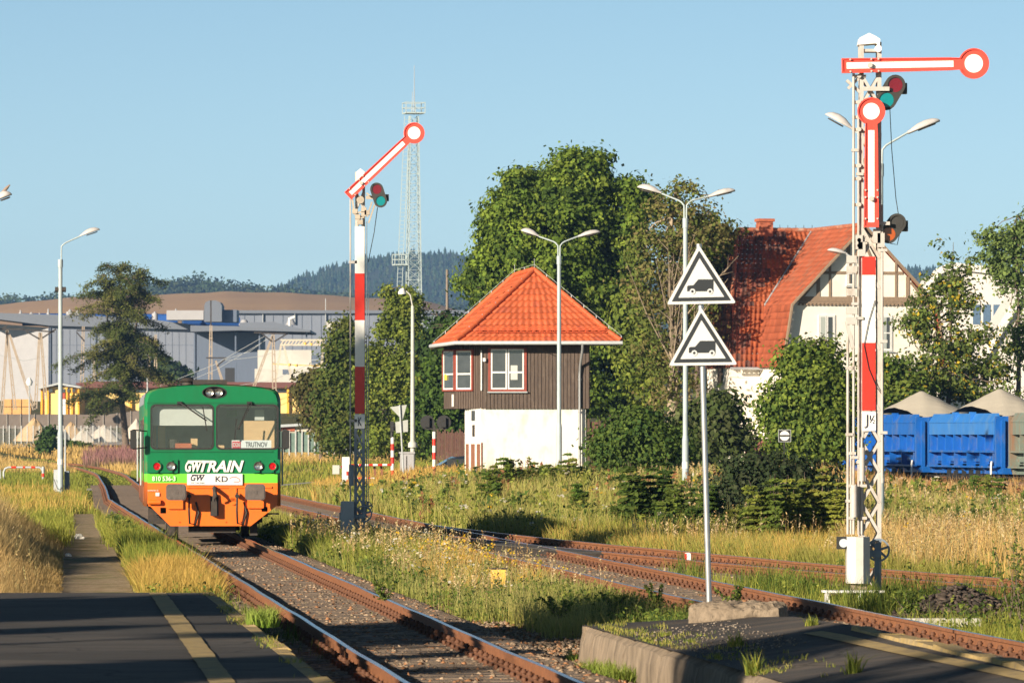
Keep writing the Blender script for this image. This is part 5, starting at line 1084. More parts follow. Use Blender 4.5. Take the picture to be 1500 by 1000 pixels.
# ---------------------------------------------------------------- far yard: halls, low yellow building, concrete block
M_hall=mat('hall_cladding_grey',(.17,.195,.25),.6,0,.05,1,stretch=(3,3,.3)); M_halld=mat('hall_cladding_slate',(.10,.13,.19),.6,0,.06,1,stretch=(3,3,.3)); M_hroof=mat('hall_roof_slate',(.13,.15,.19),.6)
M_hallL=mat('hall_cladding_pale',(.36,.36,.38),.6,0,.05,1); M_yel=mat('yellow_render',(.80,.58,.22),.85,0,.05,1); M_yel2=mat('strong_yellow_pilaster',(.80,.42,.04),.8,0,.05,2); M_brroof=mat('brown_sheet_roof',(.14,.05,.04),.7); M_plinth=mat('brown_plinth',(.25,.10,.06),.85)
M_bconc=mat('pale_concrete',(.52,.50,.46),.9,0,.12,1,(.35,.33,.3),.4,.5); M_solar=mat('blue_skylight',(.03,.10,.34),.2,0,.1,2)
def origin(x,Z): return ((x-750)/F*Z,Z,0)
def fn(x0,Z): s=F/Z; return lambda x,y:((x-x0)/s,EYE-(y-HZ)/s)
def boxpx(b,q,x0,x1,y0,y1,d0,d1,mi=0): A=q(x0,y1);B_=q(x1,y0); b.box(A[0],d0,A[1],B_[0],d1,B_[1],mi)
# big slate-grey hall
Z=900; e=empty('warehouse',origin(150,Z),'long slate grey warehouse, left gable coloured as sunlit, front as shaded, blue skylight strips','warehouse'); q=fn(150,Z)
b=MB(); boxpx(b,q,72,286,478,625,0,25); b.build('wall',M_hall,e)
b=MB(); A=q(-60,0)[0];B_=q(72,0)[0]; b.add([(A,18,0),(B_,0.1,0),(B_,.1,q(0,480)[1]),(A,18,q(0,468)[1]),(B_,26,0),(B_,26,q(0,480)[1])],[(0,1,2,3),(1,4,5,2)]); b.build('gable_wall',M_hallL,e)  # sunlit side painted in as a paler colour, the shaded front darker
b=MB(); P_=[q(-60,460),q(72,477),q(286,483),q(286,476),q(200,465),q(20,459),q(-60,457)]; b.prism(P_,-1.2,28); r_=b.build('roof',M_hroof,e)
b=MB(); b.tube([(q(25,0)[0],10,q(0,466)[1]),(q(255,0)[0],10,q(0,467)[1])],1.0,12); b.tube([(q(262,0)[0],10,q(0,467)[1]),(q(345,0)[0],12,q(0,470)[1])],.9,12); b.build('skylight_strip',M_solar,r_)
for x,y,w,h in ((26,462,5,9),(67,466,5,15),(54,464,4,7),(110,461,9,8),(99,461,12,9),(42,461,6,5),(224,462,9,7),(255,461,7,10)):
    b=MB(); p=q(x,y); b.tube([(p[0],5,p[1]-.8),(p[0],5,p[1]+h/9.26*.6)],w/9.26*.5,10); b.tube([(p[0],5,p[1]+h/9.26*.6),(p[0],5,p[1]+h/9.26)],[w/9.26*.3,.1],10); b.build('roof_vent',M_hallL,r_)
b=MB()
for x in (72,73.5,140,285): boxpx(b,q,x-1.1,x+1.1,480,600,-.25,0)
b.build('downpipe',M_halld,e)
b=MB()
for k in range(20): boxpx(b,q,82+k*10,82.35+k*10,483,600,-.06,0)
for y in (505,540,575): boxpx(b,q,74,284,y,y+.5,-.06,0)
b.build('cladding_joint',M_halld,e)
for x0,x1,y0,y1 in ((180,196,570,600),(240,262,560,600)): b=MB(); boxpx(b,q,x0,x1,y0,y1,-.15,0); b.build('loading_door',M_halld,e)
# open-sided hall right of it
e=empty('warehouse',origin(370,880),'dark open fronted hall with an overhanging flat canopy roof behind the railcar','warehouse'); q=fn(370,880)
b=MB(); boxpx(b,q,285,378,486,600,6,26); b.build('wall',M_halld,e)
b=MB(); b.prism([q(280,477),q(352,478),q(455,483.5),q(455,486.5),q(352,484),q(280,486)],-2,26); b.prism([q(350,472),q(400,471),q(452,484),q(350,479)],2,22); b.build('roof',M_hroof,e)
for x in (345,380,449,): b=MB(); boxpx(b,q,x-1.1,x+1.1,485,600 if x<440 else 512,0,.5); b.build('column',M_halld,e)
b=MB(); b.prism([q(296,470),q(296,446),q(298,441),q(304,438.5),q(313,438.5),q(319,441),q(322,446),q(322,470)],6,14); b.build('roof_ventilator',M_hroof,e)
b=MB(); boxpx(b,q,322,343,452,470,8,16); b.build('roof_ventilator',M_halld,e)
b=MB(); boxpx(b,q,237,292,452,466,12,20); b.build('roof_housing',M_hallL,e)
for x,y in ((355,470),(398,474),(424,470)): b=MB(); p=q(x,y); b.tube([(p[0],6,p[1]-.5),(p[0],6,p[1]+.3)],[.9,.4],10); b.build('roof_light',M_hallL,e)
b=MB(); p=q(423,474); b.tube([(p[0],3,p[1]-.3),(p[0],3,p[1]+.8),(p[0]+.8,3,p[1]+1.1)],.25,8); b.build('roof_pipe',M_white,e)
b=MB(); boxpx(b,q,327,341,538,562,5.8,6); b.build('doorway',M_black,e)
# huge hall behind
e=empty('warehouse',origin(480,1150),'wide blue grey hall stretching behind the birches to the signal box roof','warehouse'); q=fn(480,1150)
b=MB(); boxpx(b,q,322,760,459,620,0,40); b.build('wall',M_hall,e)
b=MB()
for k in range(30): boxpx(b,q,330+k*14,330.5+k*14,460,560,-.1,0)
b.build('cladding_joint',M_halld,e)
b=MB(); boxpx(b,q,320,762,454.5,459,-1,41); b.build('roof',M_hroof,e)
for x in (385,432,477,640): b=MB(); boxpx(b,q,x-.5,x+.5,437 if x in (477,) else 455,475,-.6,-.2); b.build('mast',M_grey,e)
# low yellow building
Z=700; e=empty('yellow_building',origin(150,Z),'low yellow building with orange pilasters, brown plinth and white door behind the conifer','building'); q=fn(150,Z)
b=MB(); boxpx(b,q,68,125,567,613,-8,6); P_=[q(66,570),q(95,561.5),q(126,567),q(126,570)]; b.build('wall',M_yel,e)
b=MB(); b.prism([q(64,569),q(94,561),q(127,567),q(127,569.5),q(94,564),q(64,571)],-9,6.5); b.build('roof',M_grey,e)
b=MB()
for x in (69,78,105.5,113,122.5): boxpx(b,q,x-1.3,x+1.3,568,607,-8.3,-8)
b.build_each('pilaster',M_yel2,e)
b=MB(); boxpx(b,q,68,125,607,614,-8.25,-8.02); b.build('plinth',M_plinth,e)
b=MB(); boxpx(b,q,94,104,585,613,-8.4,-8.05); b.build('door',M_white,e); b=MB(); boxpx(b,q,94,103,576,585,-8.4,-8.05); b.build('door_panel',mat('brick_red_panel',(.45,.08,.04),.7),e)
for x0,x1 in ((79,85),(94,103),(106,110),(113.5,118)): b=MB(); boxpx(b,q,x0,x1,570,575,-8.35,-8.04); b.build('window',M_pane,e)
b=MB(); boxpx(b,q,125,470,566,613,0,12); b.build('wall',M_yel,e)
b=MB(); b.prism([q(112,561),q(140,558.5),q(468,560),q(480,567),q(478,568),q(126,568),q(112,563)],-1,13); b.build('roof',M_brroof,e)
b=MB(); boxpx(b,q,125,470,608,614,-.25,-.02); b.build('plinth',M_plinth,e)
for x in range(146,470,46): b=MB(); boxpx(b,q,x-1.6,x+1.6,567,612,-.5,-.02); b.build('pilaster',M_yel2,e)
for x in range(160,470,23): b=MB(); boxpx(b,q,x-7,x+7,570,575,-.1,-.02); b.build('window',M_pane,e)
# small junk sheds behind green fence
Z=560; e=empty('shed',origin(440,Z),'low tumbledown pale shed with red brick end behind the green fence','shed'); q=fn(440,Z)
b=MB(); boxpx(b,q,412,475,627,652,0,5); b.build('wall',mat('pale_plaster',(.55,.48,.38),.9,0,.2,1),e); b=MB(); b.prism([q(405,622),q(480,618),q(482,621),q(405,626)],-.8,6); b.build('roof',M_grey,e); b=MB(); boxpx(b,q,412,432,623,631,-.2,0); b.build('brick_end',mat('brick_red',(.45,.12,.06),.9),e)
# concrete block and water tank, gantry
Z=800; e=empty('concrete_building',origin(415,Z),'pale concrete block building standing left of the birch trees','building'); q=fn(415,Z)
b=MB(); boxpx(b,q,373,455,540,600,0,8); boxpx(b,q,376,455,512,541,3,9); boxpx(b,q,455,482,535,600,2,9); b.build('wall',M_bconc,e)
b=MB(); boxpx(b,q,414,424,541,548,-.1,.1); boxpx(b,q,456,478,517,535,2,4); b.build_each('recess',M_halld,e)
for y in (519,527,533): b=MB(); boxpx(b,q,455,485,y-.4,y+.4,-.4,0); b.build('pipe_rail',M_grey,e)
e=empty('water_tank',origin(489,820),'white box shaped tank on thin legs just left of the birch tops','tank'); q=fn(489,820)
b=MB(); boxpx(b,q,478,500,471,481,0,4); b.build('tank_box',M_bconc,e)
for x in (480,486,492): b=MB(); boxpx(b,q,x-.7,x+.7,481,600,1,1.4); b.build('leg',M_grey,e)
M_lat=mat('concrete_lattice',(.36,.29,.22),.85,0,.15,3); M_latg=mat('gantry_cream',(.55,.48,.38),.7)
def ladderpole(b,q,x0,y0,x1,y1,w=3.,d=0):
    A=Vector((q(x0,y0)[0],d,q(x0,y0)[1]));B_=Vector((q(x1,y1)[0],d,q(x1,y1)[1])); s=(q(1,0)[0]-q(0,0)[0]); t_=(B_-A).normalized(); n_=Vector((t_.z,0,-t_.x)); w0=w*s*.25;w1=w*s*.5
    b.bar(A+n_*w0,B_+n_*w1,.13,.13); b.bar(A-n_*w0,B_-n_*w1,.13,.13); k=int((B_-A).length/1.0)
    for i in range(k): u=(i+.5)/k; c=A.lerp(B_,u); ww=w0+(w1-w0)*u; b.bar(c-n_*ww,c+n_*ww,.09,.12)
def pylon(x,Z,ytop,legs,arms,label):
    e=empty('power_pylon',origin(x,Z),label,'pylon','power pylons in the yard'); q=fn(x,Z)
    for (x1,y1,x2,y2,w) in legs: b=MB(); ladderpole(b,q,x1,y1,x2,y2,w); b.build('leg',M_lat,e)
    for (x1,y1,x2,y2) in arms: b=MB(); A=q(x1,y1);B_=q(x2,y2); b.bar((A[0],-.1,A[1]),(B_[0],-.1,B_[1]),.16,.16); b.build('cross_arm',M_dark,e)
    return e
pylon(12,640,482,[(11,482,2,612,3.5),(10,484,22,600,3.5),(14,490,50,600,3)],[(0,482,36,482),(-8,486,10,478)],'lattice legged power pylon at the left picture edge, three legged')
pylon(59,640,485,[(58,487,52,598,3.5),(60,487,67,585,3.5)],[(34,483,80,486),(38,485,57,496),(62,495,82,482)],'lattice legged power pylon between the picture edge and the first lamp post')
pylon(125,760,460,[(122,478,119,610,5),(137,520,139,580,3)],[(112,486,124,500),(112,484,138,484)],'rusty lattice pylon half hidden behind the conifer')
pylon(226,700,530,[(219,500,218,580,2.5),(228,490,228,570,4)],[(212,500,232,500)],'power pylon seen between the conifer and the railcar roof')
pylon(309,700,475,[(309,476,308,566,5),(316,528,328,565,2.5)],[(302,524,332,524),(309,440,309,476),(318,536,332,524)],'tall single lattice pole with thin spike above the railcar roof')
pylon(400,680,486,[(399,492,372,566,3),(400,488,402,574,5)],[(372,487,422,489),(383,488,398,500),(402,500,422,488)],'lattice pylon with sloping side leg above the right windscreen')
e=empty('power_gantry',origin(445,720),'cream truss gantry on splayed lattice legs beside the birch trees','gantry'); q=fn(445,720)
b=MB(); A=q(411,505);B_=q(476,498); 
for z in (A[1],B_[1]): b.bar((A[0],0,z),(B_[0],0,z),.22,.22)
for i in range(14): u=A[0]+(B_[0]-A[0])*i/13; u2=A[0]+(B_[0]-A[0])*(i+1 if i<13 else 12)/13; b.bar((u,0,A[1]),(u2,0,B_[1]),.16,.16)
b.build('truss',M_latg,e)
for x1,x2 in ((412,402),(415,430),(474,468),(478,486)): b=MB(); ladderpole(b,q,x1,504,x2,565,2.5); b.build('leg',M_latg,e)
b=MB()
for x,y in ((424,534),(434,535),(447,503),(456,504),(464,535)): p=q(x,y); b.tube([(p[0],0,p[1]-.15),(p[0],0,p[1]+.15)],.2,8)
b.bar((q(400,533)[0],0,q(0,533)[1]),(q(470,536)[0],0,q(0,536)[1]),.12,.12); b.build('insulator',mat('yellow_insulator',(.7,.45,.08),.5),e)
for k,(xa,ya,xb,yb) in enumerate(((232,566,395,488),(235,575,400,492),(330,528,440,500),(330,526,400,490),(0,520,70,522),(345,565,455,533))):
    b=MB(); A=W(xa,ya,690);B_=W(xb,yb,690); mid_=(A+B_)/2-Vector((0,0,.6)); b.tube([A,mid_,B_],.03,5); o=b.build('power_line',M_grey); tag(o,'thin sagging power wire strung between the yard pylons','power line','wires strung between the yard pylons')
# radio tower
Z=500; e=empty('radio_tower',(W(606,0,Z).x,Z,gz(0,500)),'tall slim pale lattice radio tower with a railed top platform and antenna','radio tower',rz=R(12)); q=lambda y:EYE-gz(0,500)-(y-HZ)/(F/Z)
M_tow=mat('tower_pale_green',(.42,.50,.51),.6,0,.06,3)
b=MB(); zt=q(170); z0=0
n=34
for i in range(n):
    a=z0+(zt-z0)*i/n; c=z0+(zt-z0)*(i+1)/n; wa=.78-(.42*a/zt); wc=.78-(.42*c/zt)
    pa=[(-wa,-wa),(wa,-wa),(wa,wa),(-wa,wa)]; pc=[(-wc,-wc),(wc,-wc),(wc,wc),(-wc,wc)]
    for k in range(4):
        k2=(k+1)%4; b.bar((*pa[k],a),(*pc[k],c),.07,.07); b.bar((*pa[k],a),(*pc[k2],c),.032,.032); b.bar((*pa[k2],a),(*pc[k],c),.032,.032); b.bar((*pa[k],a),(*pa[k2],a),.03,.03)
b.build('lattice_mast',M_tow,e)
b=MB(); x=-1.35
for dx in (-.22,.22): b.bar((x+dx,-.3,q(430)),(x+.7+dx,-.3,zt),.05,.05)
for i in range(44): zz_=q(430)+(zt-q(430))*i/44; xx=x+.7*i/44; b.bar((xx-.25,-.3,zz_),(xx+.25,-.3,zz_),.035,.035)
b.build('ladder',M_tow,e)
for zz_,w,xo in ((q(166),.85,0),(q(388),.6,-1.2)):
    b=MB(); b.box(xo-w,-w,zz_-.06,xo+w,w,zz_+.06)
    for h in (.45,.9):
        for A,B_ in (((-w,-w),(w,-w)),((w,-w),(w,w)),((w,w),(-w,w)),((-w,w),(-w,-w))): b.bar((xo+A[0],A[1],zz_+h),(xo+B_[0],B_[1],zz_+h),.06,.06)
    for A in ((-w,-w),(w,-w),(w,w),(-w,w),(0,-w),(0,w)): b.bar((xo+A[0],A[1],zz_),(xo+A[0],A[1],zz_+.95),.06,.06)
    b.build('railed_platform',M_tow,e)
b=MB(); b.tube([(.05,0,q(168)),(.05,0,q(96))],[.05,.02],6); b.tube([(-.1,.1,q(168)),(-.1,.1,q(135))],.025,6); b.build('antenna',M_grey,e)
# wooden pole right of the tower
e=MB(); p=W(655,640,330); e.tube([(p.x,330,-.2),(p.x,330,W(0,395,330).z)],[.13,.07],10); tag(e.build('wooden_pole',mat('grey_wood_pole',(.22,.18,.15),.9)),'thin bare wooden pole rising left of the signal box roof','pole')
# ---------------------------------------------------------------- fences
def fence(name,label,cat,x0,Z0,x1,Z1,y0t,hgt,npost,mp,mpost,kind='panel',zofs=0):
    A=Vector((W(x0,0,Z0).x,Z0));B_=Vector((W(x1,0,Z1).x,Z1)); root=empty(name,(A.x,A.y,0),label,cat); d=B_-A; L_=d.length
    for i in range(npost+1):
        p=A+d*i/npost; z=gz(p.x,p.y)+zofs; b=MB(); b.box(-.045+p.x-A.x,-.12+p.y-A.y,z-.3,.045+p.x-A.x,.02+p.y-A.y,z+hgt+.08); b.build('post',mpost,root)
    b=MB()
    if kind=='slats':
        k=int(L_/.42)
        for i in range(k):
            p=A+d*(i+.5)/k-A; z=gz(p.x+A.x,p.y+A.y)+zofs; w=d.normalized()*.17; hh=hgt*(.97+.04*math.sin(i*2.3)); b.add([(p.x-w.x,p.y-w.y,z),(p.x+w.x,p.y+w.y,z),(p.x+w.x,p.y+w.y,z+hh),(p.x-w.x,p.y-w.y,z+hh)]+[(p.x-w.x,p.y-w.y+.03,z),(p.x+w.x,p.y+w.y+.03,z),(p.x+w.x,p.y+w.y+.03,z+hh),(p.x-w.x,p.y-w.y+.03,z+hh)],[(0,1,2,3),(7,6,5,4),(0,4,5,1),(1,5,6,2),(2,6,7,3),(3,7,4,0)])
    else:
        for i in range(npost):
            p=A+d*i/npost-A;q2=A+d*(i+1)/npost-A; z=gz(p.x+A.x,p.y+A.y)+zofs; zz=gz(q2.x+A.x,q2.y+A.y)+zofs
            b.add([(p.x,p.y,z),(q2.x,q2.y,zz),(q2.x,q2.y,zz+hgt),(p.x,p.y,z+hgt),(p.x,p.y+.06,z),(q2.x,q2.y+.06,zz),(q2.x,q2.y+.06,zz+hgt),(p.x,p.y+.06,z+hgt)],[(0,1,2,3),(7,6,5,4),(3,2,6,7)])
    b.build('panel',mp,root); return root
def mesh_mat(name,col,alpha):
    m,nt,b=newmat(name); L=nt.links.new; b.inputs['Base Color'].default_value=c4(col); b.inputs['Roughness'].default_value=.6
    t=nt.nodes.new('ShaderNodeBsdfTransparent'); mx=nt.nodes.new('ShaderNodeMixShader'); mx.inputs[0].default_value=alpha; L(t.outputs[0],mx.inputs[1]); L(b.outputs[0],mx.inputs[2]); L(mx.outputs[0],nt.nodes['Material Output'].inputs['Surface']); return m
M_pg=mat('pale_fence_post',(.45,.46,.45),.6)
fence('mesh_fence','pale grey wire mesh fence on many posts in front of the sand and stone heaps','fence',-30,530,180,530,0,1.75,24,mesh_mat('wire_mesh',(.42,.43,.43),.10),M_pg)
fence('concrete_fence','long brown grey concrete panel fence behind the heaps','fence',-30,600,232,600,0,1.5,13,mat('grey_brown_concrete',(.17,.14,.12),.9,0,.15,1),mat('grey_post',(.3,.27,.24),.9),zofs=.6)
fence('green_fence','faded green slatted fence right of the railcar','fence',405,392,536,392,0,1.45,14,mat('faded_green_slats',(.13,.20,.17),.7,0,.2,3),M_pg,'slats',.6)
fence('wooden_fence','dark brown wooden board fence left of the signal box','fence',641,258,685,250,0,1.3,4,mat('brown_boards',(.13,.06,.045),.85,0,.25,4),mat('brown_post',(.1,.06,.04),.9),'slats',.65)
fence('wooden_fence','low brown board fence just right of the signal box, seen through the leaves','fence',862,250,895,250,0,1.5,2,mat('brown_boards',(.13,.06,.045),.85,0,.25,4),mat('brown_post',(.1,.06,.04),.9),'slats',.9)
# heaps
def heap(x,Z,w,h,m,label,seed=1):
    s=F/Z; X=(x-750)/s; R_=w/s/2; n=26; vs=[];fs=[]; r=random.Random(seed)
    for i in range(12):
        for k in range(n):
            a=2*PI*k/n; rr=R_*(i/11)*(1+.1*math.sin(a*3+seed)+.05*math.sin(a*7)); z=h/s*(1-(i/11)**1.15)*(1+.05*math.sin(a*5+i))
            vs.append((rr*math.cos(a),rr*math.sin(a)*.9,z-.25*(i==11)))
    fs=[(i*n+k,(i+1)*n+k,(i+1)*n+(k+1)%n,i*n+(k+1)%n) for i in range(11) for k in range(n)]
    b=MB(); b.add(vs,fs,0,True); o=b.build('material_heap',m); o.location=(X,Z,gz(X,Z)); tag(o,label,'heap','heaps of building material behind the mesh fence')
M_sand=mat('yellow_sand',(.52,.36,.20),.95,0,.1,2,bump=.5,bscale=4); M_lime=mat('crushed_stone',(.50,.45,.39),.95,0,.12,2,bump=.6,bscale=5); M_gst=mat('grey_stone_heap',(.30,.28,.26),.95,0,.15,2,bump=.6,bscale=5)
heap(50,556,66,33,M_sand,'tall pointed heap of yellow sand, leftmost behind the mesh fence',1); heap(104,560,50,26,M_sand,'low reddish sand heap right beside the single lamp post',2)
heap(122,545,42,20,M_lime,'small whitish stone heap at the middle of the mesh fence',3); heap(152,548,58,25,M_lime,'broad whitish stone heap left of the conifer trunk',4); heap(165,552,60,17,M_gst,'grey stone heap against the conifer trunk',5); heap(200,560,40,28,M_lime,'whitish stone heap between conifer trunk and railcar',6); heap(132,566,50,27,M_gst,'greyish heap rising behind the two small whitish heaps',7)
o=MB(); 
for k in range(5): 
    for l in range(3 if k<3 else 1): o.box(k*1.1,0,l*.9,k*1.1+1,1.2,l*.9+.82)
q=W(4,597,650); oo=o.build('timber_stack',mat('fresh_timber',(.60,.34,.13),.8,0,.15,2)); oo.location=(q.x,650,gz(q.x,650)+.4); tag(oo,'stack of fresh orange timber packs left behind the concrete fence','timber stack')
# ---------------------------------------------------------------- level crossing furniture
def redwhite(b,A,B_,r,n,first=0):
    A=Vector(A);B_=Vector(B_)
    for k in range(n): b.tube([A.lerp(B_,k/n),A.lerp(B_,(k+1)/n)],r,10,mi=(k+first)%2)
RW=[M_sred,M_white]
def ground_at(x,Z): X=(x-750)/F*Z; return (X,Z,gz(X,Z))
e=empty('tube_barrier',ground_at(34,285),'low red and white tubular hoop barrier in the grass at the far left','barrier'); s=F/285
b=MB(); b.tube([(-.98,0,-.1),(-.98,0,.55),(-.9,0,.72),(-.75,0,.78),(.8,0,.78),(.92,0,.72),(.96,0,.6)],.05,10); b.tube([(1.0,0,-.1),(1.0,0,.82)],.07,10); b.build('hoop',M_grey,e)
b=MB(); 
for xa,xb in ((-.6,-.35),(-.02,.1),(.4,.6)): b.tube([(xa,0,.78),(xb,0,.78)],.056,10)
b.tube([(1,0,.3),(1,0,.48)],.076,10); b.tube([(1,0,-.05),(1,0,.1)],.076,10); b.build('red_band',M_sred,e)
e=empty('tube_barrier',ground_at(-8,285),'end of a second grey hoop barrier cut by the left picture edge','barrier'); b=MB(); b.tube([(-.9,0,-.1),(-.9,0,.6),(-.75,0,.76),(.1,0,.76),(.28,0,.65),(.3,0,-.1)],.05,10); b.build('hoop',M_grey,e)
# near and far booms
Zb=232; s=F/Zb; e=empty('crossing_barrier',ground_at(505,Zb),'lowered red and white crossing barrier with white drive box, seen through the K signal mast','crossing barrier'); zg=gz(*ground_at(505,Zb)[:2]); q=lambda x,y:((x-505)/s,EYE-zg-(y-HZ)/s)
b=MB(); A=q(501,706);B_=q(512,669); b.box(A[0],0,-.1,B_[0],.4,B_[1]); b.build('drive_box',M_white,e)
b=MB(); A=q(487,694);B_=q(497,681); b.box(A[0],.0,A[1],B_[0],.3,B_[1]); b.build('counterweight',M_bconc,e)
b=MB(); A=q(490,686);B_=q(508,682); redwhite(b,(A[0],.2,A[1]),(B_[0],.2,B_[1]),.05,4); A=q(512,681);B_=q(574,680.5); redwhite(b,(A[0],-.1,A[1]),(B_[0],-.1,B_[1]),.05,9); A=q(512,700);B_=q(555,700); redwhite(b,(A[0],-.1,A[1]),(B_[0],-.1,B_[1]),.035,7); b.build('boom',RW,e)
b=MB(); A=q(509,708);B_=q(509,690); redwhite(b,(A[0],-.1,A[1]),(B_[0],-.1,B_[1]),.05,3); b.build('support_post',RW,e)
for x in (546,556): b=MB(); A=q(x,697);B_=q(x+2,680); b.bar((A[0]+.1,.2,A[1]),(B_[0],.2,B_[1]),.09,.05); b.build('brace',M_plank,e)
def rwpole(x,Z,yt,yb,label,n=7):
    s=F/Z; g_=ground_at(x,Z); e=empty('crossing_light',g_,label,'crossing light','flashing light posts at the level crossing'); b=MB(); redwhite(b,(0,0,-.1),(0,0,EYE-g_[2]-(yt-HZ)/s),.075,n,1); b.build('post',RW,e); return e,(lambda X,Y:((X-x)/s,EYE-g_[2]-(Y-HZ)/s))
e,q=rwpole(575,236,640,682,'red and white post with a black signal lamp facing sideways beside the leaning signs')
b=MB(); A=q(571.5,632);B_=q(577,617); b.box(A[0],-.1,A[1],B_[0],.1,B_[1]); b.tube([((A[0]+B_[0])/2,0,A[1]),((A[0]+B_[0])/2,0,q(0,641)[1])],.07,8); p=q(580,625); b.tube([(p[0]-.1,0,p[1]),(p[0]+.28,0,p[1])],[.17,.09],12); b.build('signal_lamp',M_black,e)
e,q=rwpole(636,236,632,682,'red and white post with two round black discs near the parked car')
for x in (626,650):
    b=MB(); p=q(x,618.5); b.disc((p[0],.0,p[1]),.30,.04,28); b.box(p[0]-.11,-.14,p[1]-.2,p[0]+.09,0,p[1]+.2); b.build('signal_disc',M_black,e)
b=MB(); A=q(626,628);B_=q(650,628); b.bar((A[0],-.02,A[1]),(B_[0],-.02,B_[1]),.06,.05); b.bar((0,0,q(0,633)[1]),(0,0,q(0,622)[1]),.1,.08); b.build('bracket',M_dark,e)
# leaning sign backs
g_=ground_at(592,228); s=F/228; e=empty('road_signs',g_,'leaning post with the grey backs of a triangular and a rectangular road sign','road sign'); q=lambda x,y:((x-592)/s,EYE-g_[2]-(y-HZ)/s)
M_back=mat('sign_back_grey',(.42,.44,.42),.5,.1,.05)
b=MB(); A=q(592,690);B_=q(585.5,593); b.tube([(A[0],.0,-.1),(B_[0],0,B_[1])],.035,8); b.build('pole',M_grey,e)
b=MB(); b.prism([q(571,596),q(596,592.5),q(589.5,615)],.045,.06); b.build('triangle_sign',M_back,e); b=MB(); b.prism([q(579,618),q(597.5,614.5),q(597.5,632),q(580,634)],.045,.06); b.build('rectangle_sign',M_back,e)
g_=ground_at(596,238); s=F/238; e=empty('relay_cabinet',g_,'pale grey relay cabinet in the dry grass at the foot of the slim lamp pole','cabinet'); q=lambda x,y:((x-596)/s,EYE-g_[2]-(y-HZ)/s)
b=MB(); A=q(586,700);B_=q(606,664); b.box(A[0],0,-.1,B_[0],.5,B_[1]); b.box(A[0]-.05,-.05,B_[1],B_[0]+.05,.55,B_[1]+.07); b.build('casing',M_hallL,e); b=MB(); b.box(-.03,-.02,.2,.0,0,B_[1]-.1); b.build('door_gap',M_dark,e)
# parked car, its roof and windscreen above the bank
g_=ground_at(668,247); e=empty('parked_car',(g_[0],g_[1],.0),'dark blue car parked behind the bank left of the signal box','car',rz=R(8)); M_car=mat('car_navy',(.02,.03,.05),.2,.2,.05); zc=EYE-(667-HZ)/(F/247)
prof=[(-1.6,.45),(-1.65,.8),(-1.2,.98),(-.75,1.02),(-.1,1.4),(.4,1.46),(1.3,1.42),(2.0,1.1),(2.3,1.0),(2.35,.5),(2.3,.35),(-1.5,.35)]
dz=zc-1.46
b=MB(); L0=[(x,z+dz) for x,z in prof]; b.loft([[(x*.98,-.8,z) for x,z in L0],[(x,-.72,z) for x,z in L0],[(x,.72,z) for x,z in L0],[(x*.98,.8,z) for x,z in L0]],smooth=False); b.build('body',M_car,e)
b=MB(); b.add([(-.78,-.66,1.04+dz),(-.78,.66,1.04+dz),(-.14,.56,1.405+dz),(-.14,-.56,1.405+dz)],[(0,3,2,1)]); b.v=[(x-.02,y,z+.012) for x,y,z in b.v]; b.build('windscreen',mat('car_glass',(.10,.16,.19),.05,0,.05),e)
b=MB(); b.box(-.5,-.815,1.05+dz,.5,-.802,1.32+dz); b.box(.58,-.815,1.05+dz,1.3,-.802,1.32+dz); b.build('side_window',M_pane,e)
for x in (-1.05,1.5):
    for y in (-.7,.7): b=MB(); b.tube([(x,y-.1,.32+dz),(x,y+.1,.32+dz)],.31,18); b.build('wheel',M_black,e)
# shunting signal, gate, white halls at right
g_=ground_at(1149,192); s=F/192; e=empty('shunting_signal',g_,'small black square signal with a white disc and black bar, on a thin pole','shunting signal'); q=lambda x,y:((x-1149)/s,EYE-g_[2]-(y-HZ)/s)
b=MB(); b.tube([(0,0.03,-.1),(0,.03,q(0,645)[1])],.03,8); b.build('pole',M_black,e); b=MB(); A=q(1140,647);B_=q(1158.5,629); b.add(*holed([(A[0],A[1]),(A[0],B_[1]),(B_[0],B_[1]),(B_[0],A[1])],[],-.06,.06)); h_=b.build('signal_case',M_black,e)
b=MB(); c=q(1149.2,638); b.disc((c[0],-.075,c[1]),.165,.012,24); d_=b.build('white_disc',M_white,h_); b=MB(); b.add(*holed([(A[0],A[1]),(A[0],B_[1]),(B_[0],B_[1]),(B_[0],A[1])],[[(A[0]+.014,A[1]+.014),(A[0]+.014,B_[1]-.014),(B_[0]-.014,B_[1]-.014),(B_[0]-.014,A[1]+.014)]],-.068,.006)); b.build('rim',M_grey,h_); b=MB(); b.box(c[0]-.165,-.082,c[1]-.03,c[0]+.165,-.076,c[1]+.03); b.build('black_bar',M_black,d_)
g_=ground_at(1110,232); s=F/232; e=empty('metal_gate',g_,'faded burgundy metal gate between the bushes below the house','gate'); q=lambda x,y:((x-1110)/s,EYE-g_[2]-(y-HZ)/s)
b=MB(); M_burg=mat('faded_burgundy',(.28,.09,.09),.7,0,.1,2); A=q(1092,690);B_=q(1134,643); b.box(A[0],0,0,B_[0],.05,B_[1]); b.build('leaf',M_burg,e)
b=MB(); 
for x in (1092,1113,1124): b.box(q(x,0)[0]-.02,-.03,0,q(x,0)[0]+.02,0,B_[1]); 
b.build('frame_bar',M_burg,e); b=MB(); b.box(B_[0],-.05,0,B_[0]+.08,.05,B_[1]+.1); b.build('post',M_grey,e)
M_wh=mat('white_cladding',(.66,.62,.58),.7,0,.04,1)
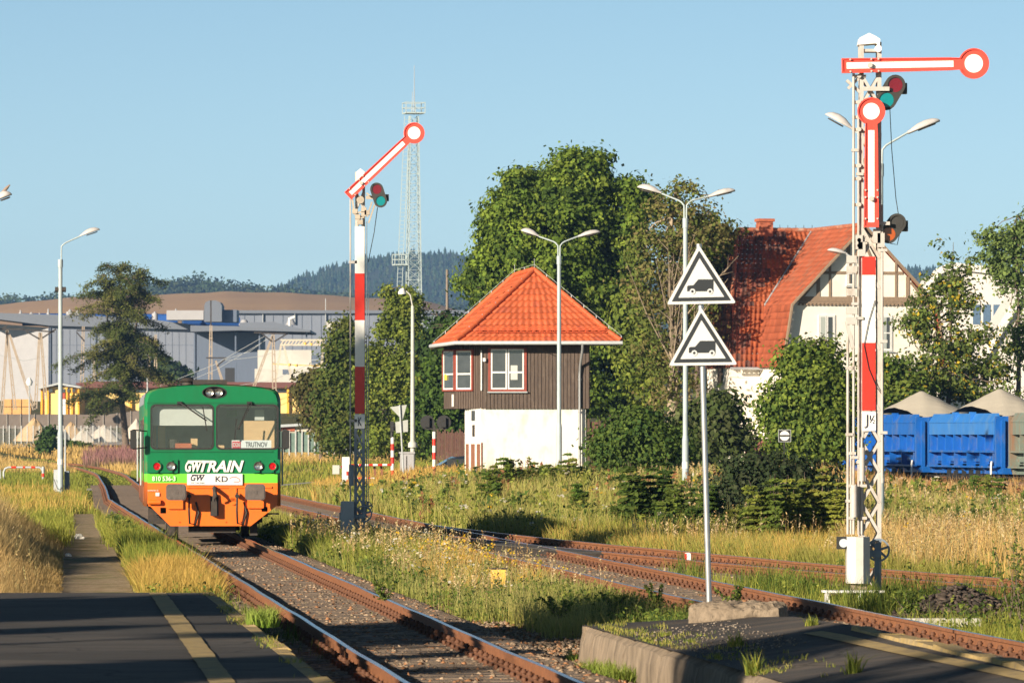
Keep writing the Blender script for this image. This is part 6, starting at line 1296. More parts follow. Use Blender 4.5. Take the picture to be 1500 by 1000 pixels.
for x,Z,pts,lab in ((1440,420,[(1330,470),(1372,400),(1395,391),(1480,401),(1530,420),(1530,640),(1330,640)],'large pale building with a shallow gable behind the yellowing maple'),(1500,380,[(1430,540),(1455,500),(1500,425),(1540,400),(1700,400),(1700,640),(1400,640),(1400,575)],'white building with a steep sloping roof edge at the right picture edge')):
    e=empty('industrial_building',origin(x,Z),lab,'building'); q=fn(x,Z); b=MB(); b.prism([q(*p) for p in pts],0,14); b.build('wall',M_wh,e)
    b=MB()
    for p0,p1 in zip(pts[:5],pts[1:5]):
        A=q(*p0);B_=q(*p1); b.bar((A[0],-.3,A[1]+.08),(B_[0],-.3,B_[1]+.08),.5,.22,up=(0,1,0))
    b.build('verge',mat('white_verge',(.7,.68,.64),.6),e)
    if Z==420:
        for k in range(5): b=MB(); A=q(1425+k*15,475);B_=q(1436+k*15,446); b.box(A[0],-.05,A[1],B_[0],.02,B_[1]); b.build('window',mat('blue_grey_glazing',(.10,.16,.25),.2),e)
    else:
        for k in range(9): b=MB(); A=q(1440+k*14,640);B_=q(1441.2+k*14,600); b.box(A[0],-.05,A[1],B_[0],0,B_[1]); b.build('panel_joint',M_grey,e)
# ---------------------------------------------------------------- small things by the tracks
g_=ground_at(730,85.5); g_=(g_[0],g_[1],-.26); e=empty('cable_marker_box',g_,'small yellow box with a dark lid standing in the weeds between the tracks','box'); 
M_ybox=mat('faded_yellow_box',(.75,.47,.08),.6,0,.1,9,(.5,.35,.1),.5,8)
h0=EYE+.26-(833-HZ)/(F/85.5); b=MB(); b.prism([(-.115,0),(-.115,h0-.0),(.115,h0),(.105,0)],-.08,.08); b.build('casing',M_ybox,e); b=MB(); b.box(-.135,-.1,h0,.135,.1,h0+.018); b.build('lid',M_dark,e)
text('embossed_mark','PKP',-.06,h0*.62,.06,h0*.78,-.082,mat('embossed_yellow',(.5,.3,.06),.6),e) if False else None
p=W(1007.5,822,103); b=MB(); b.add(*holed(rrect(-.055,-.2,.055,.14,.03),[],0,.05)); e=empty('marker_post',(p.x,103,p.z+.02),'tiny red and white marker plate in the grass behind the thin sign pole','marker'); b.build('plate',M_white,e); b=MB(); b.box(-.056,-.004,-.2,-.02,-.001,.125); b.build('red_stripe',M_sred,e)
p=W(1052,828,101); b=MB(); b.box(-.4,-.12,-.1,.38,.12,.02); b.box(-.3,-.1,-.35,-.2,.1,-.1); b.box(.2,-.1,-.35,.3,.1,-.1); o=b.build('white_plank',M_white); o.location=(p.x,101,p.z); tag(o,'white plank lying low in the grass behind the thin sign pole','plank')
for xa,ya,xb,yb,Zc,wd_,nm,lab in ((628,776,872,806,None,.0,'cable_trough','long dark cable trough cover beside the points'),):
    A=W(640,782,119);B_=W(868,800,104); e=empty('cable_trough',(A.x,A.y,-.2),lab,'trough'); b=MB(); b.bar((0,0,0),(B_.x-A.x,B_.y-A.y,0),.5,.34); b.build('trough_body',M_dark,e)
    b=MB(); 
    for k in range(12): b.bar(((B_.x-A.x)*k/12,(B_.y-A.y)*k/12,.185),((B_.x-A.x)*(k+.94)/12,(B_.y-A.y)*(k+.94)/12,.185),.56,.03)
    b.build('trough_lid',mat('slate_lid',(.06,.055,.05),.8),e)
for x,y,Z,l_,lab in ((800,812,106.5,1.5,'short dark wooden point timber end beside the points'),(1360,896,70,1.3,'pale strip of board lying in the shaded grass right of the tall signal'),):
    p=W(x,y,Z); b=MB(); b.box(-l_/2,-.1,-.1,l_/2,.1,.0); o=b.build('loose_board',M_dark if x<1000 else M_bconc); o.location=(p.x,Z,-.12); tag(o,lab,'board')
# points lever frame of the switch: throw rods and timbers
e=empty('points_timbers',(c2(125),125,-.2),'dark long timbers and slide plates of the track points','points'); 
for k in range(22):
    y=-16+k*1.25; b=MB(); x=c2(125+y)-c2(125); b.box(x-1.4,y-.14,-.1,x+2.6-.05*k,y+.14,.05); b.build('timber',M_sleeper,e)
# broken stone slab on the platform end
rs=random.Random(2); b=MB(); A=W(1008,925,57.6); top=[];bot=[]
outl=[(0,0),(.18,-.16),(.55,-.2),(.95,-.22),(1.02,-.05),(.99,.3),(.82,.62),(.45,.72),(.12,.55)]
outl=[(x*.98,y*1.5) for x,y in outl]
b.loft([[(x*1.0,y,-.12) for x,y in outl],[(x*1.02-.01,y,.06) for x,y in outl],[(x*.99+.005,y*.99,.15+.03*math.sin(x*7)) for x,y in outl],[(.5+(x-.5)*.85,.3+(y-.3)*.8,.2+.03*math.sin(x*9+y*5)) for x,y in outl]],smooth=False)
o=b.build('stone_slab',M_conc); o.location=(A.x,57.6,rz(A.x,57.6)); o.rotation_euler=(0,0,R(-6)); sub=o.modifiers.new('sub','SUBSURF'); sub.subdivision_type='SIMPLE'; sub.levels=sub.render_levels=4; tx=bpy.data.textures.new('chips','CLOUDS'); tx.noise_scale=.12; dm=o.modifiers.new('chip','DISPLACE'); dm.texture=tx; dm.strength=.09; dm.mid_level=.5; tag(o,'broken pale concrete slab lying on the platform end behind which the thin sign pole stands','concrete slab')
# litter on the path
for x,y,Z,r,lab in ((116,789,122,.13,'crumpled white paper lying on the trodden path'),(100,814,104,.07,'small scrap of white paper nearer on the trodden path')):
    Zp=(EYE+.2)*F/(y-HZ); p=W(x,y,Zp); b=MB(); n=14; vs=[]; rs=random.Random(x)
    for i in range(7):
        for k in range(n): a=2*PI*k/n; th=PI*i/6; q=r*rs.uniform(.55,1.15); vs.append((q*math.sin(th)*math.cos(a),q*math.sin(th)*math.sin(a)*.6,q*math.cos(th)*.7+r*.4))
    b.add(vs,[(i*n+k,i*n+(k+1)%n,(i+1)*n+(k+1)%n,(i+1)*n+k) for i in range(6) for k in range(n)]); o=b.build('crumpled_paper',M_white); o.location=(p.x,Zp,gz(p.x,Zp)); tag(o,lab,'litter')
# ballast heap at right, its shade put into dark stone colours
for k,(x,y,Z,w,h) in enumerate(((1405,890,72,1.15,.42),)):
    p=W(x,y,Z); n=2600; rr=RNG.uniform(0,1,n)**.6; a=RNG.uniform(0,2*PI,n); stones('ballast_heap',p.x+rr*w*np.cos(a)*.9,Z+rr*w*np.sin(a)*1.2,-.3+h*(1-rr)**.8*1.2+RNG.normal(0,.02,n),RNG.uniform(.03,.07,n),[(.07,.055,.045),(.10,.075,.06),(.05,.042,.035)],M_stone,'heap of spilled ballast stones, shade painted into their colour, near the right picture edge','ballast heap')
for dx,Z in ((1386,80),(1427,79)):
    p=W(dx,862,Z); b=MB(); b.box(-.14,-.12,-.25,.14,.12,.0); b.box(-.17,-.15,0,.17,.15,.03); o=b.build('rail_anchor_block',M_dark); o.location=(p.x,Z,-.02); tag(o,'small black block beside the far rails, %s of the two near the ballast heap'%('left' if dx<1400 else 'right'),'block')
# street lamps and small posts of the yard
for x,Z,y0,y1,hx,lab in ((216,520,516,640,199,'small curved street lamp between conifer and railcar'),(43,590,563,620,43,'short lamp with a white globe head left of the first lamp post'),(1262,260,372,640,1212,'low lamp head reaching left across the house gable beside the tall signal')):
    g_=ground_at(x,Z); s=F/Z; e=empty('lamp_post',g_,lab,'lamp post','street lamps around the station'); q=lambda X,Y:((X-x)/s,EYE-g_[2]-(Y-HZ)/s); zt=q(0,y0)[1]; sg_=(hx-x)/s
    if abs(sg_)<.1:
        b=MB(); b.tube([(0,0,-.1),(0,0,zt)],.07,8); b.build('pole',M_grey,e); b=MB(); b.tube([(0,0,zt-.1),(0,0,zt+.3),(0,0,zt+.7)],[.25,.38,.1],10); b.build('lamp_head',M_white,e)
    else:
        b=MB(); b.tube([(0,0,-.1),(0,0,zt-1.0),(sg_*.12,0,zt-.3),(sg_*.45,0,zt)],[.09,.06,.045,.045],10); b.build('pole',M_grey,e); lamp_head(e,(sg_*.42,0,zt),(sg_*.58,0,.18 if Z<300 else .1))
# ---------------------------------------------------------------- trees
M_leaf=mat_attr('leaf',.75,.35,spec=.25); M_needle=mat_attr('needle',.8,.12,spec=.15); M_blade=mat_attr('grass_blade',.8,.3,spec=.15)
M_bark=mat('bark',(.16,.12,.09),.95,0,.25,5,(.07,.055,.045),.6,4,stretch=(3,3,.6),bump=.8,bscale=12); M_dead=mat('dead_wood',(.34,.27,.19),.9,0,.2,6)
def tree(name,label,x,Z,lobes,nclump,perclump,leaf,cols,trunk,clr=.7,group=None,cat='tree',bark=None,fill=.35,bare=0,base=None,trunk_x=None,seed=1,yellow=None,limbs=26,sink=0,squash=.62,droop=0,world=None,asp=1.5,needle=False):
    """lobes in photo px at distance Z: (cx,cy,rx,ry[,weight]); leaf clumps spread through their volume"""
    rng=np.random.default_rng(seed); s=F/Z
    X0=world[0] if world else (x-750)/s; zb=(gz(X0,Z) if base is None else base)-sink
    root=empty(name,(X0,Z,zb),label,cat,group)
    if world: Lb=[(l[0],l[1],l[2],l[3]) for l in lobes]
    else: Lb=[((l[0]-x)/s,EYE-zb-(l[1]-HZ)/s,l[2]/s,l[3]/s) for l in lobes]
    w=np.array([l[2]**2*l[3] for l in Lb]); w=w**.8; w/=w.sum(); k=rng.choice(len(Lb),nclump,p=w); Lb_=np.array(Lb)[k]
    d=rng.normal(size=(nclump,3)); d/=np.linalg.norm(d,axis=1,keepdims=True); r=rng.uniform(fill,1.0,nclump)**.6
    r=r*(1+.14*np.sin(d[:,0]*7+k*1.3)+.12*np.sin(d[:,2]*9+k)) 
    C=np.stack([Lb_[:,0]+d[:,0]*Lb_[:,2]*r, d[:,1]*Lb_[:,2]*r*.9, Lb_[:,1]+d[:,2]*Lb_[:,3]*r],1); C[:,2]=np.maximum(C[:,2],.15)
    sz=np.mean([l[2] for l in Lb]); fq=2.6/max(sz,.3); gap=np.sin(C[:,0]*fq*1.3+seed)*np.sin(C[:,1]*fq+seed*2)+np.sin(C[:,2]*fq*1.7+seed*3+C[:,0]*fq*.8)*.8; keep=gap>-.55-.6*(rng.random(nclump)<.3); C=C[keep]; nclump=len(C)
    nb=NB(); n=nclump*perclump; cc=np.repeat(C,perclump,0); off=rng.normal(size=(n,3))*clr*np.array([.5,.5,.5*squash]); off*=np.repeat(rng.uniform(.6,1.3,nclump),perclump)[:,None]
    P=cc+off; 
    if droop: P[:,2]-=np.abs(off[:,0])*droop
    ctr=np.array([np.mean([l[0] for l in Lb]),0,np.mean([l[1] for l in Lb])])
    out=off/(np.linalg.norm(off,axis=1,keepdims=True)+1e-6)+.35*(cc-ctr)/(np.linalg.norm(cc-ctr,axis=1,keepdims=True)+1e-6)+np.array([-.1,-.15,.3])+rng.normal(0,.6,(n,3))
    out/=np.linalg.norm(out,axis=1,keepdims=True)
    cv=pick(cols,nclump,.22,rng); col=np.repeat(cv,perclump,0)*rng.uniform(.75,1.25,(n,1))
    if yellow: m=(rng.random(n)<yellow[0]); col[m]=np.array(yellow[1])*rng.uniform(.8,1.2,(m.sum(),1))
    P[:,2]=np.maximum(P[:,2],.05)
    leaves(nb,P,out,leaf*rng.uniform(.6,1.3,n),col,asp,rng); nb.build('crown',M_needle if needle else M_leaf,root)
    b=MB(); tx=0 if trunk_x is None else (trunk_x-x)/s; H=max(l[1]+l[3]*.55 for l in Lb)
    if trunk>0:
        pts=[(tx+.0,0,-.3)]+[(tx*(1-q)+ctr[0]*q+rng.normal(0,.12)*q*H*.1,rng.normal(0,.1),H*q) for q in (.12,.25,.4,.55,.7,.85,1)]
        b.tube(pts,[trunk*1.25,trunk,trunk*.9,trunk*.75,trunk*.6,trunk*.42,trunk*.25,trunk*.08],12); b.build('trunk',bark or M_bark,root)
        b=MB(); P3=[Vector(p) for p in pts]
        idx=rng.choice(nclump,min(limbs,nclump),replace=False)
        for i in idx:
            c=Vector(C[i]); q=max(.12,min(.85,(c.z-.8*math.hypot(c.x-tx,c.y)*.6)/H)); f_=q*7; a=P3[1+min(6,int(f_))]; st=a.lerp(P3[min(7,2+int(f_))],f_-int(f_)) if int(f_)<6 else a
            m=st.lerp(c,.5)+Vector((rng.normal(0,.15),rng.normal(0,.15),.25)); b.tube([st,m,c],[trunk*.38*(1-q*.5),trunk*.2*(1-q*.4),.02],6)
            for _ in range(2): e_=c+Vector(rng.normal(0,.5,3))*clr; b.tube([m.lerp(c,.5),e_],[trunk*.1+.01,.012],4)
        b.build('limbs',bark or M_bark,root)
    if bare:
        b=MB()
        for i in range(bare):
            bx=rng.normal(0,.25)*Lb[0][2]; z0=H*rng.uniform(.25,.6); p=Vector((tx+bx*.3,-.3,z0)); dirv=Vector((rng.normal(0,.35)+bx*.25,rng.normal(0,.2)-.35,1)).normalized(); L_=rng.uniform(.2,.5)*H
            q=p+dirv*L_; mid_=p.lerp(q,.5)+Vector((rng.normal(0,.12),0,0)); b.tube([p,mid_,q],[.05,.03,.008],5)
            for _ in range(5): t_=rng.uniform(.3,.95); s0=p.lerp(q,t_); e_=s0+(dirv+Vector(rng.normal(0,.5,3))).normalized()*rng.uniform(.4,1.3); b.tube([s0,e_],[.018,.005],4)
        b.build('bare_branches',M_dead,root)
    return root
GD=[(.06,.105,.016),(.10,.165,.02),(.15,.22,.026),(.21,.28,.036)]
GM=[(.11,.155,.025),(.16,.21,.03),(.22,.26,.04)]
tree('maple_tree','big dark green maple tree rising behind the orange roofed signal box',815,292,[(812,330,92,88),(765,330,60,62),(880,330,62,80),(848,262,52,50),(775,285,38,40),(725,400,42,60),(800,430,110,70),(740,470,45,50),(890,440,60,90),(880,540,60,80),(930,300,34,40),(720,340,20,25)],4200,44,.165,GD,.42,.6,seed=3,limbs=40,squash=.7)
tree('ageing_tree','thinning brownish tree with bare dead branches between the big maple and the house',985,279,[(985,330,38,60),(960,400,48,70),(1015,320,30,40),(1000,290,28,28),(1040,345,28,26),(970,480,42,70),(1010,450,34,60),(945,350,20,45),(985,560,40,50)],560,26,.14,[(.18,.17,.05),(.15,.18,.035),(.12,.16,.03),(.22,.18,.07)],.30,.75,seed=5,bare=22,bark=M_dead,trunk_x=985,fill=.2)
tree('leafy_tree','light green leafy tree between the maple and the house gable, behind the dead branches',1035,284,[(1040,350,30,30),(1055,335,16,14),(1020,420,35,55),(950,540,34,60),(925,480,30,60)],480,36,.18,GM,.2,.8,seed=6)
tree('birch_tree','tall birch with hanging green foliage behind the lamp pole, left of the signal box',585,335,[(590,500,38,75),(575,440,22,28),(600,450,22,30),(560,560,45,60),(615,570,40,60),(590,640,60,30),(635,600,25,60)],1300,40,.15,GM,.2,.65,seed=7,droop=.6,cat='birch')
tree('birch_tree','shorter birch whose crown shows just left of the K signal mast',500,338,[(500,520,24,50),(510,490,16,25),(488,580,26,50),(515,600,26,50),(500,640,30,25)],600,38,.15,[(.07,.11,.02),(.10,.14,.025),(.13,.15,.03)],.15,.75,seed=8,droop=.5,cat='birch')
tree('olive_bush','brownish olive bush above the green fence right of the railcar',470,345,[(470,590,26,42),(450,575,14,26),(485,620,20,28),(468,555,12,14)],260,36,.20,[(.13,.12,.035),(.10,.10,.03),(.15,.12,.05)],.12,.7,seed=9,cat='bush')
tree('dark_shrub','dark green growth between the birch and the signal box, behind the brown fence',655,275,[(655,560,30,50),(640,610,34,40),(672,500,22,35),(660,640,30,22),(690,600,20,60)],600,38,.17,[(.05,.10,.018),(.08,.14,.02),(.03,.06,.012)],.12,.75,seed=10,cat='shrub')
tree('yew_tree','small dark pointed tree top between the birches and the signal box roof',655,300,[(650,490,16,26),(662,470,8,14),(640,510,14,20)],120,36,.22,[(.03,.06,.015),(.04,.08,.02)],.12,.7,seed=11)
tree('bush','dense green bush in front of the house, right of the two warning triangles',1192,204,[(1190,560,42,50),(1155,600,36,45),(1220,590,28,60),(1200,640,50,45),(1165,650,40,35),(1170,530,24,28),(1210,530,18,30)],1300,46,.115,[(.085,.14,.022),(.14,.20,.028),(.20,.26,.036)],.12,.6,seed=12,cat='bush',group='bushes on the bank')
tree('bush','round dark green bush right beside the white base of the signal box',935,192,[(930,645,50,32),(905,660,34,24),(965,655,34,28),(940,620,26,18),(985,665,24,20)],900,46,.105,[(.05,.10,.018),(.08,.13,.02),(.10,.15,.025)],.08,.5,seed=13,cat='bush',group='bushes on the bank')
tree('bush','loose greyish bush below the house wall, left of the red brown gate',1045,215,[(1050,610,40,34),(1030,650,40,28),(1075,640,28,28),(1005,620,22,28)],380,34,.15,[(.08,.11,.03),(.11,.13,.05),(.06,.09,.02)],.06,.6,seed=14,cat='bush',fill=.15,group='bushes on the bank')
tree('yellowing_maple','slender maple with many yellow leaves between the house and the pale hall',1385,250,[(1383,370,13,28),(1382,420,34,28),(1400,440,42,30),(1350,470,36,24),(1375,510,46,36),(1430,500,34,30),(1395,560,64,40),(1345,560,38,40),(1460,540,30,30),(1440,580,44,26),(1330,470,26,20),(1470,590,50,24),(1345,440,20,16),(1420,400,18,24)],640,26,.13,[(.12,.17,.035),(.17,.22,.045),(.09,.13,.03)],.13,.55,seed=15,yellow=(.09,(.55,.40,.03)),fill=.1)
tree('ash_tree','feathery green ash tree at the right picture edge',1492,256,[(1492,360,34,40),(1455,360,24,28),(1510,330,26,30),(1470,400,30,26),(1505,420,26,34),(1500,500,30,40)],360,30,.12,[(.15,.22,.06),(.20,.27,.07),(.11,.17,.045)],.14,.6,seed=16,fill=.1)
tree('bush','green bush standing behind the tall signal, left of the blue wagons',1300,246,[(1300,560,34,40),(1330,600,30,40),(1285,610,30,50),(1270,660,40,30),(1250,620,20,50)],620,38,.14,[(.10,.16,.025),(.16,.21,.035)],.08,.6,seed=17,cat='bush',group='bushes on the bank',yellow=(.03,(.5,.38,.03)))
tree('bush','small green shrub growing in the dry field left of the first lamp post',70,470,[(70,645,9,14),(73,632,6,10),(66,655,9,9)],110,30,.24,[(.04,.08,.015),(.06,.11,.02)],.08,.5,seed=18,cat='bush')
tree('bush','low flat green bush right of the first lamp post before the mesh fence',108,505,[(100,653,14,5),(122,655,14,4)],90,26,.24,[(.07,.11,.02),(.09,.13,.025)],0,.45,seed=19,cat='bush')
tree('dark_shrub','dark tree mass low behind the white yard buildings, right of the conifer',250,820,[(232,545,12,14),(250,550,14,12)],100,26,.7,[(.04,.07,.02)],.1,1.8,seed=20,cat='shrub')
# larch-like conifer
def conifer(x,Z,label,top,bot,wpx,seed=2):
    rng=np.random.default_rng(seed); s=F/Z; X0=(x-750)/s; zb=gz(X0,Z); root=empty('conifer_tree',(X0,Z,zb),label,'conifer'); nb=NB(); b=MB(); tb=MB()
    q=lambda X,Y:((X-x)/s,EYE-zb-(Y-HZ)/s); H=q(0,top)[1]; z0=q(0,bot)[1]
    tb.tube([(0,0,-.3),(.0,0,.6),(-.1,0,z0*.5),(-.35,0,z0),(-.45,0,H*.6),(-.25,0,H*.85)],[.42,.32,.27,.25,.14,.05],12); tb.tube([(-.4,0,H*.5),(.9,.1,H*.66),(1.4,.1,H*.93)],[.14,.1,.03],8); tb.tube([(-.4,0,H*.55),(-1.6,.1,H*.7),(-1.9,.1,H*.86)],[.1,.07,.03],8)
    PP=[];CC=[];DD=[]
    for i in range(96):
        t=rng.uniform(0,1)**.85; z=z0+(H-z0)*t; wmax=(wpx/s/2)*(1.02-.62*t)*(1+.35*math.sin(t*17+i)) if t<.9 else .8
        a=rng.uniform(0,2*PI); bx=rng.choice([-.4,1.1*min(1,max(0,(t-.5)*3)),-1.7*min(1,max(0,(t-.55)*3))]); L_=abs(wmax)*rng.uniform(.6,1.15)
        n=max(3,int(L_/.28)); p0=Vector((bx,0,z)); rise=rng.uniform(-.05,.35); prev=p0
        pts=[]
        for k in range(n+1):
            u=k/n; p=p0+Vector((math.cos(a)*L_*u,math.sin(a)*L_*u,L_*(rise*u-.32*u*u)+.1*math.sin(u*9+i))); pts.append(p)
            for _ in range(int(52*(1-.25*u))+12):
                o_=rng.normal(0,1,3)*np.array([.3,.3,.16])*(1.25-.5*u); o_[2]-=abs(rng.normal(0,.28))*(.5+u*.5); PP.append(np.array(p)+o_); DD.append((rng.normal(0,.5)-.2,rng.normal(0,.5)-.4,.7+rng.normal(0,.5))); CC.append(i)
        b.tube(pts,[.07*(1-k/(n+1)) +.01 for k in range(n+1)],5)
    PP=np.array(PP);DD=np.array(DD);DD/=np.linalg.norm(DD,axis=1,keepdims=True); base=pick([(.07,.09,.02),(.10,.115,.025),(.045,.06,.016),(.13,.13,.035)],96,.2,rng); col=base[np.array(CC)]*rng.uniform(.7,1.3,(len(PP),1))
    leaves(nb,PP,DD,.078*rng.uniform(.6,1.4,len(PP)),col,3.6,rng); nb.build('crown',M_needle,root); b.build('limbs',M_bark,root); tb.build('trunk',M_bark,root)
conifer(184,500,'shaggy olive green conifer with a bent brown trunk left of the railcar',388,585,172)
# ---------------------------------------------------------------- trees outside the frame whose shadows fall into it
TG='trees along the station yard outside the picture'
def offtree(X,Z,h,r,label,seed,n=420,leaf=.34,low=.35):
    return tree('roadside_tree',label,0,Z,[(0,h*.62,r,h*.36),(r*.3,h*.75,r*.6,h*.24),(-r*.35,h*.7,r*.6,h*.26),(0,h*low,r*.8,h*.16)],n,34,leaf,GD,.3,min(1.2,.5+r*.3),seed=seed,world=(X,),group=TG,limbs=18,fill=.1)
def on_shadow(p,X): return (X*math.cos(SUN_AZ)-p)/math.sin(SUN_AZ)   # depth of the point with sideways coordinate p at X
for k,(p,X,h,r,n,lab) in enumerate(SHADE_TREES):
    offtree(X,on_shadow(p,X),h,r,lab,60+k,n)

# ---------------------------------------------------------------- grass and weeds
def scatter(n,Z0,Z1,xl,xr,dens_pow=1.0,rng=RNG):
    Z=Z0+(Z1-Z0)*rng.uniform(0,1,n)**dens_pow; a=xl(Z);b=xr(Z); X=a+(b-a)*rng.uniform(0,1,n); return X,Z
def free(X,Z,m1=1.55,m2=1.55,m3=1.5):
    f=(np.abs(X-c1v(Z))>m1)&((np.abs(X-c2(Z))>m2)|(Z>300))
    f&=~((Z>70)&(Z<133)&(np.abs(X-c3v(np.clip(Z,70,135)))<m3))
    f&=~((np.abs(X-pathc(Z))<.50+.16*np.sin(Z*2.1)+.1*np.sin(Z*5.3))&(Z<172)&(Z>60))
    f&=~((X<el(Z)+.05)&(Z<68.6))
    f&=~((X>rl(Z)-.02)&(X<rr_(Z)+.1)&(Z<np.interp(X,[.7,1.83,2.8,3.3],[60.1,58.9,56.6,52.6])))
    f&=~((np.abs(X+.2)<.30)&(Z>79)&(Z<86.2))
    for (a,b_) in ((238,247),):
        f&=~((Z>a+ (X+30)*.28)&(Z<b_+(X+30)*.28)&(X<4))
    return f
GOLD=[(.68,.42,.11),(.56,.34,.09),(.76,.50,.15),(.46,.30,.08)]
STRAW=[(.42,.35,.11),(.34,.32,.08),(.30,.30,.06)]
GRN=[(.14,.19,.032),(.20,.24,.04),(.11,.155,.026),(.25,.27,.05)]
YG=[(.28,.30,.05),(.37,.35,.07),(.23,.26,.045)]
DKG=[(.05,.09,.018),(.07,.12,.02),(.09,.13,.025)]
L_edge=lambda Z:-.0935*Z-.6
R_edge=lambda Z:.0935*Z+.6
class Acc: pass
GR={}
def bl(kind): return GR.setdefault(kind,NB())
def put(kind,X,Z,h,w,cols,lean=.22,tip=None,bias=(0,0),wv=None,var=.2):
    zz=g(X,Z); P=np.stack([X,Z,zz-.02],1); n=len(X)
    if n==0: return
    c=pick(cols,n,var)*(1+.22*nz(X,Z,2.3,5)+.15*nz(X,Z,6.1,2))[:,None]; h=h*(1+.2*nz(X,Z,4.7,8)); blades(bl(kind),P,h,w*np.clip(Z/75,.8,6)*RNG.uniform(.7,1.3,n),c,lean,None if tip is None else pick(tip,n,.15),bias=bias)
# A: tall golden grass left of the path
X,Z=scatter(90000,69,128,L_edge,lambda Z:pathc(Z)-.55,1.3); edge=np.clip((pathc(Z)-.5-X)/1.9,0,1); keep=free(X,Z)&(RNG.random(len(X))<.55+.4*edge)
X,Z,edge=X[keep],Z[keep],edge[keep]; hh=(.07+.85*edge)*RNG.uniform(.55,1.15,len(X))*(1+.12*nz(X,Z,1.7)); far=sstep(92,104,Z)
put('dry_grass',X[Z<98],Z[Z<98],hh[Z<98],.011,GOLD+STRAW[:1],.22,[(.60,.42,.19)],bias=(.10,-.02))
m=Z>=94; put('dry_grass',X[m],Z[m],hh[m]*1.3,.011,[(.40,.30,.11),(.30,.26,.09),(.46,.33,.12)],.2,[(.52,.38,.18)],bias=(.05,0))
# low sward and weeds everywhere else, patchy
def patch(n,Z0,Z1,xl,xr,h,w,cols,kind,thr=-9,k=0,sc=.35,lean=.25,tip=None,pw=1.0,m1=1.55,m2=1.55,m3=1.5,hmod=.3,zn=1):
    X,Z=scatter(n,Z0,Z1,xl,xr,pw); v=nz(X*1.6,Z*.55,sc,k); keep=free(X,Z,m1,m2,m3)&(v*zn+RNG.normal(0,.18,len(X))>thr); X,Z,v=X[keep],Z[keep],v[keep]
    hh=h*RNG.uniform(.5,1.2,len(X))*(1+hmod*nz(X,Z,1.3,k+1)); put(kind,X,Z,np.maximum(hh,.03),w,cols,lean,tip)
# between path and track 1
patch(20000,70,150,lambda Z:pathc(Z)+.5,lambda Z:c1v(Z)-1.2,.30,.010,YG+GRN,'green_grass',-.15,1,.9,tip=STRAW,m1=1.25)
patch(9000,78,90,lambda Z:pathc(Z)+.55,lambda Z:c1v(Z)-1.15,.5,.009,YG+STRAW,'green_grass',-9,2,tip=GOLD,lean=.4,m1=1.2)
patch(9000,90,116,lambda Z:pathc(Z)+.55,lambda Z:c1v(Z)-1.1,.5,.010,GRN+YG,'green_grass',-.5,5,lean=.3,m1=1.1)
patch(5000,56,84,lambda Z:el(Z)+.0,lambda Z:c1v(Z)-.95,.28,.010,DKG+GRN,'green_grass',.25,3,1.2,m1=.95)
# left beyond
patch(42000,118,236,L_edge,lambda Z:c1v(Z)-1.5,.36,.010,GRN+YG,'green_grass',-.9,4,.25,tip=YG)
patch(15000,150,236,L_edge,lambda Z:c1v(Z)-1.5,.5,.010,STRAW,'dry_grass',.25,6,.22,tip=GOLD)
patch(26000,236,430,L_edge,lambda Z:c1v(Z)-1.5,.34,.010,GRN,'green_grass',-.1,7,.10,tip=YG)
patch(26000,236,330,lambda Z:c1v(Z)+1.5,lambda Z:c2(Z)-1,.34,.010,GRN+YG,'green_grass',-.5,8,.14,tip=YG)
patch(30000,330,520,L_edge,lambda Z:-.02*Z,.55,.011,GOLD,'dry_grass',-.35,9,.05,tip=[(.6,.42,.17)])
patch(12000,330,500,L_edge,lambda Z:-.02*Z,.35,.011,GRN,'green_grass',.2,10,.07)
patch(26000,218,430,lambda Z:c2(Z)+1.0,lambda Z:-.0*Z-1,.36,.010,GRN+YG,'green_grass',-.25,61,.14,tip=YG,m1=.9,m2=.9)
patch(14000,218,430,lambda Z:c2(Z)+1.0,lambda Z:-.0*Z-1,.30,.011,GOLD+STRAW,'dry_grass',.1,62,.12,tip=STRAW,m1=.9,m2=.9)
patch(9000,136,330,lambda Z:c1v(Z)-1.6,lambda Z:c1v(Z)+1.6,.10,.012,GRN+YG,'green_grass',-.6,63,.4,m1=0)
patch(7000,330,460,lambda Z:c1v(Z)-1.6,lambda Z:c1v(Z)+1.6,.10,.014,GRN+YG,'green_grass',-.6,64,.2,m1=0)
patch(9000,116,152,lambda Z:c1v(Z)-2.6,lambda Z:c1v(Z)-.95,.30,.010,GRN+YG,'green_grass',-.6,65,.7,m1=.95,tip=YG)
patch(5000,128,152,lambda Z:c1v(Z)+.95,lambda Z:c1v(Z)+2.4,.3,.010,GRN+YG,'green_grass',-.6,66,.7,m1=.95,tip=YG)
# fireweed patch
X,Z=scatter(5000,400,470,lambda Z:-.0755*Z,lambda Z:-.0630*Z); v=(X/Z+.0688)/.0060; keep=(RNG.random(len(X))<np.exp(-v**2*1.4)); X,Z=X[keep],Z[keep]
put('fireweed',X,Z,RNG.uniform(.6,1.3,len(X)),.012,[(.14,.15,.04),(.26,.17,.10)],.15,[(.38,.17,.20),(.34,.17,.16)])
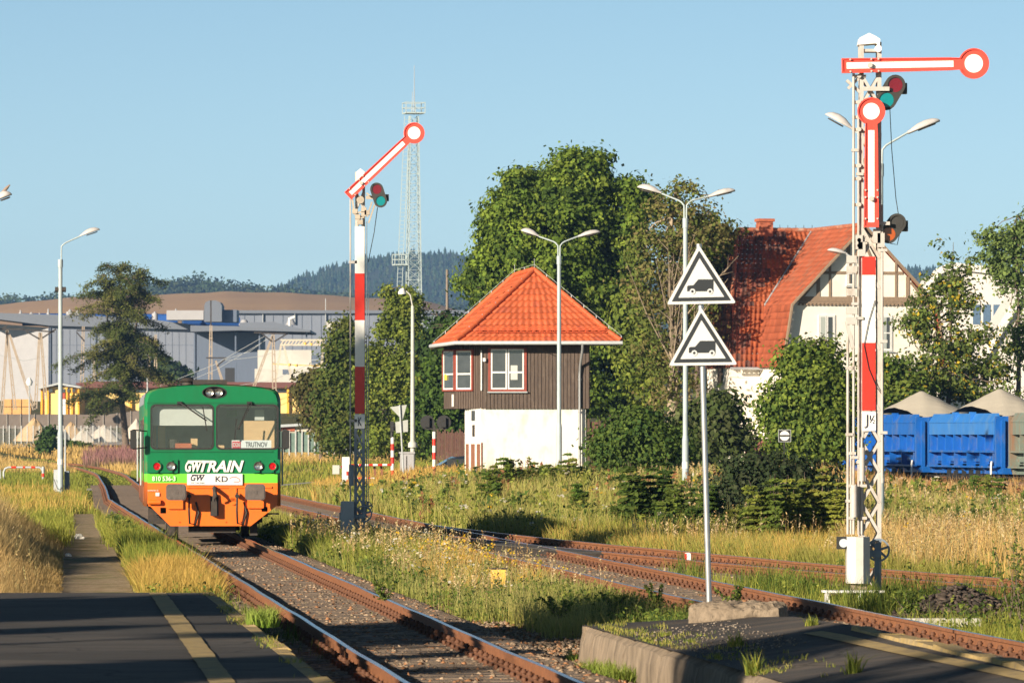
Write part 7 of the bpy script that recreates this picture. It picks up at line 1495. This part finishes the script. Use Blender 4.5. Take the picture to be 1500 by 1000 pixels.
# between the two tracks
xa=lambda Z:c1v(Z)+1.55; xb=lambda Z:c2(Z)-1.5
patch(30000,72,135,xa,xb,.34,.008,YG+GRN,'green_grass',-.25,11,.5,tip=[(.38,.36,.13)],pw=1.1)
patch(17000,66,100,lambda Z:c1v(Z)+2.1,xb,.42,.008,YG+STRAW+STRAW,'green_grass',-.6,12,.6,tip=[(.42,.38,.14)])
patch(9000,80,100,lambda Z:c2(Z)-3.2,lambda Z:c2(Z)-1.2,.5,.009,GOLD,'dry_grass',.0,13,.7,tip=[(.6,.36,.10)])
patch(15000,62,78,lambda Z:c1v(Z)+3.2,lambda Z:c2(Z)-1.0,.34,.010,DKG+GRN,'green_grass',-.4,14,.9)
patch(16000,95,126,lambda Z:c1v(Z)+1.6,xb,.52,.010,GRN+DKG,'green_grass',-.35,15,.6,tip=YG)
patch(26000,130,240,xa,xb,.35,.010,GRN+YG,'green_grass',-.7,16,.3,tip=STRAW)
# right of track 2: short green then tall meadow
patch(34000,62,125,lambda Z:c2(Z)+1.4,R_edge,.28,.009,GRN+YG,'green_grass',-.35,17,.5,tip=YG,m2=1.4)
patch(12000,72,95,lambda Z:c2(Z)+1.5,lambda Z:c2(Z)+4.5,.45,.009,GRN+DKG,'green_grass',-.2,18,.6,m2=1.4)
def after3(Z): return np.where(Z<133,c3v(np.clip(Z,70,135))+1.6,c2(Z)+1.8)
patch(26000,78,128,lambda Z:np.maximum(after3(Z),.058*Z),R_edge,.62,.011,GOLD+STRAW,'dry_grass',-.15,19,.35,tip=[(.58,.36,.14),(.55,.42,.2)],m3=1.4)
patch(20000,90,128,after3,lambda Z:np.maximum(after3(Z)+.4,.045*Z),.42,.009,YG+GRN,'dry_grass',-.5,29,.35,tip=STRAW)
patch(60000,100,128,after3,lambda Z:.075*Z,.42,.009,YG+STRAW+GRN[:1],'green_grass',-.5,51,.5,tip=STRAW+GOLD,m3=1.4)
patch(85000,126,212,after3,R_edge,.60,.011,STRAW+YG+YG+GRN[:2],'dry_grass',-.9,20,.25,tip=[(.44,.42,.13),(.42,.30,.12),(.5,.45,.16)])
patch(60000,120,212,after3,R_edge,.58,.011,GRN+YG,'green_grass',-.1,21,.22,tip=YG)
patch(24000,170,215,lambda Z:.045*Z,R_edge,.75,.012,GOLD+[(.42,.22,.10)],'dry_grass',-.6,22,.25,tip=[(.48,.26,.12),(.6,.38,.15)])
patch(20000,200,250,lambda Z:-.035*Z,lambda Z:.01*Z,.5,.012,GOLD+STRAW,'dry_grass',-.5,23,.2,tip=GOLD)
patch(14000,212,300,lambda Z:.02*Z,lambda Z:.06*Z,.6,.012,STRAW+GRN,'green_grass',-.5,24,.2)
patch(4500,44,136,lambda Z:c1v(Z)-.68,lambda Z:c1v(Z)+.68,.13,.008,GRN+YG,'green_grass',.22,25,1.4,m1=0)
patch(4500,60,140,lambda Z:c2(Z)-.68,lambda Z:c2(Z)+.68,.14,.008,GRN+YG,'green_grass',.15,26,1.4,m2=0)
for k_,lab,cat in (('dry_grass','tall dry golden grass with pale tips along path and bank','dry grass'),('green_grass','green and yellowish grass and low weeds beside the tracks','grass'),('fireweed','hazy pink patch of faded fireweed in the far field','fireweed')):
    tag(GR[k_].build(k_,M_blade),lab,cat,kind='stuff')
# broad-leaved weeds: stems with scattered leaves, and flower heads
def weeds(name,label,cat,X,Z,h,cols,nl,ls,spread=.12,flower=None,fsize=.03,up=.4,seed=1):
    rng=np.random.default_rng(seed); nb=NB(); n=len(X); zz=g(X,Z); hh=h*rng.uniform(.5,1.25,n); ln=rng.normal(0,.12,(n,2))
    c=pick(cols,n,.2,rng); blades(nb,np.stack([X,Z,zz],1),hh,.012*np.clip(Z/80,.8,3),c,.08,rng=rng)
    i=np.repeat(np.arange(n),nl); t=rng.uniform(.12,1,len(i)); wdt=(1.1-.7*t)*spread
    P=np.stack([X[i]+ln[i,0]*hh[i]*t+rng.normal(0,1,len(i))*wdt,Z[i]+ln[i,1]*hh[i]*t+rng.normal(0,1,len(i))*wdt,zz[i]+hh[i]*t],1)
    Nn=rng.normal(0,.6,(len(i),3))+np.array([0,-.2,up]); Nn/=np.linalg.norm(Nn,axis=1,keepdims=True)
    leaves(nb,P,Nn,ls*rng.uniform(.6,1.3,len(i))*np.clip(Z[i]/90,.8,2),c[i]*rng.uniform(.8,1.25,(len(i),1)),2.2,rng)
    if flower is not None:
        k=rng.integers(3,9); j=np.repeat(np.arange(n),5); P=np.stack([X[j]+rng.normal(0,.04,len(j)),Z[j]+rng.normal(0,.04,len(j)),zz[j]+hh[j]*rng.uniform(.9,1.05,len(j))],1)
        Nn=rng.normal(0,.4,(len(j),3))+np.array([0,-.5,1]); Nn/=np.linalg.norm(Nn,axis=1,keepdims=True); leaves(nb,P,Nn,fsize*np.clip(Z[j]/90,.8,2.2),pick(flower,len(j),.12,rng),1,rng)
    return tag(nb.build(name,M_leaf),label,cat,kind='stuff')
def wsc(n,Z0,Z1,xl,xr,thr,k,sc=.5,**kw):
    X,Z=scatter(n,Z0,Z1,xl,xr); v=nz(X*1.6,Z*.55,sc,k); m=free(X,Z,**kw)&(v+RNG.normal(0,.2,n)>thr); return X[m],Z[m]
A1=[wsc(2600,70,130,xa,xb,-.1,31),wsc(1500,62,80,lambda Z:c1v(Z)+2.9,xb,-.6,32),wsc(1500,92,118,lambda Z:c1v(Z)+1.6,xb,-.4,33),wsc(2500,64,125,lambda Z:c2(Z)+1.5,R_edge,.0,34),wsc(900,72,150,lambda Z:pathc(Z)+.6,lambda Z:c1v(Z)-1.2,.0,35,m1=1.2)]
X=np.concatenate([a[0] for a in A1]);Z=np.concatenate([a[1] for a in A1])
weeds('low_weeds','leafy green weeds growing beside and between the tracks','weeds',X,Z,.34,GRN+DKG,9,.035,.07,seed=2)
X,Z=wsc(6500,125,212,after3,R_edge,.05,36,.3); weeds('meadow_weeds','taller leafy weeds scattered through the meadow before the signal box','weeds',X,Z,.55,GRN+DKG+YG,11,.036,.10,seed=3)
X,Z=wsc(4200,125,208,after3,R_edge,.38,71,.42); weeds('tall_green_weeds','clumps of darker broad leaved weeds in the sloping meadow','weeds',X,Z,.78,DKG+GRN,15,.05,.10,seed=9)
X,Z=wsc(2200,70,132,xa,xb,.35,72,.6); weeds('tall_green_weeds','clumps of darker leafy weeds between the two front tracks','weeds',X,Z,.42,DKG+GRN,11,.03,.05,seed=10)
A1=[wsc(230,125,205,after3,R_edge,-.1,37,.3),wsc(110,74,125,xa,xb,.1,38)]
X=np.concatenate([a[0] for a in A1]);Z=np.concatenate([a[1] for a in A1]); weeds('white_wildflowers','small white wild carrot flowers dotted through the grass','wildflowers',X,Z,.62,YG,3,.03,.05,[(.62,.58,.48)],.045,seed=4)
A1=[wsc(420,125,205,after3,R_edge,.25,39,.3),wsc(160,80,100,lambda Z:c2(Z)-3,xb,-.2,40),wsc(120,70,120,lambda Z:c2(Z)+1.5,R_edge,.2,41)]
X=np.concatenate([a[0] for a in A1]);Z=np.concatenate([a[1] for a in A1]); weeds('yellow_wildflowers','small clusters of yellow wildflowers in the meadow and beside the tracks','wildflowers',X,Z,.55,YG+GRN,4,.03,.06,[(.70,.42,.02),(.72,.52,.04)],.04,seed=5)
A1=[wsc(900,150,205,after3,R_edge,.3,42,.22)]
X=np.concatenate([a[0] for a in A1]);Z=np.concatenate([a[1] for a in A1]); weeds('rusty_dock','rusty brown seed heads of dock among the meadow grass','dock plants',X,Z,.8,[(.30,.13,.06),(.36,.18,.08)],16,.04,.05,seed=6)
X1,Z1=scatter(60,70,122,L_edge,lambda Z:pathc(Z)-.9); X2,Z2=wsc(6000,84,210,lambda Z:np.maximum(after3(Z)+.3,.02*Z),R_edge,-.1,45,.3); X3,Z3=wsc(1500,72,120,xa,xb,.0,46)
X=np.concatenate([X1,X2,X3]);Z=np.concatenate([Z1,Z2,Z3]); n=len(X); hh=np.where(X<-5,.25+.75*np.clip((pathc(Z)-.5-X)/1.9,0,1),.62)*RNG.uniform(.75,1.3,n); nb=NB(); P=np.stack([X,Z,g(X,Z)],1); cs=pick([(.50,.36,.17),(.42,.27,.12),(.36,.32,.14),(.56,.44,.26)],n,.2)
lx=RNG.normal(.05,.14,(n,2)); i=np.repeat(np.arange(n),9); t=np.tile(np.linspace(.72,1.03,9),n)
blades(nb,P,hh*.98,.006*np.clip(Z/75,.8,4),cs,.03); Q=P[i]+np.c_[lx[i,0]*t*t*hh[i]*.4+RNG.normal(0,.012,len(i)),RNG.normal(0,.012,len(i)),hh[i]*t]; Nn=RNG.normal(size=(len(i),3)); Nn/=np.linalg.norm(Nn,axis=1,keepdims=True); leaves(nb,Q,Nn,.016*np.clip(Z[i]/75,.8,2.4)*RNG.uniform(.6,1.3,len(i)),cs[i]*1.1,2.4)
tag(nb.build('grass_seed_heads',M_blade),'pale feathery seed heads standing above the dry grass','seed heads',kind='stuff')
# saplings and tall perennials one can tell apart
def sapling(x,Z,h,w,cols,label,seed,stems=14,name='sapling',cat='sapling',ls=.11,group='young trees on the bank',tiers=9):
    rng=np.random.default_rng(seed); X0=(x-750)/F*Z; zb=gz(X0,Z); root=empty(name,(X0,Z,zb),label,cat,group); nb=NB(); b=MB(); w=w/(F/Z)/2; h=h/(F/Z)*(1.3 if name=='leafy_plant' else 1)
    P=[];Nn=[];C=[]
    for i in range(stems):
        bx=rng.normal(0,.45)*w; by=rng.normal(0,.35)*w; hh=h*rng.uniform(.5,1.05)*(1-.35*min(1,abs(bx)/w)**2); tx=bx*1.35+rng.normal(0,.06); ty=by*1.3
        b.tube([(bx*.7,by*.7,-.1),(bx,by,hh*.5),(tx,ty,hh)],[.018,.012,.004],5)
        base=np.array(cols[rng.integers(len(cols))])*rng.uniform(.8,1.2)
        for k in range(tiers):
            t=.15+.85*(k+rng.uniform(-.2,.2))/tiers; zc=hh*t; cx=bx+(tx-bx)*t; cy=by+(ty-by)*t; rr=.34*(1.12-t)*min(1,w)+.05; nn=6
            a0=rng.uniform(0,PI)
            for m in range(nn):
                a=a0+m*2*PI/nn+rng.normal(0,.2)
                for u in (.35,.6,.85,1.05):
                    for sd in (-1,1):
                        P.append((cx+math.cos(a)*rr*u-sd*math.sin(a)*ls*.45,cy+math.sin(a)*rr*u+sd*math.cos(a)*ls*.45,zc+.12*rr*u-.25*rr*u*u)); Nn.append((rng.normal(0,.4)-.1,rng.normal(0,.4)-.35,1)); C.append(base*rng.uniform(.8,1.25))
    P=np.array(P);Nn=np.array(Nn);Nn/=np.linalg.norm(Nn,axis=1,keepdims=True); leaves(nb,P,Nn,ls*rng.uniform(.5,1,len(P)),np.array(C),1.9,rng); nb.build('foliage',M_leaf,root); b.build('stem',M_bark,root)
sapling(955,129,120,130,DKG,'dark feathery leaved sapling group left of the thin sign pole',21,26)
sapling(1015,127,95,100,DKG+GRN[:1],'low dark sapling right behind the thin sign pole',22,16)
tree('dark_shrub','large dark shaded shrub behind the fresh green saplings, left of the tall signal',1120,139,[(1120,725,76,60),(1060,750,50,44),(1175,730,56,62),(1210,745,40,54),(1100,700,44,36)],900,30,.085,[(.030,.050,.018),(.04,.065,.022),(.055,.07,.03)],.05,.4,seed=23,cat='shrub',fill=.1)
sapling(1135,119,112,110,GRN,'fresh green sapling group in front of the dark shrub',24,22,ls=.10)
sapling(1190,120,125,110,GRN+YG,'fresh green saplings nearest the left side of the tall signal',25,22,ls=.10)
for k,(x,Z,h,w,lab) in enumerate(((740,182,48,50,'bright leafy plant at the left foot of the white signal box wall'),(790,184,42,44,'leafy sprouts before the middle of the white signal box wall'),(835,183,46,50,'leafy sprouts before the right end of the white signal box wall'),(718,165,56,30,'bright green upright shrub in the meadow below the signal box'),(1400,178,50,70,'green seedlings before the blue wagons'),(1445,172,46,60,'green seedlings before the faded wagon'),(1440,200,34,40,'yellow green sprouts right against the wagon wheels'),(845,150,50,26,'slim green plant in the meadow right of the signal box lamp post'))):
    sapling(x,Z,h,w,[(.10,.17,.025),(.15,.20,.03),(.19,.21,.04)],lab,30+k,10,'leafy_plant','plant',ls=.11,group='leafy plants in the meadow',tiers=7)
# tall shady plant at right edge and a grass tuft on the platform rim
rng=np.random.default_rng(50)
def tuft(x,y,zt,r,h,n,cols,label,name='grass_tuft',cat='grass tuft',tip=None,lean=.45):
    Z=(EYE-zt)*F/(y-HZ); X0=(x-750)/F*Z; a=rng.uniform(0,2*PI,n); rr=r*np.sqrt(rng.uniform(0,1,n)); nb=NB(); P=np.stack([rr*np.cos(a),rr*np.sin(a)*1.5,np.zeros(n)],1)
    blades(nb,P,h*rng.uniform(.5,1.2,n),.011,pick(cols,n,.2,rng),lean,None if tip is None else pick(tip,n,.1,rng),rng=rng); o=nb.build(name,M_blade); o.location=(X0,Z,zt-.02); return tag(o,label,cat,'grass tufts at the platform edges')
tuft(385,915,.25,.16,.22,420,[(.16,.28,.03),(.24,.34,.05)],'bright green grass tuft on the rim of the left platform',tip=[(.35,.42,.1)])
tuft(250,862,-.2,.42,.55,1500,YG+GRN,'big yellowish grass tuft between path and rail just beyond the left platform',tip=GOLD)
tuft(303,860,-.2,.22,.32,500,DKG+GRN,'dark green tuft at the far corner of the left platform')
for k,(x,y,h,lab) in enumerate(((880,988,.18,'green weeds at the foot of the crumbling platform wall'),(905,997,.2,'weeds right at the bottom edge below the concrete wall'),(862,968,.12,'small weeds left of the wall corner'))): tuft(x,y,-.26,.25,h,420,[(.18,.25,.04),(.25,.30,.06)],lab)
for k,(x,y,h,lab) in enumerate(((1078,945,.16,'thin weed tuft standing on the right platform'),(1103,985,.2,'tall thin weed near the bottom of the right platform'),(975,931,.07,'flat weed patch on the platform wall top'),(1012,940,.06,'small weed patch left of the broken slab'),(1190,915,.12,'weed tuft at the right end of the broken slab'),(1250,985,.2,'single tall weed in the shaded part of the right platform'))): tuft(x,y,rz(*gp(x,y)),.07,h,70,GRN+YG,lab,lean=.35)
n=420; yy=RNG.uniform(46,59.6,n); e_=RNG.uniform(0,1,n)**2.6*.6; xx=rl(yy)+.04+e_; kk=(nz(xx*3,yy*.9,1.2,3)>.0)&((yy<56)|(xx<1.6)); xx=xx[kk];yy=yy[kk]; k8=np.repeat(np.arange(len(xx)),7)
P=np.stack([xx[k8]+RNG.normal(0,.03,len(k8)),yy[k8]+RNG.normal(0,.06,len(k8)),np.array([rz(a,b_) for a,b_ in zip(xx,yy)])[k8]],1); nb=NB(); blades(nb,P,RNG.uniform(.015,.06,len(k8)),.008,pick(GRN+STRAW+STRAW,len(k8),.2),.5)
yb=RNG.uniform(44,67,1100); sel=nz(yb*0,yb,1.1,6)>.1; yb=yb[sel]; P=np.stack([el(yb)-.14+RNG.normal(0,.05,len(yb)),yb,np.full(len(yb),.25)],1); blades(nb,P,RNG.uniform(.015,.06,len(yb)),.008,pick(GRN+STRAW+STRAW,len(yb),.2),.5)
tag(nb.build('platform_weeds',M_blade),'short weeds and moss growing along the cracked platform edges','weeds',kind='stuff')
def stalk(x,y,Z,h,label,cols,seed):
    rng=np.random.default_rng(seed); X0=(x-750)/F*Z; zb=EYE-(y-HZ)/F*Z; root=empty('tall_weed',(X0,Z,zb),label,'weed','tall weeds beside the rails'); nb=NB(); b=MB(); P=[];Nn=[]
    for s_ in range(5):
        dx=rng.normal(0,.10);dy=rng.normal(0,.1); hh=h*rng.uniform(.6,1.05); b.tube([(0,0,0),(dx*.5,dy*.5,hh*.5),(dx,dy,hh)],[.007,.005,.002],5)
        for k in range(60): t=rng.uniform(.1,1); P.append((dx*t+rng.normal(0,.03*(1.3-t)),dy*t+rng.normal(0,.03),hh*t)); Nn.append((rng.normal(),rng.normal()-.5,.8))
    P=np.array(P);Nn=np.array(Nn);Nn/=np.linalg.norm(Nn,axis=1,keepdims=True); leaves(nb,P,Nn,.022*rng.uniform(.6,1.4,len(P)),pick(cols,len(P),.2,rng),2.4,rng); nb.build('foliage',M_leaf,root); b.build('stem',M_bark,root)
for k,(x,y,Z,h,lab) in enumerate(((1497,925,63,1.15,'tall dark weed at the right picture edge beside the rail'),(1480,905,66,.9,'tall weed just left of the picture edge by the ballast heap'),(1330,900,66,.3,'small weed behind the rail right of the tall signal'),(564,880,70,.28,'small dark weed growing against the right rail of the front track'),(820,905,68,.3,'dark weed among the grass left of the concrete wall'),(900,900,68,.3,'weed just above the corner of the concrete wall'),(965,890,68,.32,'weed left of the thin sign pole'),(1075,885,68,.25,'weed right of the thin sign pole foot'))): stalk(x,y,Z,h,lab,DKG+GRN,80+k)

# ---------------------------------------------------------------- haze
if HAZE:
    b=MB(); b.box(-3000,-300,-3,3000,7200,230); m=bpy.data.materials.new('air_haze'); m.use_nodes=True; nt=m.node_tree; nt.nodes.remove(nt.nodes['Principled BSDF']); v=nt.nodes.new('ShaderNodeVolumePrincipled'); v.inputs['Density'].default_value=HAZE; v.inputs['Color'].default_value=(.28,.52,1.0,1); v.inputs['Anisotropy'].default_value=0
    nt.links.new(v.outputs[0],nt.nodes['Material Output'].inputs['Volume']); o=b.build('haze',m); tag(o,kind='stuff',label='thin blue haze over the distant hills',cat='haze')
